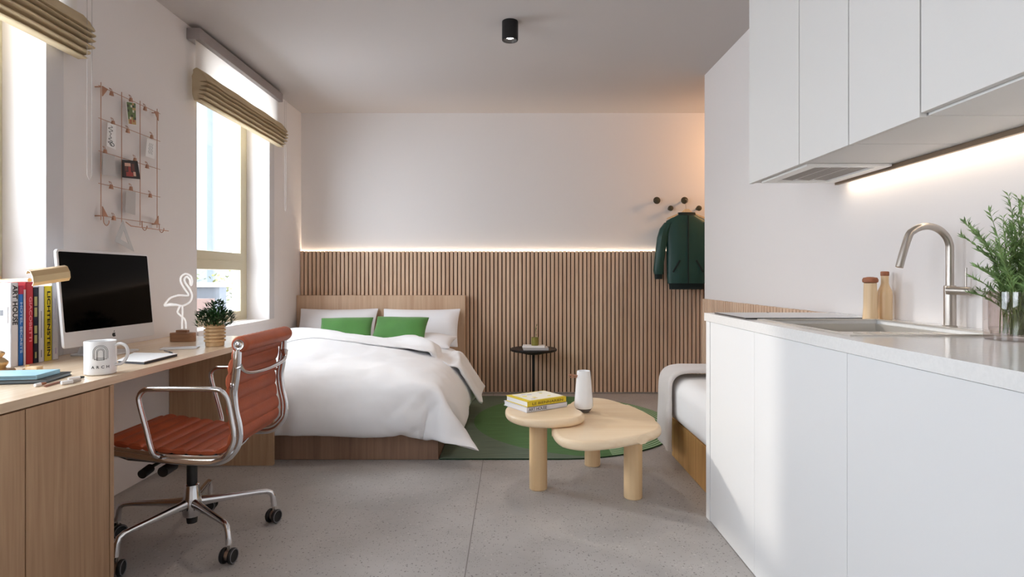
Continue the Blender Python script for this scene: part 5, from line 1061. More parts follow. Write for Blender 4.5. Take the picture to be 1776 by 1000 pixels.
0,0,-2,-4,-1,-1,-4,-3,-3,-4,-2,-3,-3,-2,-4,-4,-4,-7,-7,-8,-10,-14,-19,-25,-34,-35,-37,-38,-40,-40,-42,-44,-42,452,7,5,-2,1,7,6,6,6,4,4,2,2,-2,-4,-4,-2,-1,-2,-3,-5,-5,-4,-3,-4,-3,-4,
-4,-6,-6,-8,-8,-10,-14,-20,-25,-34,-35,-36,-38,-40,-40,-42,-44,-42,450,7,4,1,6,8,6,5,3,2,0,4,8,1,-5,-4,-2,-2,-1,-3,-4,-6,-4,-5,-5,-4,-4,-6,-5,-7,-7,-9,-11,-14,-21,-24,-34,-34,-36,-38,-40,-41,
-42,-45,-41,450,7,4,6,6,6,4,2,0,2,8,10,7,-1,-3,-4,-3,-2,-3,-3,-4,-5,-5,-6,-4,-6,-5,-5,-6,-8,-8,-9,-11,-14,-20,-26,-32,-35,-36,-37,-40,-41,-43,-44,-42,450,6,6,7,5,2,0,2,8,12,10,7,
3,-2,-2,-4,-3,-3,-4,-2,-5,-5,-5,-5,-6,-6,-6,-6,-6,-8,-8,-10,-10,-16,-20,-24,-34,-34,-36,-37,-39,-42,-42,-45,-41,448,8,6,4,2,0,6,12,13,11,7,3,1,-1,-2,-2,-4,-4,-4,-4,-4,-6,-4,-6,-6,-6,-6,
-7,-7,-8,-8,-10,-12,-14,-21,-25,-32,-34,-36,-38,-40,-40,-43,-45,-41,449,6,6,0,0,10,15,13,12,8,5,1,1,1,-3,-3,-4,-4,-5,-5,-4,-6,-5,-5,-6,-7,-7,-6,-8,-8,-10,-10,-11,-15,-20,-24,-33,-34,-36,-37,-40,-41,
-43,-44,-41,447,6,4,-2,16,15,14,11,8,6,5,3,0,-2,-2,-4,-4,-5,-5,-5,-5,-6,-6,-6,-6,-6,-6,-8,-8,-8,-10,-10,-12,-15,-20,-24,-33,-34,-36,-37,-39,-42,-42,-44,-40,445,5,3,3,15,19,18,10,8,5,4,2,
0,-2,-3,-5,-5,-4,-6,-5,-5,-6,-6,-6,-6,-7,-7,-7,-8,-9,-10,-11,-13,-14,-20,-24,-32,-34,-36,-37,-39,-42,-42,-44,-40,444,2,2,14,23,19,12,9,7,4,4,1,-1,-2,-4,-4,-5,-5,-6,-6,-6,-6,-6,-6,-6,-7,-7,
-6,-8,-8,-10,-12,-14,-16,-20,-24,-31,-34,-35,-37,-39,-41,-43,-42,-42,440,2,10,25,21,15,11,8,5,3,3,1,-2,-3,-4,-4,-5,-5,-5,-6,-6,-7,-7,-6,-6,-7,-7,-6,-6,-9,-11,-12,-14,-16,-21,-23,-32,-33,-35,-37,-39,-40,
-42,-44,-41,435,6,27,23,16,13,9,7,5,2,2,-1,-2,-3,-4,-4,-5,-5,-6,-6,-6,-6,-8,-6,-7,-7,-6,-6,-6,-8,-11,-13,-15,-17,-20,-24,-30,-34,-34,-37,-39,-40,-42,-43,-41,432,20,29,19,14,12,8,6,5,1,0,-2,
-2,-4,-4,-4,-4,-6,-6,-6,-6,-6,-8,-7,-7,-8,-6,-6,-6,-8,-10,-14,-14,-17,-20,-23,-30,-34,-34,-37,-38,-41,-41,-43,-41,437,30,24,16,12,10,10,8,2,-1,-2,-3,-2,-4,-4,-4,-5,-5,-6,-7,-6,-6,-7,-8,-8,-7,-7,
-6,-6,-8,-11,-13,-14,-16,-19,-23,-30,-34,-34,-37,-38,-40,-41,-44,-40,454,24,17,9,8,6,13,17,0,-2,-2,-2,-3,-3,-4,-4,-6,-6,-6,-6,-6,-6,-6,-8,-8,-9,-7,-8,-6,-8,-10,-13,-15,-14,-18,-22,-30,-34,-34,-38,-37,-39,
-42,-42,-39,459,18,8,3,12,19,21,1,4,-2,-2,-2,-4,-3,-5,-6,-6,-5,-7,-6,-6,-4,-6,-8,-8,-9,-9,-6,-8,-8,-10,-12,-14,-14,-16,-22,-30,-34,-35,-37,-38,-38,-41,-43,-42,464,-2,14,20,24,17,7,3,-1,-2,-2,-2,
-4,-6,-9,-2,-5,-6,-6,-6,-6,-8,-11,-1,-6,-8,-8,-8,-7,-9,-10,-11,-13,-12,-16,-22,-30,-34,-36,-36,-38,-39,-39,-44,-42,444,22,26,22,16,10,4,0,-1,-3,-2,-6,-2,-12,-2,-4,-5,-6,-7,-8,-9,-10,-11,2,-4,-4,-6,
-8,-6,-8,-10,-12,-10,-12,-16,-22,-30,-35,-35,-38,-37,-39,-39,-43,-42,463,23,22,16,11,5,2,-3,-5,-6,-10,-5,5,-8,-3,-5,-6,-8,-9,-11,-12,-8,-2,-2,-1,-3,-2,-6,-6,-8,-9,-11,-10,-11,-15,-22,-32,-34,-36,-37,-37,-39,
-39,-42,-44,481,23,18,10,6,0,-4,-8,-8,-10,-8,8,0,-6,-6,-8,-8,-10,-14,-9,-5,-1,-1,-2,0,-1,-2,-3,-6,-8,-8,-10,-12,-10,-14,-22,-32,-36,-36,-36,-38,-39,-39,-42,-43,498,21,8,5,2,-10,-13,-13,-7,-4,6,2,
-5,-7,-10,-10,-8,-8,-5,-2,1,0,1,1,0,-2,-4,-4,-6,-7,-8,-10,-12,-13,-10,-24,-34,-36,-36,-36,-38,-40,-40,-40,-44,517,1,-2,-6,-14,2,-16,-4,0,3,3,-8,-6,-6,-6,-3,-3,0,2,4,2,0,0,-3,-3,-4,-6,
-5,-7,-6,-8,-8,-10,-10,-18,-29,-35,-36,-36,-36,-37,-41,-41,-41,-41,
],
)
DUVET_B = (
[1154,40,42,40,40,41,41,41,41,41,41,42,41,41,42,42,41,41,42,41,41,42,42,42,41,41,42,42,41,41,42,30,-9,39,48,20,15,43,38,12,26,20,20,22,22,21,23,-1628,42,40,42,40,40,40,42,40,42,40,42,41,
41,42,40,42,41,41,42,41,41,42,42,41,41,42,40,40,40,39,13,14,62,20,24,20,46,36,0,26,19,19,22,21,23,32,-1626,42,40,40,39,41,41,41,41,41,42,42,41,41,42,40,42,41,41,42,41,41,42,42,40,42,
41,41,40,41,45,8,10,24,44,12,38,51,36,7,29,15,18,18,20,24,34,-1624,40,40,40,40,40,42,41,41,42,42,41,41,42,41,41,42,40,42,41,41,42,42,40,42,41,41,42,40,46,32,12,30,24,20,36,48,38,22,
7,31,16,18,16,18,24,34,-1623,41,38,40,41,41,41,41,42,42,41,41,42,41,41,42,41,41,41,41,42,41,41,42,41,41,42,40,42,50,14,26,39,10,33,50,31,33,8,22,30,16,20,15,15,23,35,-1622,41,40,41,39,
40,41,42,42,41,41,42,42,41,41,42,40,42,40,42,42,40,42,40,42,40,40,42,41,48,19,48,14,24,36,38,34,27,6,23,29,17,21,17,14,21,33,-1618,40,42,40,38,41,41,42,42,41,41,42,41,41,42,41,41,41,
41,42,41,41,42,41,38,41,36,40,40,27,35,24,32,38,38,33,36,31,6,26,24,22,20,18,15,19,34,-1618,40,40,39,40,41,42,42,41,41,42,42,41,41,41,41,42,41,41,41,41,40,42,41,39,38,36,37,40,35,23,
33,41,37,28,34,42,32,4,24,23,21,21,17,17,19,34,-1620,40,40,40,40,42,42,42,40,42,42,41,41,42,40,42,41,41,41,41,40,42,41,39,41,39,36,40,40,17,31,30,31,37,38,47,41,20,11,25,23,21,21,18,
17,21,35,-1623,39,40,41,41,42,41,41,42,41,41,42,42,40,42,41,41,41,40,41,40,42,40,38,42,40,28,40,35,15,32,34,40,39,31,50,18,41,16,25,22,22,20,19,19,24,35,-1627,38,41,41,42,41,41,41,41,42,
41,41,42,41,41,42,40,41,41,40,42,40,40,42,40,24,38,38,23,27,34,42,41,29,34,24,24,50,28,26,22,22,20,19,21,28,35,-1632,39,40,42,40,42,40,42,41,41,42,40,42,41,41,42,41,41,42,41,41,42,40,
38,35,36,31,44,6,38,30,41,22,33,44,33,34,53,18,30,18,22,22,22,24,24,36,-1638,42,41,41,42,40,41,41,41,41,41,41,41,41,42,40,42,42,41,42,41,42,42,42,42,37,40,26,29,24,30,46,27,29,39,23,
48,43,23,26,22,21,21,24,23,25,25,-1597,40,42,40,41,41,42,41,41,42,42,42,42,42,42,40,42,42,40,42,42,41,41,42,42,42,40,42,42,40,42,24,-12,32,32,34,44,37,23,21,21,20,21,21,18,-1578,40,42,40,
42,40,42,42,41,42,41,42,42,42,41,41,42,40,42,41,41,42,42,41,41,42,41,41,42,41,37,-6,37,33,13,37,52,27,27,22,22,22,22,19,13,-1576,41,41,40,42,40,42,42,42,41,41,42,42,41,41,42,40,42,40,
42,42,41,41,42,42,41,41,42,42,40,20,37,9,37,15,36,52,25,25,24,23,22,21,17,13,-1574,40,42,40,41,41,42,42,42,41,41,42,41,41,42,41,41,41,41,42,41,41,42,42,40,42,41,41,42,38,34,26,4,39,
19,35,55,20,24,21,22,22,23,20,14,-1573,41,41,41,40,42,42,42,42,41,41,42,41,41,42,41,41,41,41,42,41,41,42,41,41,40,42,42,39,27,39,33,4,32,26,39,52,15,23,23,18,20,20,22,22,-1570,42,41,41,
41,41,42,42,41,41,42,42,41,41,42,40,42,41,41,42,41,41,42,41,40,41,41,41,32,23,37,40,4,29,35,39,53,14,21,22,21,21,19,20,23,-1567,42,40,42,41,41,42,42,41,41,42,41,41,42,41,41,42,41,41,
41,41,42,40,42,40,41,41,40,30,24,39,31,20,34,28,54,38,14,16,24,24,22,20,18,20,-1568,40,42,42,41,41,42,41,41,42,42,40,42,41,41,42,41,41,41,41,41,41,42,40,41,41,40,39,23,35,43,28,26,32,
20,54,36,26,14,20,25,23,21,17,18,-1571,41,42,41,41,42,41,41,42,41,41,42,41,41,42,40,42,40,41,41,42,42,40,42,41,42,41,32,12,37,35,32,42,36,40,38,29,19,26,22,22,24,22,17,16,-1575,42,42,41,
41,41,41,42,41,41,42,40,42,41,41,41,41,41,41,42,42,40,42,41,42,42,27,42,10,38,42,33,51,32,27,42,29,22,22,23,23,22,22,23,17,-1580,42,42,40,42,40,42,40,42,42,40,42,41,41,41,41,41,41,42,
41,42,41,42,42,42,40,42,9,37,36,24,39,37,45,23,44,38,21,23,21,21,22,22,24,23,
],
[7336,0,0,0,0,-1,-1,0,0,0,0,0,0,0,0,0,0,0,0,0,0,0,2,0,1,1,1,1,2,2,2,14,49,-33,-20,-14,-2,-2,2,4,0,2,2,1,1,2,0,32,1,-1,0,0,0,0,-1,0,-1,1,0,0,
-1,0,0,0,0,-1,1,0,0,2,0,1,1,0,2,1,1,2,13,22,-30,1,-16,12,-1,-4,1,2,1,1,2,1,1,3,31,2,0,-2,-1,0,-1,0,0,0,0,0,0,0,0,0,0,0,0,0,0,1,1,0,1,1,
1,1,2,-2,12,-4,12,8,-10,15,-23,-15,6,1,1,2,1,2,1,1,3,31,2,-1,-1,-1,-1,0,0,0,0,1,0,0,0,-1,0,0,0,0,0,0,1,1,1,1,0,2,1,1,0,4,-12,20,8,-2,-7,-33,10,12,
-2,4,1,1,2,2,1,2,31,2,-2,0,-1,-1,0,0,0,1,0,0,0,0,-1,0,0,0,0,0,1,1,0,1,1,0,2,1,1,-1,-6,3,10,16,-6,-10,-12,6,-2,2,2,2,0,2,2,2,1,31,2,-1,-1,-1,
-1,0,0,1,0,1,0,-1,0,0,-1,0,0,0,0,1,1,0,1,1,1,2,-1,2,-4,-4,8,6,10,-11,-8,-3,3,1,2,2,2,1,1,2,2,1,31,2,-1,-1,-1,-1,1,0,1,0,0,0,0,0,-1,0,0,0,
0,1,0,0,0,1,1,2,-10,1,1,0,2,8,-7,6,-3,-2,4,5,-4,1,2,2,1,2,1,2,2,29,3,-1,-1,-1,0,0,1,0,0,0,0,0,0,0,0,0,0,0,0,0,0,0,1,1,-5,-5,2,1,1,-2,
4,-4,6,4,-4,6,-2,3,0,1,2,2,2,1,1,2,28,4,-2,-1,0,1,0,0,0,0,0,0,0,0,0,0,0,0,0,0,0,-2,1,2,-1,-4,-6,0,2,8,-8,8,-11,13,-8,6,0,3,3,1,1,2,2,2,
2,1,1,28,3,-1,0,0,0,0,0,0,-1,1,0,0,0,0,0,0,0,-2,0,0,-1,2,-7,0,-2,-9,2,11,-1,-3,6,7,7,-5,0,3,0,-2,1,2,2,1,2,2,2,0,28,3,-1,0,0,-1,-1,-1,-1,0,
2,2,0,0,-1,-1,0,-1,0,-1,0,0,-1,-3,0,-14,2,-2,-3,17,4,6,2,-6,-7,7,10,-2,0,1,2,2,2,1,2,2,-1,29,2,0,0,-2,0,-1,-1,0,0,0,0,-1,0,0,1,0,0,1,0,0,0,-5,
2,-8,-12,6,-3,24,11,-17,3,4,-10,-2,-8,15,1,8,0,4,2,1,1,2,1,-1,30,0,-1,0,-1,0,-1,-1,0,0,0,0,0,0,0,1,1,0,0,0,0,0,-2,-2,-5,-13,-11,16,11,-10,-6,7,9,-8,-1,-5,
10,9,5,3,3,2,2,1,1,2,2,-547,0,-1,0,-1,-1,0,0,0,0,0,0,0,0,0,1,0,0,1,0,0,0,1,1,1,1,2,2,3,3,4,2,6,-6,-7,-5,-4,0,2,3,2,2,2,2,2,31,-2,0,0,
0,-1,-1,0,0,0,0,0,0,0,1,0,0,1,0,0,0,1,1,0,2,0,2,2,2,2,6,6,-2,2,-18,2,-4,2,1,2,3,2,2,2,2,30,-1,-1,0,-1,0,-1,0,0,0,0,1,0,0,0,0,1,0,0,
0,0,1,1,0,2,0,0,0,0,2,8,-2,9,3,-20,1,-2,3,1,3,2,2,2,2,2,30,-1,-1,0,-1,-1,0,0,1,0,0,0,0,1,0,0,0,0,0,0,1,1,0,1,0,0,-1,0,0,4,6,1,4,1,
-18,0,3,3,2,1,2,3,2,2,2,30,-1,-1,0,-1,-1,1,0,0,1,0,0,0,0,0,0,0,0,0,1,1,0,0,1,0,-1,0,0,1,-3,11,4,-3,-6,-10,2,7,1,1,2,1,2,2,2,4,30,-1,-1,0,
-1,0,0,1,0,0,0,0,0,0,0,0,0,1,0,1,0,0,1,1,-1,-1,0,0,-2,-4,8,12,-9,-9,-2,4,2,3,3,1,1,2,2,2,4,30,-1,-1,0,0,0,0,0,0,0,0,0,0,0,1,0,1,0,0,
0,0,0,1,1,-1,-1,0,-2,-2,-5,3,16,-7,-3,-8,1,6,4,3,1,1,2,2,2,3,30,-1,0,0,0,0,0,0,0,0,0,0,0,1,1,0,0,0,0,0,0,1,1,0,-1,-1,-2,-1,-5,-10,13,15,4,-15,
-14,9,4,4,3,2,1,2,2,2,3,29,0,0,0,0,0,0,0,0,0,0,0,1,1,0,0,0,-1,1,0,0,1,1,0,0,-2,-2,-2,-8,-4,0,12,14,-10,-5,-1,4,4,2,2,2,2,2,2,3,29,0,0,0,
0,0,0,0,0,0,0,0,1,1,0,-1,0,0,1,0,0,1,1,0,0,-2,-8,-2,-4,-6,5,-1,4,14,-6,-2,4,4,3,3,2,1,1,2,2,31,0,0,0,-1,0,0,0,0,0,0,0,1,1,0,0,0,0,0,
0,1,1,0,-1,1,-3,-11,-6,2,-4,5,14,-1,1,0,-9,10,2,3,3,2,2,1,1,2,
],
[3606,6,6,6,8,8,5,5,2,2,1,-1,-2,-2,-2,-4,-4,-4,-6,-6,-6,-8,-6,-7,-7,-4,-6,-5,-5,-6,-6,-24,-22,-32,4,-14,-16,-1,-23,-38,-31,-35,-36,-36,-34,-36,-35,461,-8,6,6,10,8,8,5,3,3,0,-1,-4,
-3,-5,-4,-4,-6,-5,-5,-7,-6,-7,-6,-6,-6,-6,-7,-7,-9,7,-46,-16,-22,-8,-18,-14,12,-16,-37,-32,-37,-36,-36,-36,-34,-26,462,-10,6,14,12,8,6,4,3,1,1,-2,-3,-4,-5,-5,-6,-4,-6,-6,-7,-6,-7,-6,-6,-6,
-6,-6,-8,6,-20,-48,-6,-6,-18,-8,-26,12,-16,-40,-28,-39,-37,-38,-36,-34,-24,465,-11,14,13,10,7,6,3,1,0,-2,-2,-3,-3,-5,-5,-5,-6,-6,-6,-7,-6,-6,-8,-6,-7,-5,-6,-7,13,-56,-26,6,-12,-12,-20,-17,27,-36,
-36,-28,-38,-38,-38,-38,-33,-23,469,-9,16,12,8,10,5,0,-1,-2,-2,-2,-4,-4,-4,-4,-6,-6,-6,-6,-6,-6,-8,-6,-8,-6,-4,-8,-6,17,-61,4,-22,-10,-20,-19,-9,29,-43,-34,-28,-38,-37,-38,-39,-34,-24,476,-11,12,11,12,
11,4,-1,-1,-3,-2,-2,-4,-4,-4,-5,-5,-6,-6,-6,-6,-6,-7,-9,-8,-6,-7,-1,2,18,-38,-38,-11,-21,-11,-19,-12,31,-42,-34,-31,-36,-36,-38,-39,-36,-25,482,-11,7,12,14,10,2,0,-2,-2,-2,-4,-3,-5,-4,-6,-6,-5,
-6,-5,-6,-2,-6,-5,-16,-7,17,-1,7,-31,-23,-25,-22,-20,-6,-17,-17,33,-42,-33,-34,-34,-36,-38,-38,-38,-24,490,-14,8,14,12,4,2,-2,-2,-2,-2,-4,-6,-5,-5,-4,-6,-5,-6,-6,-7,-8,-4,4,-14,13,-19,18,-6,-21,-39,
-24,-22,-12,-11,-9,-16,36,-43,-32,-34,-35,-36,-38,-38,-37,-23,496,-15,11,12,6,2,-1,-3,-2,-3,-4,-4,-7,-5,-4,-5,-6,-6,-7,-8,-8,-9,-2,16,-4,-10,-19,11,9,-49,-22,-24,-8,-9,-7,-10,-14,30,-42,-32,-35,-35,-37,-37,
-38,-36,-23,503,-16,12,7,3,-2,-3,-5,-5,-5,-2,-4,-5,-5,-6,-5,-7,-8,-10,-10,-6,-6,11,-13,-2,-3,27,8,-17,-45,-33,-13,-8,-7,-3,-6,-18,30,-48,-32,-36,-36,-36,-36,-38,-34,-23,509,-18,8,4,-4,-6,-7,-7,-6,-4,
2,-2,-6,-6,-7,-9,-7,-7,-8,-8,-5,-3,0,1,-3,30,14,-18,-47,-11,-27,-11,-6,-5,-6,-11,-4,12,-38,-34,-35,-35,-36,-38,-35,-32,-23,510,-18,-2,-2,-6,-6,-7,-6,-5,-4,-4,-6,-6,-6,-6,-6,-4,-4,-2,-2,-2,-3,10,
-12,19,-16,24,0,-50,-15,-17,-10,-4,-12,-12,-10,-1,-1,-30,-30,-36,-34,-35,-35,-34,-33,-25,510,-4,-2,-3,-7,-6,-7,-7,-4,-6,-5,-6,-8,-7,-6,-6,-5,-3,0,0,0,-1,1,-4,-4,-12,-6,32,-52,-6,-10,-10,-2,-12,-12,-13,
23,-16,-35,-33,-36,-36,-34,-35,-34,-33,-34,447,7,8,8,8,7,5,4,2,1,-1,-2,-4,-4,-4,-5,-5,-6,-6,-7,-7,-6,-6,-6,-5,-5,-6,-8,-7,-7,-10,-54,-13,-5,-14,-22,16,-24,-35,-36,-35,-37,-36,-36,-37,439,10,6,7,
7,6,4,3,0,0,-1,-3,-2,-4,-6,-4,-6,-6,-6,-6,-6,-6,-6,-5,-5,-5,-5,-2,-4,-4,-14,-54,-18,-18,-4,-19,22,-33,-31,-35,-36,-34,-36,-38,-40,440,10,9,7,7,5,4,0,0,-2,-2,-3,-3,-5,-5,-5,-6,-6,-7,
-6,-6,-5,-5,-3,-1,-1,1,3,0,-3,-35,-17,-53,-21,-6,-18,27,-35,-34,-34,-34,-34,-36,-40,-40,445,7,10,8,9,5,1,-1,-2,-2,-3,-3,-4,-4,-5,-5,-6,-6,-6,-6,-7,-7,-4,0,2,5,5,2,-1,-15,-22,-30,-53,-16,
-11,-18,30,-38,-35,-35,-36,-34,-36,-36,-40,450,7,9,8,8,4,0,-2,-2,-2,-3,-3,-4,-4,-5,-5,-6,-7,-6,-5,-6,-6,-6,1,8,7,4,0,-12,-31,-7,-24,-47,-18,-13,-20,31,-43,-34,-35,-37,-36,-37,-36,-36,457,8,8,8,
6,2,0,-2,-2,-2,-4,-3,-5,-4,-6,-6,-6,-5,-5,-4,-4,-5,-5,-2,11,7,3,-9,-24,-31,-11,-8,-47,-13,-10,-16,24,-42,-36,-36,-36,-36,-36,-36,-36,464,8,7,5,5,1,-2,-2,-2,-2,-4,-6,-4,-6,-4,-6,-4,-6,-6,
-7,-8,-5,5,2,11,4,-4,-16,-25,-42,-25,-2,-18,-12,-12,28,-15,-41,-38,-34,-34,-35,-37,-36,-38,472,6,6,3,1,0,-3,-3,-3,-3,-4,-6,-6,-4,-6,-4,-6,-8,-8,-8,-4,2,7,7,6,0,-14,-16,-32,-41,-27,-6,0,-8,
-4,27,-23,-34,-38,-36,-32,-34,-36,-38,-38,476,6,4,0,-2,-4,-5,-3,-4,-4,-4,-6,-6,-4,-6,-7,-8,-8,-6,-3,2,5,7,5,3,-3,-10,-21,-46,-24,-19,-5,-4,-6,4,23,-31,-36,-32,-35,-35,-34,-34,-38,-38,480,4,-2,-3,
-5,-6,-5,-5,-3,-4,-5,-6,-6,-6,-6,-8,-8,-4,-2,0,5,5,4,4,1,0,-29,-12,-45,-13,-14,-9,-5,-4,22,5,-29,-36,-34,-35,-35,-34,-35,-35,-38,480,0,-3,-5,-7,-7,-6,-4,-4,-4,-6,-6,-6,-6,-7,-7,-4,-2,0,
2,2,2,4,0,-1,-3,-2,-50,-26,-13,-3,-6,-8,-11,23,-14,-8,-36,-34,-36,-36,-34,-36,-34,-34,
],
)
# ================================================================ OFFICE CHAIR
CXc, CYc = -1.352, 2.485
t = thing('office_chair', (CXc, CYc, 0), 'cognac leather office chair with polished aluminium frame pushed to the desk', 'chair')
yn, yf = 2.245, 2.70                      # near and far side ribs
# leather sling
path = [(-1.052, .845), (-1.070, .80), (-1.084, .74), (-1.090, .68), (-1.086, .60), (-1.076, .53), (-1.080, .482), (-1.108, .450), (-1.16, .435), (-1.30, .440), (-1.45, .458), (-1.555, .472), (-1.592, .466)]
PL = smoothline([(x, 0, z) for x, z in path], 22)
L_ = [0]
for a, c in zip(PL[:-1], PL[1:]): L_.append(L_[-1] + (c - a).length)
def sling(b, i0, i1, ya, yb):
    rings = []
    for i in range(i0, i1):
        p = PL[i]; tg = (PL[min(i + 1, len(PL) - 1)] - PL[max(i - 1, 0)]).normalized(); n = Vector((tg.z, 0, -tg.x))
        if n.dot(Vector((-1, 0, .6))) < 0: n = -n
        th = .0035 + .0095 * abs(math.sin(PI * L_[i] / .0560)) ** .45
        rings.append([Vector((p.x, y, p.z)) + n * s_ for y, s_ in ((ya, -th * .5), (ya, th * .5), (ya + .006, th), ((ya + yb) / 2, th), (yb - .006, th), (yb, th * .5), (yb, -th * .5), (yb - .006, -th), ((ya + yb) / 2, -th), (ya + .006, -th))])
    b.loft(rings)
def idx(cond): return next(i for i, p in enumerate(PL) if cond(p))
cut = idx(lambda p: p.z < .452 and p.x < -1.09)
b = MB(); sling(b, 0, cut + 1, yn + .010, yf - .010)
b.build('backrest', leather_m, t, smooth=30)
b = MB(); sling(b, cut, len(PL), yn + .010, yf - .010)
b.lathe([(0, 0), (.018, 0), (.020, .004), (.020, yf - yn - .024), (.018, yf - yn - .02), (0, yf - yn - .02)], (0, 0, 0), 20, M=Matrix.Translation((-1.600, yn + .010, .458)) @ Matrix.Rotation(-PI / 2, 4, 'X'))
b.build('seat', leather_m, t, smooth=30)
b = MB(); ROLL = Matrix.Translation((-1.040, yn - .006, .852)) @ Matrix.Rotation(-PI / 2, 4, 'X'); RL = yf - yn + .012
pr_ = [(0, 0), (.027, 0), (.0305, .005)]
for i in range(1, 24): pr_.append((.0318 + (.001 if i % 2 else -.0012), RL * i / 24))
pr_ += [(.0305, RL - .005), (.027, RL), (0, RL)]
b.lathe(pr_, (0, 0, 0), 24, M=ROLL); hr = b.build('head_roll', leather_m, t, smooth=40)
for y, sgn in ((yn - .006, -1), (yf + .006, 1)):
    b = MB(); b.lathe([(0, 0), (.021, 0), (.021, .003), (.019, .006), (.016, .0045), (.012, .0045), (.009, .008), (0, .009)], (0, 0, 0), 20, M=Matrix.Translation((-1.040, y, .852)) @ Matrix.Rotation(PI / 2 if sgn < 0 else -PI / 2, 4, 'X')); b.build('end_cap', chrome_m, hr)
# side ribs
rib = [(-1.044, .835), (-1.046, .78), (-1.052, .72), (-1.060, .665), (-1.054, .60), (-1.041, .54), (-1.040, .49), (-1.054, .452), (-1.092, .414), (-1.15, .402), (-1.30, .408), (-1.45, .428), (-1.57, .446), (-1.600, .455)]
for y in (yn, yf):
    b = MB(); b.tube(smoothline([(x, y, z) for x, z in rib], 6), .0125, 12, flat=.62, up=(0, 1, 0)); b.build('side_rib', chrome_m, t)
    b = MB(); yy = y + (.004 if y == yn else -.004)
    b.tube(smoothline([(x - .014 if z > .47 else x - .004, yy, z + (.0 if z > .47 else .017)) for x, z in rib[:-1]], 6), .0075, 8, flat=.7, up=(0, 1, 0)); b.build('inner_rib', chrome_m, t)
# armrests
for y, yr, sg in ((2.205, yn, 1), (2.735, yf, -1)):
    ap = [(-1.345, yr - sg * .012, .428), (-1.350, y, .455), (-1.375, y, .55), (-1.398, y, .635), (-1.398, y, .665), (-1.378, y, .686), (-1.34, y, .690), (-1.20, y, .690), (-1.11, y, .688), (-1.084, y, .676), (-1.070, y + sg * .008, .645), (-1.060, y + sg * .012, .59), (-1.050, y + sg * .012, .53), (-1.050, y + sg * .012, .49), (-1.066, y + sg * .012, .452), (-1.100, yr - sg * .010, .418), (-1.14, yr - sg * .006, .404)]
    b = MB(); b.tube(smoothline(ap, 5), .0095, 12); b.build('armrest', chrome_m, t)
# cross stretchers
b = MB(); b.tube(smoothline([(-1.046, yn, .772), (-1.030, yn + .05, .738), (-1.024, (yn + yf) / 2, .728), (-1.030, yf - .05, .738), (-1.046, yf, .772)], 6), [.018, .016, .014, .012] + [.010] * 17 + [.012, .014, .016, .018], 12, flat=.75); b.build('back_stretcher', chrome_m, t)
for x, z in ((-1.20, .400), (-1.47, .424)):
    b = MB(); b.tube(smoothline([(x, yn, z), (x + (.0 if x > -1.3 else .03), yn + .1, z - .028), (x - (.03 if x > -1.3 else -.04), CYc, z - .036), (x + (.0 if x > -1.3 else .03), yf - .1, z - .028), (x, yf, z)], 5), .011, 12, flat=.7); b.build('seat_stretcher', chrome_m, t)
b = MB(); b.box(-1.44, CYc - .055, .335, -1.26, CYc + .055, .392, .012); b.box(-1.50, CYc - .03, .355, -1.42, CYc + .03, .385, .008); b.build('tilt_mechanism', blackpl_m, t)
b = MB(); b.tube([(-1.43, CYc - .05, .36), (-1.44, 2.33, .352), (-1.442, 2.30, .350)], .007, 10); b.cyl((-1.442, 2.345, .348), (-1.444, 2.295, .340), .018, seg=16); b.build('lever', blackpl_m, t)
b = MB(); b.tube([(-1.36, CYc - .05, .36), (-1.365, 2.36, .352)], .007, 10); b.cyl((-1.365, 2.37, .352), (-1.366, 2.30, .348), .021, seg=16); b.build('lever', blackpl_m, t)
b = MB(); b.tube([(-1.62, yn + .06, .440), (-1.52, yn + .09, .395), (-1.44, CYc - .05, .352)], [.008, .013, .014], 10); b.build('brace', blackpl_m, t)
b = MB(); b.cyl((CXc, CYc, .325), (CXc, CYc, .345), .011, seg=20, mi=0); b.build('gas_piston', chrome_m, t)
b = MB(); b.cyl((CXc, CYc, .235), (CXc, CYc, .328), .0205, seg=24); b.cyl((CXc, CYc, .075), (CXc, CYc, .13), .020, .026, seg=24); b.build('column_sleeve', blackpl_m, t)
b = MB(); b.lathe([(0, .105), (.034, .105), (.040, .13), (.040, .165), (.033, .19), (.028, .235), (.022, .24), (0, .24)], (CXc, CYc, 0), 32); b.build('hub', chrome_m, t)
RB = .325
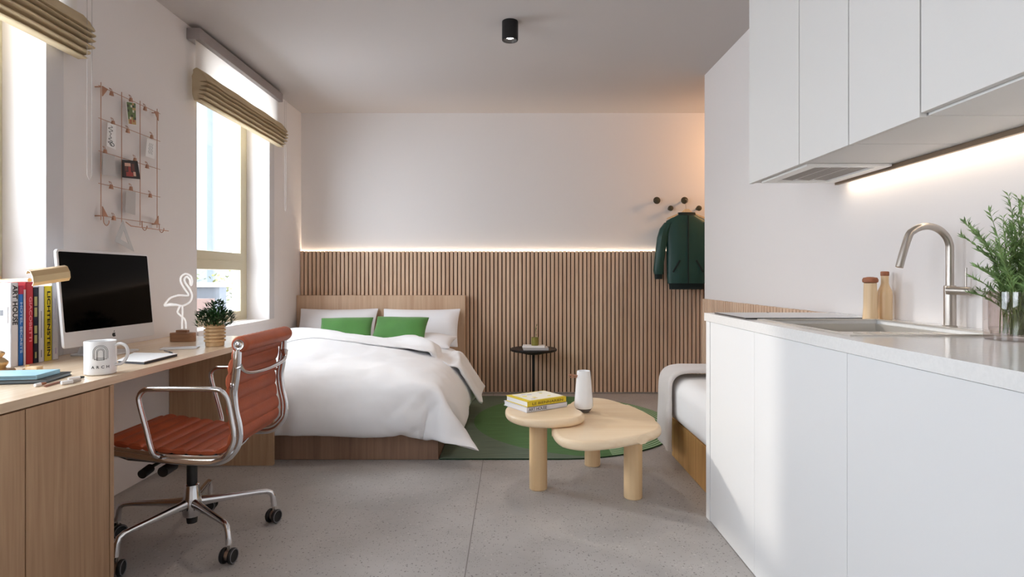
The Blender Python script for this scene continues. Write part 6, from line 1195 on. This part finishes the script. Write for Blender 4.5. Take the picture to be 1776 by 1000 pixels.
for k_, a in enumerate((33, -39, -111, 177, 105)):
    a = math.radians(a); d = Vector((math.cos(a), math.sin(a), 0)); s_ = Vector((-d.y, d.x, 0)); c = Vector((CXc, CYc, 0))
    b = MB()
    prof = [(.022, .160, .022, .022), (.07, .158, .017, .018), (.16, .154, .014, .014), (.26, .150, .0125, .0115), (.295, .147, .0125, .0115), (.314, .138, .0125, .012), (.322, .120, .0125, .0125), (.327, .085, .0135, .0135), (.3275, .074, .0135, .0135)]
    rings = []
    cs = [c + d * p[0] + Vector((0, 0, p[1])) for p in prof]
    for i, p in enumerate(prof):
        tg = (cs[min(i + 1, len(cs) - 1)] - cs[max(i - 1, 0)]).normalized(); u = s_.cross(tg)
        rings.append([cs[i] + s_ * p[2] * math.cos(q) * .9 + u * p[3] * math.sin(q) for q in [2 * PI * j / 14 for j in range(14)]])
    b.loft(rings); lg = b.build('leg', chrome_m, t)
    # castor
    random.seed(k_ + 40); ca = a + random.uniform(-.5, .5) if k_ not in (0, 1, 2) else math.radians((-20, -8, 10)[k_])
    f = Vector((math.cos(ca), math.sin(ca), 0)); g = Vector((-f.y, f.x, 0)); pc_ = c + d * RB + Vector((0, 0, .0305))
    cst = tag_ = None
    b = MB(); b.cyl(pc_ + Vector((0, 0, .02)), pc_ + Vector((0, 0, .05)), .0055, seg=12)
    hood = []
    for s in (-1, 1):
        hood.append([pc_ + f * s * .0075 + g * (.020 * math.cos(q)) + Vector((0, 0, .021 * math.sin(q) + .003)) for q in [2 * PI * j / 18 for j in range(18)]])
    b.loft(hood); cc = b.build('castor', nickel_m, t)
    for s in (-1, 1):
        Mw = Matrix.Translation(pc_ + f * s * .009) @ (f * s).to_track_quat('Z', 'Y').to_matrix().to_4x4()
        b = MB(); b.lathe([(0, 0), (.026, 0), (.0290, .002), (.0300, .006), (.0300, .012), (.0275, .015), (.0265, .0155), (.024, .013), (0, .012)], (0, 0, 0), 28, M=Mw); b.build('wheel', blackpl_m, cc)
        b = MB(); b.tube([Mw @ Vector((.0255 * math.cos(q), .0255 * math.sin(q), .0155)) for q in [2 * PI * j / 28 for j in range(28)]], .0016, 6, closed=True); b.build('wheel_trim', grey_m, cc)

# ================================================================ BED
t = thing('bed', (-1.235, 4.6, 0), 'double bed with an oak base and low oak headboard under the slats', 'bed')
b = MB(); b.box(LX + .003, 3.57, .002, -.448, 3.592, .20, .001); b.box(-.470, 3.592, .002, -.448, 5.50, .20, .001); b.box(LX + .003, 3.592, .14, -.470, 5.50, .198); b.build('bed_base', bedwood_m, t, smooth=0)
b = MB(); b.box(LX + .003, 5.505, .002, -.438, 5.592, .937, .0015); b.build('headboard', board_m, t)
b = MB(); n = 24; G = {}
for j in range(n + 1):
    for i in range(n + 1):
        u = i / n * 2 - 1; v = j / n * 2 - 1
        G[i, j] = b.bm.verts.new((-1.255 + u * .758, 4.57 + v * .93, .385 + .11 * ((1 - abs(u) ** 3.2) * (1 - max(0, -v) ** 3.5)) ** .7))
for j in range(n):
    for i in range(n): b.bm.faces.new((G[i, j], G[i + 1, j], G[i + 1, j + 1], G[i, j + 1]))
r = bmesh.ops.extrude_edge_only(b.bm, edges=[e for e in b.bm.edges if e.is_boundary])
for v in r['geom']:
    if isinstance(v, bmesh.types.BMVert): v.co.z = .20
b.build('mattress', sheet_m, t, smooth=60)
def unpack(s, nx, ny, sinking=False):                            # running differences in millimetres, one list per axis
    out = []
    for row in s:
        acc = 0; axis = []
        for d in row: acc += d; axis.append(acc / 1000 - 3)
        out.append(axis)
    res = [Vector(c) for c in zip(*out)]
    for c in res:
        if c.x > -.5 and c.z < .17: c.z = .17 - (.17 - c.z) * .5
        if sinking: c.z -= .012 * min(1, max(0, (-.75 - c.x) / .3))
    for c in res:                                     # the cloth stops short of the desk's end panel
        if c.x < -1.30 and c.y < 3.52:
            f = min(1, (-1.30 - c.x) / .08); c.y += (3.52 - c.y) * f
    return res
def cloth_mesh(name, s, nx, ny, m, parent=None, scale=None):
    co = unpack(s, nx, ny, parent is not None); bm = bmesh.new(); V = {}; it = iter(co)
    for l in (0, 1):
        for j in range(ny + 1):
            for i in range(nx + 1):
                if l == 1 and (i in (0, nx) or j in (0, ny)): V[l, i, j] = V[0, i, j]; continue
                V[l, i, j] = bm.verts.new(next(it))
    for j in range(ny):
        for i in range(nx):
            bm.faces.new((V[1, i, j], V[1, i + 1, j], V[1, i + 1, j + 1], V[1, i, j + 1])); bm.faces.new((V[0, i, j + 1], V[0, i + 1, j + 1], V[0, i + 1, j], V[0, i, j]))
    b = MB(); b.bm.free(); b.bm = bm
    o = b.build(name, m, parent, smooth=180, origin=(-1.1, 4.2, 0))
    md = o.modifiers.new('smooth', 'SUBSURF'); md.levels = 1; md.render_levels = 2
    tx = bpy.data.textures.new(name + '_wrinkles', 'CLOUDS'); tx.noise_scale = .22; tx.noise_depth = 2
    dm = o.modifiers.new('wrinkles', 'DISPLACE'); dm.texture = tx; dm.strength = .018; dm.mid_level = .5
    tx2 = bpy.data.textures.new(name + '_folds', 'CLOUDS'); tx2.noise_scale = .5; tx2.noise_depth = 0
    dm2 = o.modifiers.new('folds', 'DISPLACE'); dm2.texture = tx2; dm2.strength = .05; dm2.mid_level = .5
    return o
dv = cloth_mesh('duvet', DUVET_A, 46, 38, cotton_m)
tag(dv, 'thick white duvet spread over the bed and hanging past its foot', 'duvet')
cloth_mesh('folded_edge', DUVET_B, 46, 12, cotton_m, dv)
def cushion(name, w, h, th, M, m, label, cat, group, seed=0, flange=.0, n=22):
    b = MB(); V = {}
    for l in (0, 1):
        for j in range(n + 1):
            for i in range(n + 1):
                if l and (i in (0, n) or j in (0, n)): V[l, i, j] = V[0, i, j]; continue
                u = i / n * 2 - 1; v = j / n * 2 - 1
                x = u * w / 2 * (1 - .05 * (1 - v * v) * abs(u)); y = v * h / 2 * (1 - .07 * (1 - u * u) * abs(v))
                fu = min(1, (1 - abs(u)) / (1 - flange) if flange else 1 - abs(u)); fv = 1 - abs(v)
                if flange:
                    fu = max(0, (1 - abs(u) - flange) / (1 - flange)); fv = max(0, (1 - abs(v) - flange * 1.3) / (1 - flange * 1.3))
                t_ = th / 2 * (1 - (1 - fu) ** 2.6) ** .6 * (1 - (1 - fv) ** 2.6) ** .6 + .002
                nz = noise.noise(Vector((x * 5 + seed, y * 5, seed + l * 3))) * .016 * min(1, 3 * min(1 - abs(u), 1 - abs(v)) + .25)
                V[l, i, j] = b.bm.verts.new(M @ Vector((x, y, (t_ if l else -t_) + nz)))
    for j in range(n):
        for i in range(n):
            b.bm.faces.new((V[1, i, j], V[1, i + 1, j], V[1, i + 1, j + 1], V[1, i, j + 1])); b.bm.faces.new((V[0, i, j + 1], V[0, i + 1, j + 1], V[0, i + 1, j], V[0, i, j]))
    o = b.build(name, m, smooth=70); tag(o, label, cat, group)
    md = o.modifiers.new('smooth', 'SUBSURF'); md.levels = 1; md.render_levels = 1
    return o
def place(x, y, z, tilt, yaw=0, roll=0): return Matrix.Translation((x, y, z)) @ Matrix.Rotation(math.radians(yaw), 4, 'Z') @ Matrix.Rotation(math.radians(tilt), 4, 'X') @ Matrix.Rotation(math.radians(roll), 4, 'Z')
G_ = 'white pillows against the headboard'
cushion('pillow', .72, .38, .12, place(-1.60, 5.06, .555, 8, 3), pillow_m, 'lower white pillow lying flat on the window side of the bed', 'pillow', G_, 2)
cushion('pillow', .70, .38, .13, place(-.835, 5.05, .555, 8, -5), pillow_m, 'lower white pillow lying flat on the room side of the bed', 'pillow', G_, 5)
cushion('pillow', .745, .40, .14, place(-1.605, 5.385, .650, 60, 1), pillow_m, 'upper white pillow leaning on the headboard on the window side', 'pillow', G_, 8, .06)
cushion('pillow', .745, .40, .14, place(-.842, 5.385, .648, 60, -2), pillow_m, 'upper white pillow leaning on the headboard on the room side', 'pillow', G_, 12, .06)
G_ = 'green cushions in front of the pillows'
cushion('cushion', .46, .25, .10, place(-1.42, 5.03, .665, 50, 4, 1), green_m, 'green velvet cushion nearest the window, in front of the pillows', 'cushion', G_, 4)
cushion('cushion', .48, .27, .10, place(-.955, 5.02, .665, 50, -6, -1), green_m, 'green velvet cushion nearest the middle of the room, in front of the pillows', 'cushion', G_, 9)

# ================================================================ RUG
b = MB(); o_ = [(-.442, 3.57), (.29, 3.57)]
for i in range(1, 48):
    a = -PI / 2 + PI * i / 48; o_.append((.29 + .94 * math.cos(a), 4.51 + .94 * math.sin(a)))
o_ += [(.29, 5.45), (-.442, 5.45)]
b.prism(o_, .0005, .009, .0015)
for f in b.bm.faces:
    f.normal_update()
    if abs(f.normal.z) < .8: f.material_index = 1
rg = b.build('rug', [rug_m, rugedge_m], origin=(0, 0, 0), smooth=0)
tag(rg, 'green woven rug with a darker green circle and a rounded end beside the bed', 'rug')

# ================================================================ COFFEE TABLE
t = thing('coffee_table', (.38, 3.1, 0), 'pale ash coffee table with two overlapping pebble-shaped tops on round legs', 'table')
big = smoothline([(x, y, 0) for x, y in ((.195, 2.90), (.200, 2.76), (.235, 2.66), (.33, 2.615), (.46, 2.65), (.60, 2.73), (.70, 2.82), (.742, 2.93), (.735, 3.10), (.69, 3.30), (.62, 3.48), (.54, 3.575), (.44, 3.58), (.355, 3.48), (.31, 3.33), (.26, 3.15), (.215, 3.02))], 5, closed=True)
b = MB(); b.prism([(p.x, p.y) for p in big], .332, .377, .019, seg=5); b.build('large_top', ash_m, t, smooth=50)
sm = smoothline([(x, y, 0) for x, y in ((-.035, 3.10), (-.018, 2.97), (.045, 2.875), (.14, 2.835), (.25, 2.845), (.335, 2.90), (.368, 2.985), (.345, 3.10), (.27, 3.22), (.17, 3.31), (.07, 3.31), (-.005, 3.22))], 5, closed=True)
b = MB(); b.prism([(p.x, p.y) for p in sm], .378, .420, .018, seg=5); b.build('small_top', ash_m, t, smooth=50)
for x, y, z, r_ in ((.138, 3.09, .380, .047), (.610, 2.965, .336, .046), (.475, 3.475, .336, .046)):
    z0 = .0 if y < 3.3 else .0
    b = MB(); b.lathe([(0, z0), (r_ - .003, z0), (r_, z0 + .003), (r_, z)], (x, y, 0), 36); b.build('leg', ashv_m, t)
# books on the small top
def flat_book(name, c0, u, v, lx, ly, z0, z1, cm, label, parts):
    u = Vector((*u, 0)).normalized(); v = Vector((*v, 0)).normalized()
    M = Matrix(((u.x, v.x, 0, c0[0]), (u.y, v.y, 0, c0[1]), (0, 0, 1, 0), (0, 0, 0, 1)))
    t = thing(name, (c0[0], c0[1], z0), label, 'book', 'books on the coffee table')
    b = MB(); b.box(0, 0, z0, lx, ly, z0 + .003, .0008, M=M); b.box(0, 0, z1 - .003, lx, ly, z1, .0008, M=M); b.box(0, 0, z0, lx, .003, z1, .0008, M=M); b.build('cover', cm, t)
    b = MB(); b.box(.003, .003, z0 + .003, lx - .003, ly - .004, z1 - .003, M=M); b.build('pages', paper_m, t, smooth=0)
    return t, M, u, v
U_, V_ = (.218, .145), (-.145, .218)
t1, M1, u, v = flat_book('book', (.075, 2.985), U_, V_, .262, .215, .4205, .446, lilac, 'white book with ART HOUSE spine under the yellow one on the coffee table', None)
c0 = Vector((.075, 2.985, 0)); o = c0 + u * .070 + Vector((0, 0, .4333)) - v * .0006
lettering('ART HOUSE', .022, o, u, (0, 0, 1), mat('slate_print', S(96, 96, 110), .6), t1, width=.115, bold=.0004)
t2, M2, u, v = flat_book('book', (.079, 2.991), U_, V_, .252, .200, .4465, .475, yel, 'yellow spined picture book on top of the pile on the coffee table', None)
c0 = Vector((.079, 2.991, 0)); o = c0 + u * .13 + Vector((0, 0, .4605)) - v * .0006
lettering('LE BIENNARIEN', .018, o, u, (0, 0, 1), mat('olive_print', S(120, 104, 20), .6), t2, width=.20, bold=.0003)
b = MB(); random.seed(4); b.box(.03, .02, .475, .248, .19, .4756, mi=0, M=M2)
for i in range(9):
    x, y, r_ = random.uniform(.05, .22), random.uniform(.04, .17), random.uniform(.008, .018)
    b.lathe([(0, 0), (r_, 0), (r_, .0003), (0, .0003)], (x, y, .4757 + i * .00004), 12, mi=random.choice((1, 2, 3)), M=M2, sy=.7)
b.build('cover_picture', [mat('cover_white', S(238, 234, 220), .5), mat('cover_peach', S(232, 206, 160), .5), mat('cover_lilac', S(206, 206, 216), .5), mat('cover_yellow', S(240, 226, 90), .5)], t2, smooth=0)
# carafe
c = (.390, 3.20, .3775)
t = thing('carafe', c, 'white tapered carafe with a grey foot and copper stick handle on the coffee table', 'carafe')
b = MB(); b.lathe([(.046, .022), (.051, .034), (.050, .06), (.0365, .220), (.034, .223), (.032, .220), (.032, .21), (0, .205)], c, 40); b.build('body', ceram_m, t)
b = MB(); b.lathe([(0, 0), (.028, 0), (.031, .003), (.046, .0215), (0, .022)], c, 36); b.build('foot', mat('concrete_grey', S(112, 108, 106), .7), t)
b = MB(); b.tube([(c[0] - .03, c[1] - .01, c[2] + .196), (c[0] - .082, c[1] - .02, c[2] + .205)], [.0048, .0062], 12); b.tube([(c[0] - .03, c[1] - .01, c[2] + .190), (c[0] - .080, c[1] - .02, c[2] + .190)], .003, 8); b.build('handle', copper_m, t)

# ================================================================ SIDE TABLE BY THE SLATS
sx_, sy_ = .196, 5.36
t = thing('side_table', (sx_, sy_, 0), 'small black pedestal side table standing in front of the slats', 'side table')
b = MB(); b.lathe([(0, .003), (.205, .003), (.207, .006), (.205, .010), (.03, .014), (0, .014)], (sx_, sy_, .006 if sy_ < 5.45 else 0), 48); b.build('base', darkmetal_m, t)
b = MB(); b.cyl((sx_, sy_, .018), (sx_, sy_, .425), .0125, seg=18); b.build('pole', darkmetal_m, t)
b = MB(); b.lathe([(0, .408), (.07, .408), (.115, .420), (.125, .434), (.198, .436), (.212, .441), (.214, .452), (.208, .459), (.2, .456), (.11, .452), (0, .452)], (sx_, sy_, 0), 48); b.build('table_top', darkmetal_m, t)
slab('book', (sx_ + .015, sy_ - .05, 0), 2, .225, .16, .4565, .478, cardg_m, 'grey book lying flat, lower of the two on the black side table', 'book', .001, 'books on the side table')
slab('book', (sx_ + .0, sy_ - .03, 0), -4, .20, .14, .4785, .490, paper_m, 'thin white book lying on the grey one on the black side table', 'book', .001, 'books on the side table')
cpos = (sx_ + .012, sy_ - .03, .4905)
t = thing('cup_planter', cpos, 'little olive green cup with a twig on the side table books', 'planter')
b = MB(); b.lathe([(0, 0), (.030, 0), (.033, .004), (.034, .072), (.031, .072), (.030, .06), (0, .06)], cpos, 28); b.build('cup', mat('olive_glaze', S(128, 122, 56), .4), t)
b = MB(); random.seed(2); p0 = Vector(cpos) + Vector((.006, 0, .06)); b.tube(smoothline([p0, p0 + Vector((.003, 0, .04)), p0 + Vector((.0, 0, .085)), p0 + Vector((.010, 0, .125))], 4), .0018, 6, mi=1)
for i in range(14):
    q = random.random(); leafq(b, p0 + Vector((.004, 0, .02 + q * .1)), Vector((random.uniform(-1, 1), random.uniform(-.4, .4), .6)), Vector((0, 0, 1)), .024, .004)
b.build('twig', [mat('olive_leaf', S(96, 104, 62), .6), herbstem_m], t, smooth=0)

# ================================================================ COAT HOOKS, HANGER AND JACKET
def hook(px, py, r_, label):
    yw = BY; p = at(px, py, 5.575)
    t = thing('coat_hook', (p.x, yw, p.z), label, 'coat hook', 'round coat hooks on the far wall')
    Mh = Matrix.Translation((p.x, yw, p.z)) @ Matrix.Rotation(PI / 2, 4, 'X')
    b = MB(); b.lathe([(0, .05), (r_ * .5, .05), (r_ * .93, .056), (r_, .064), (r_ * .93, .073), (r_ * .5, .078), (0, .079)], (0, 0, 0), 28, M=Mh); b.build('knob', mat('moss_knob', S(62, 56, 38), .6), t)
    b = MB(); b.lathe([(0, .001), (.013, .001), (.009, .006), (.008, .05), (0, .05)], (0, 0, 0), 16, M=Mh); b.build('stem', mat('stem_knob', S(62, 56, 38), .6), t)
    return p
hook(1139, 347.5, .034, 'large round coat hook at the left end, with nothing on it')
hp_ = hook(1187, 347.5, .034, 'large round coat hook that carries the jacket hanger')
hook(1163, 361, .026, 'small round coat hook between the two large ones')
hook(1212, 361, .026, 'small round coat hook partly hidden beside the wall corner')
jx, jy = hp_.x, 5.500
t = thing('coat_hanger', (jx, 5.55, 1.72), 'pale wooden coat hanger inside the dark green jacket', 'hanger')
b = MB(); b.tube(smoothline([(jx, 5.555, hp_.z + .002 + .006), (jx + .02, 5.55, hp_.z + .0), (jx + .014, 5.545, hp_.z - .026), (jx, 5.535, hp_.z - .036), (jx, 5.52, 1.755), (jx, 5.51, 1.735)], 5), .0022, 8); b.build('wire_hook', nickel_m, t)
b = MB(); ol = [(-.19, 1.655), (-.17, 1.668), (-.05, 1.715), (-.02, 1.745), (.02, 1.745), (.05, 1.715), (.17, 1.668), (.19, 1.655), (.18, 1.650), (.05, 1.69), (0, 1.70), (-.05, 1.69), (-.18, 1.650)]
Mh = Matrix(((1, 0, 0, jx), (0, 0, 1, jy + .0), (0, 1, 0, 0), (0, 0, 0, 1))); b.prism(ol, -.006, .008, .002, M=Mh); b.build('hanger_bar', bottlewood_m, t)
t = thing('jacket', (jx, jy, .99), 'dark green bomber jacket hanging on the coat hooks', 'jacket')
def oval(cx, cy, cz, rx, ry, n=36, tilt=None, ripple=0, ph=0, e=2.4):
    out = []
    for i in range(n):
        a = 2 * PI * i / n; ca, sa = math.cos(a), math.sin(a)
        k_ = 1 + ripple * math.sin(a * 9 + ph + cz * 14)
        out.append(Vector((cx + rx * math.copysign(abs(ca) ** (2 / e), ca) * 1, cy + ry * k_ * math.copysign(abs(sa) ** (2 / e), sa), cz)))
    return out
tor = [(.994, .160, .036), (1.045, .163, .040), (1.05, .176, .050), (1.12, .184, .052), (1.25, .186, .052), (1.40, .188, .052), (1.52, .196, .052), (1.60, .200, .050), (1.635, .190, .046), (1.662, .140, .044), (1.680, .105, .042), (1.690, .088, .040)]
b = MB(); b.loft([oval(jx, jy + .01, z, rx, ry, ripple=.10 * (1 if 1.05 < z < 1.6 else .2), ph=z * 3) for z, rx, ry in tor[2:]]); b.build('body', jacket_m, t, smooth=60)
b = MB(); b.loft([oval(jx, jy + .01, z, rx, ry, 60, ripple=.05) for z, rx, ry in tor[:3]]); b.build('waistband', rib_m, t, smooth=60)
b = MB(); b.loft([oval(jx, jy + .008, z, rx, ry) for z, rx, ry in ((1.684, .088, .044), (1.70, .083, .040), (1.712, .080, .036), (1.712, .073, .030), (1.698, .073, .028))]); b.build('collar', rib_m, t, smooth=60)
for s in (-1, 1):
    sl = [(.168, 1.618, .040, .036), (.205, 1.56, .046, .042), (.226, 1.48, .048, .044), (.244, 1.36, .046, .044), (.258, 1.25, .045, .042), (.264, 1.17, .046, .040), (.262, 1.135, .041, .036)]
    b = MB(); b.loft([oval(jx + s * x, jy + .006, z, rx, ry, 20, ripple=.12, ph=x * 20) for x, z, rx, ry in sl]); b.build('sleeve', jacket_m, t, smooth=60)
    b = MB(); b.loft([oval(jx + s * x, jy + .006, z, rx, ry, 20, ripple=.06) for x, z, rx, ry in ((.263, 1.140, .037, .033), (.263, 1.095, .034, .030), (.263, 1.09, .032, .028))]); b.build('cuff', rib_m, t, smooth=60)
    b = MB(); yy = jy - .043
    b.tube([(jx + s * .075, yy - .003, 1.265), (jx + s * .140, yy + .003, 1.155)], .008, 8, flat=.35, up=(0, 1, 0)); b.build('pocket', rib_m, t)
b = MB(); b.box(jx - .005, jy - .0475, 1.05, jx + .005, jy - .040, 1.68, .001); b.build('zip', rib_m, t)

# ================================================================ SOFA BENCH
t = thing('sofa_bench', (1.24, 3.2, 0), 'white cushioned sofa bench on a knotty pine base behind the kitchen', 'sofa')
b = MB(); b.box(.995, 2.735, .002, 1.462, 3.66, .238, .002); b.build('pine_base', pine_m, t, smooth=0)
b = MB(); b.box(.950, 2.735, .240, 1.462, 3.675, .518, .085, seg=9); b.build('seat_cushion', sheet_m, t, smooth=60)
b = MB(); N_ = 30; pts = [(1.460, .548), (1.30, .550), (1.10, .550), (1.02, .549), (.966, .535), (.936, .500), (.928, .44), (.928, .36), (.926, .28), (.924, .20), (.924, .13), (.927, .108)]
base_ = smoothline([(x, 0, z) for x, z in pts], 5); rings = []
for i, p in enumerate(base_):
    q = i / (len(base_) - 1); y0 = 3.405 - .05 * max(0, q - .45); y1 = 3.69 + .01 * math.sin(q * 9)
    tg = (base_[min(i + 1, len(base_) - 1)] - base_[max(i - 1, 0)]).normalized(); n_ = Vector((tg.z, 0, -tg.x)); n_ = n_ if n_.z + -n_.x > 0 else -n_
    w1 = .006 * math.sin(q * 20)
    row = []
    for (yy, off) in ((.01, -.004), (-.01, .008), (.01, .022), (.12, .027 + w1), (.35, .020), (.6, .027 - w1), (.85, .022), (1, .014), (1, -.004), (.5, -.004)):
        row.append(Vector((p.x, y0 + (y1 - y0) * yy, p.z)) + n_ * (off + (.010 * math.sin(yy * 16) * max(0, q - .5))))
    rings.append(row)
b.loft(rings)
th_ = b.build('throw_blanket', throw_m, smooth=60); tag(th_, 'thick grey wool throw draped over the far end of the sofa bench', 'blanket')
md = th_.modifiers.new('smooth', 'SUBSURF'); md.levels = 1; md.render_levels = 2
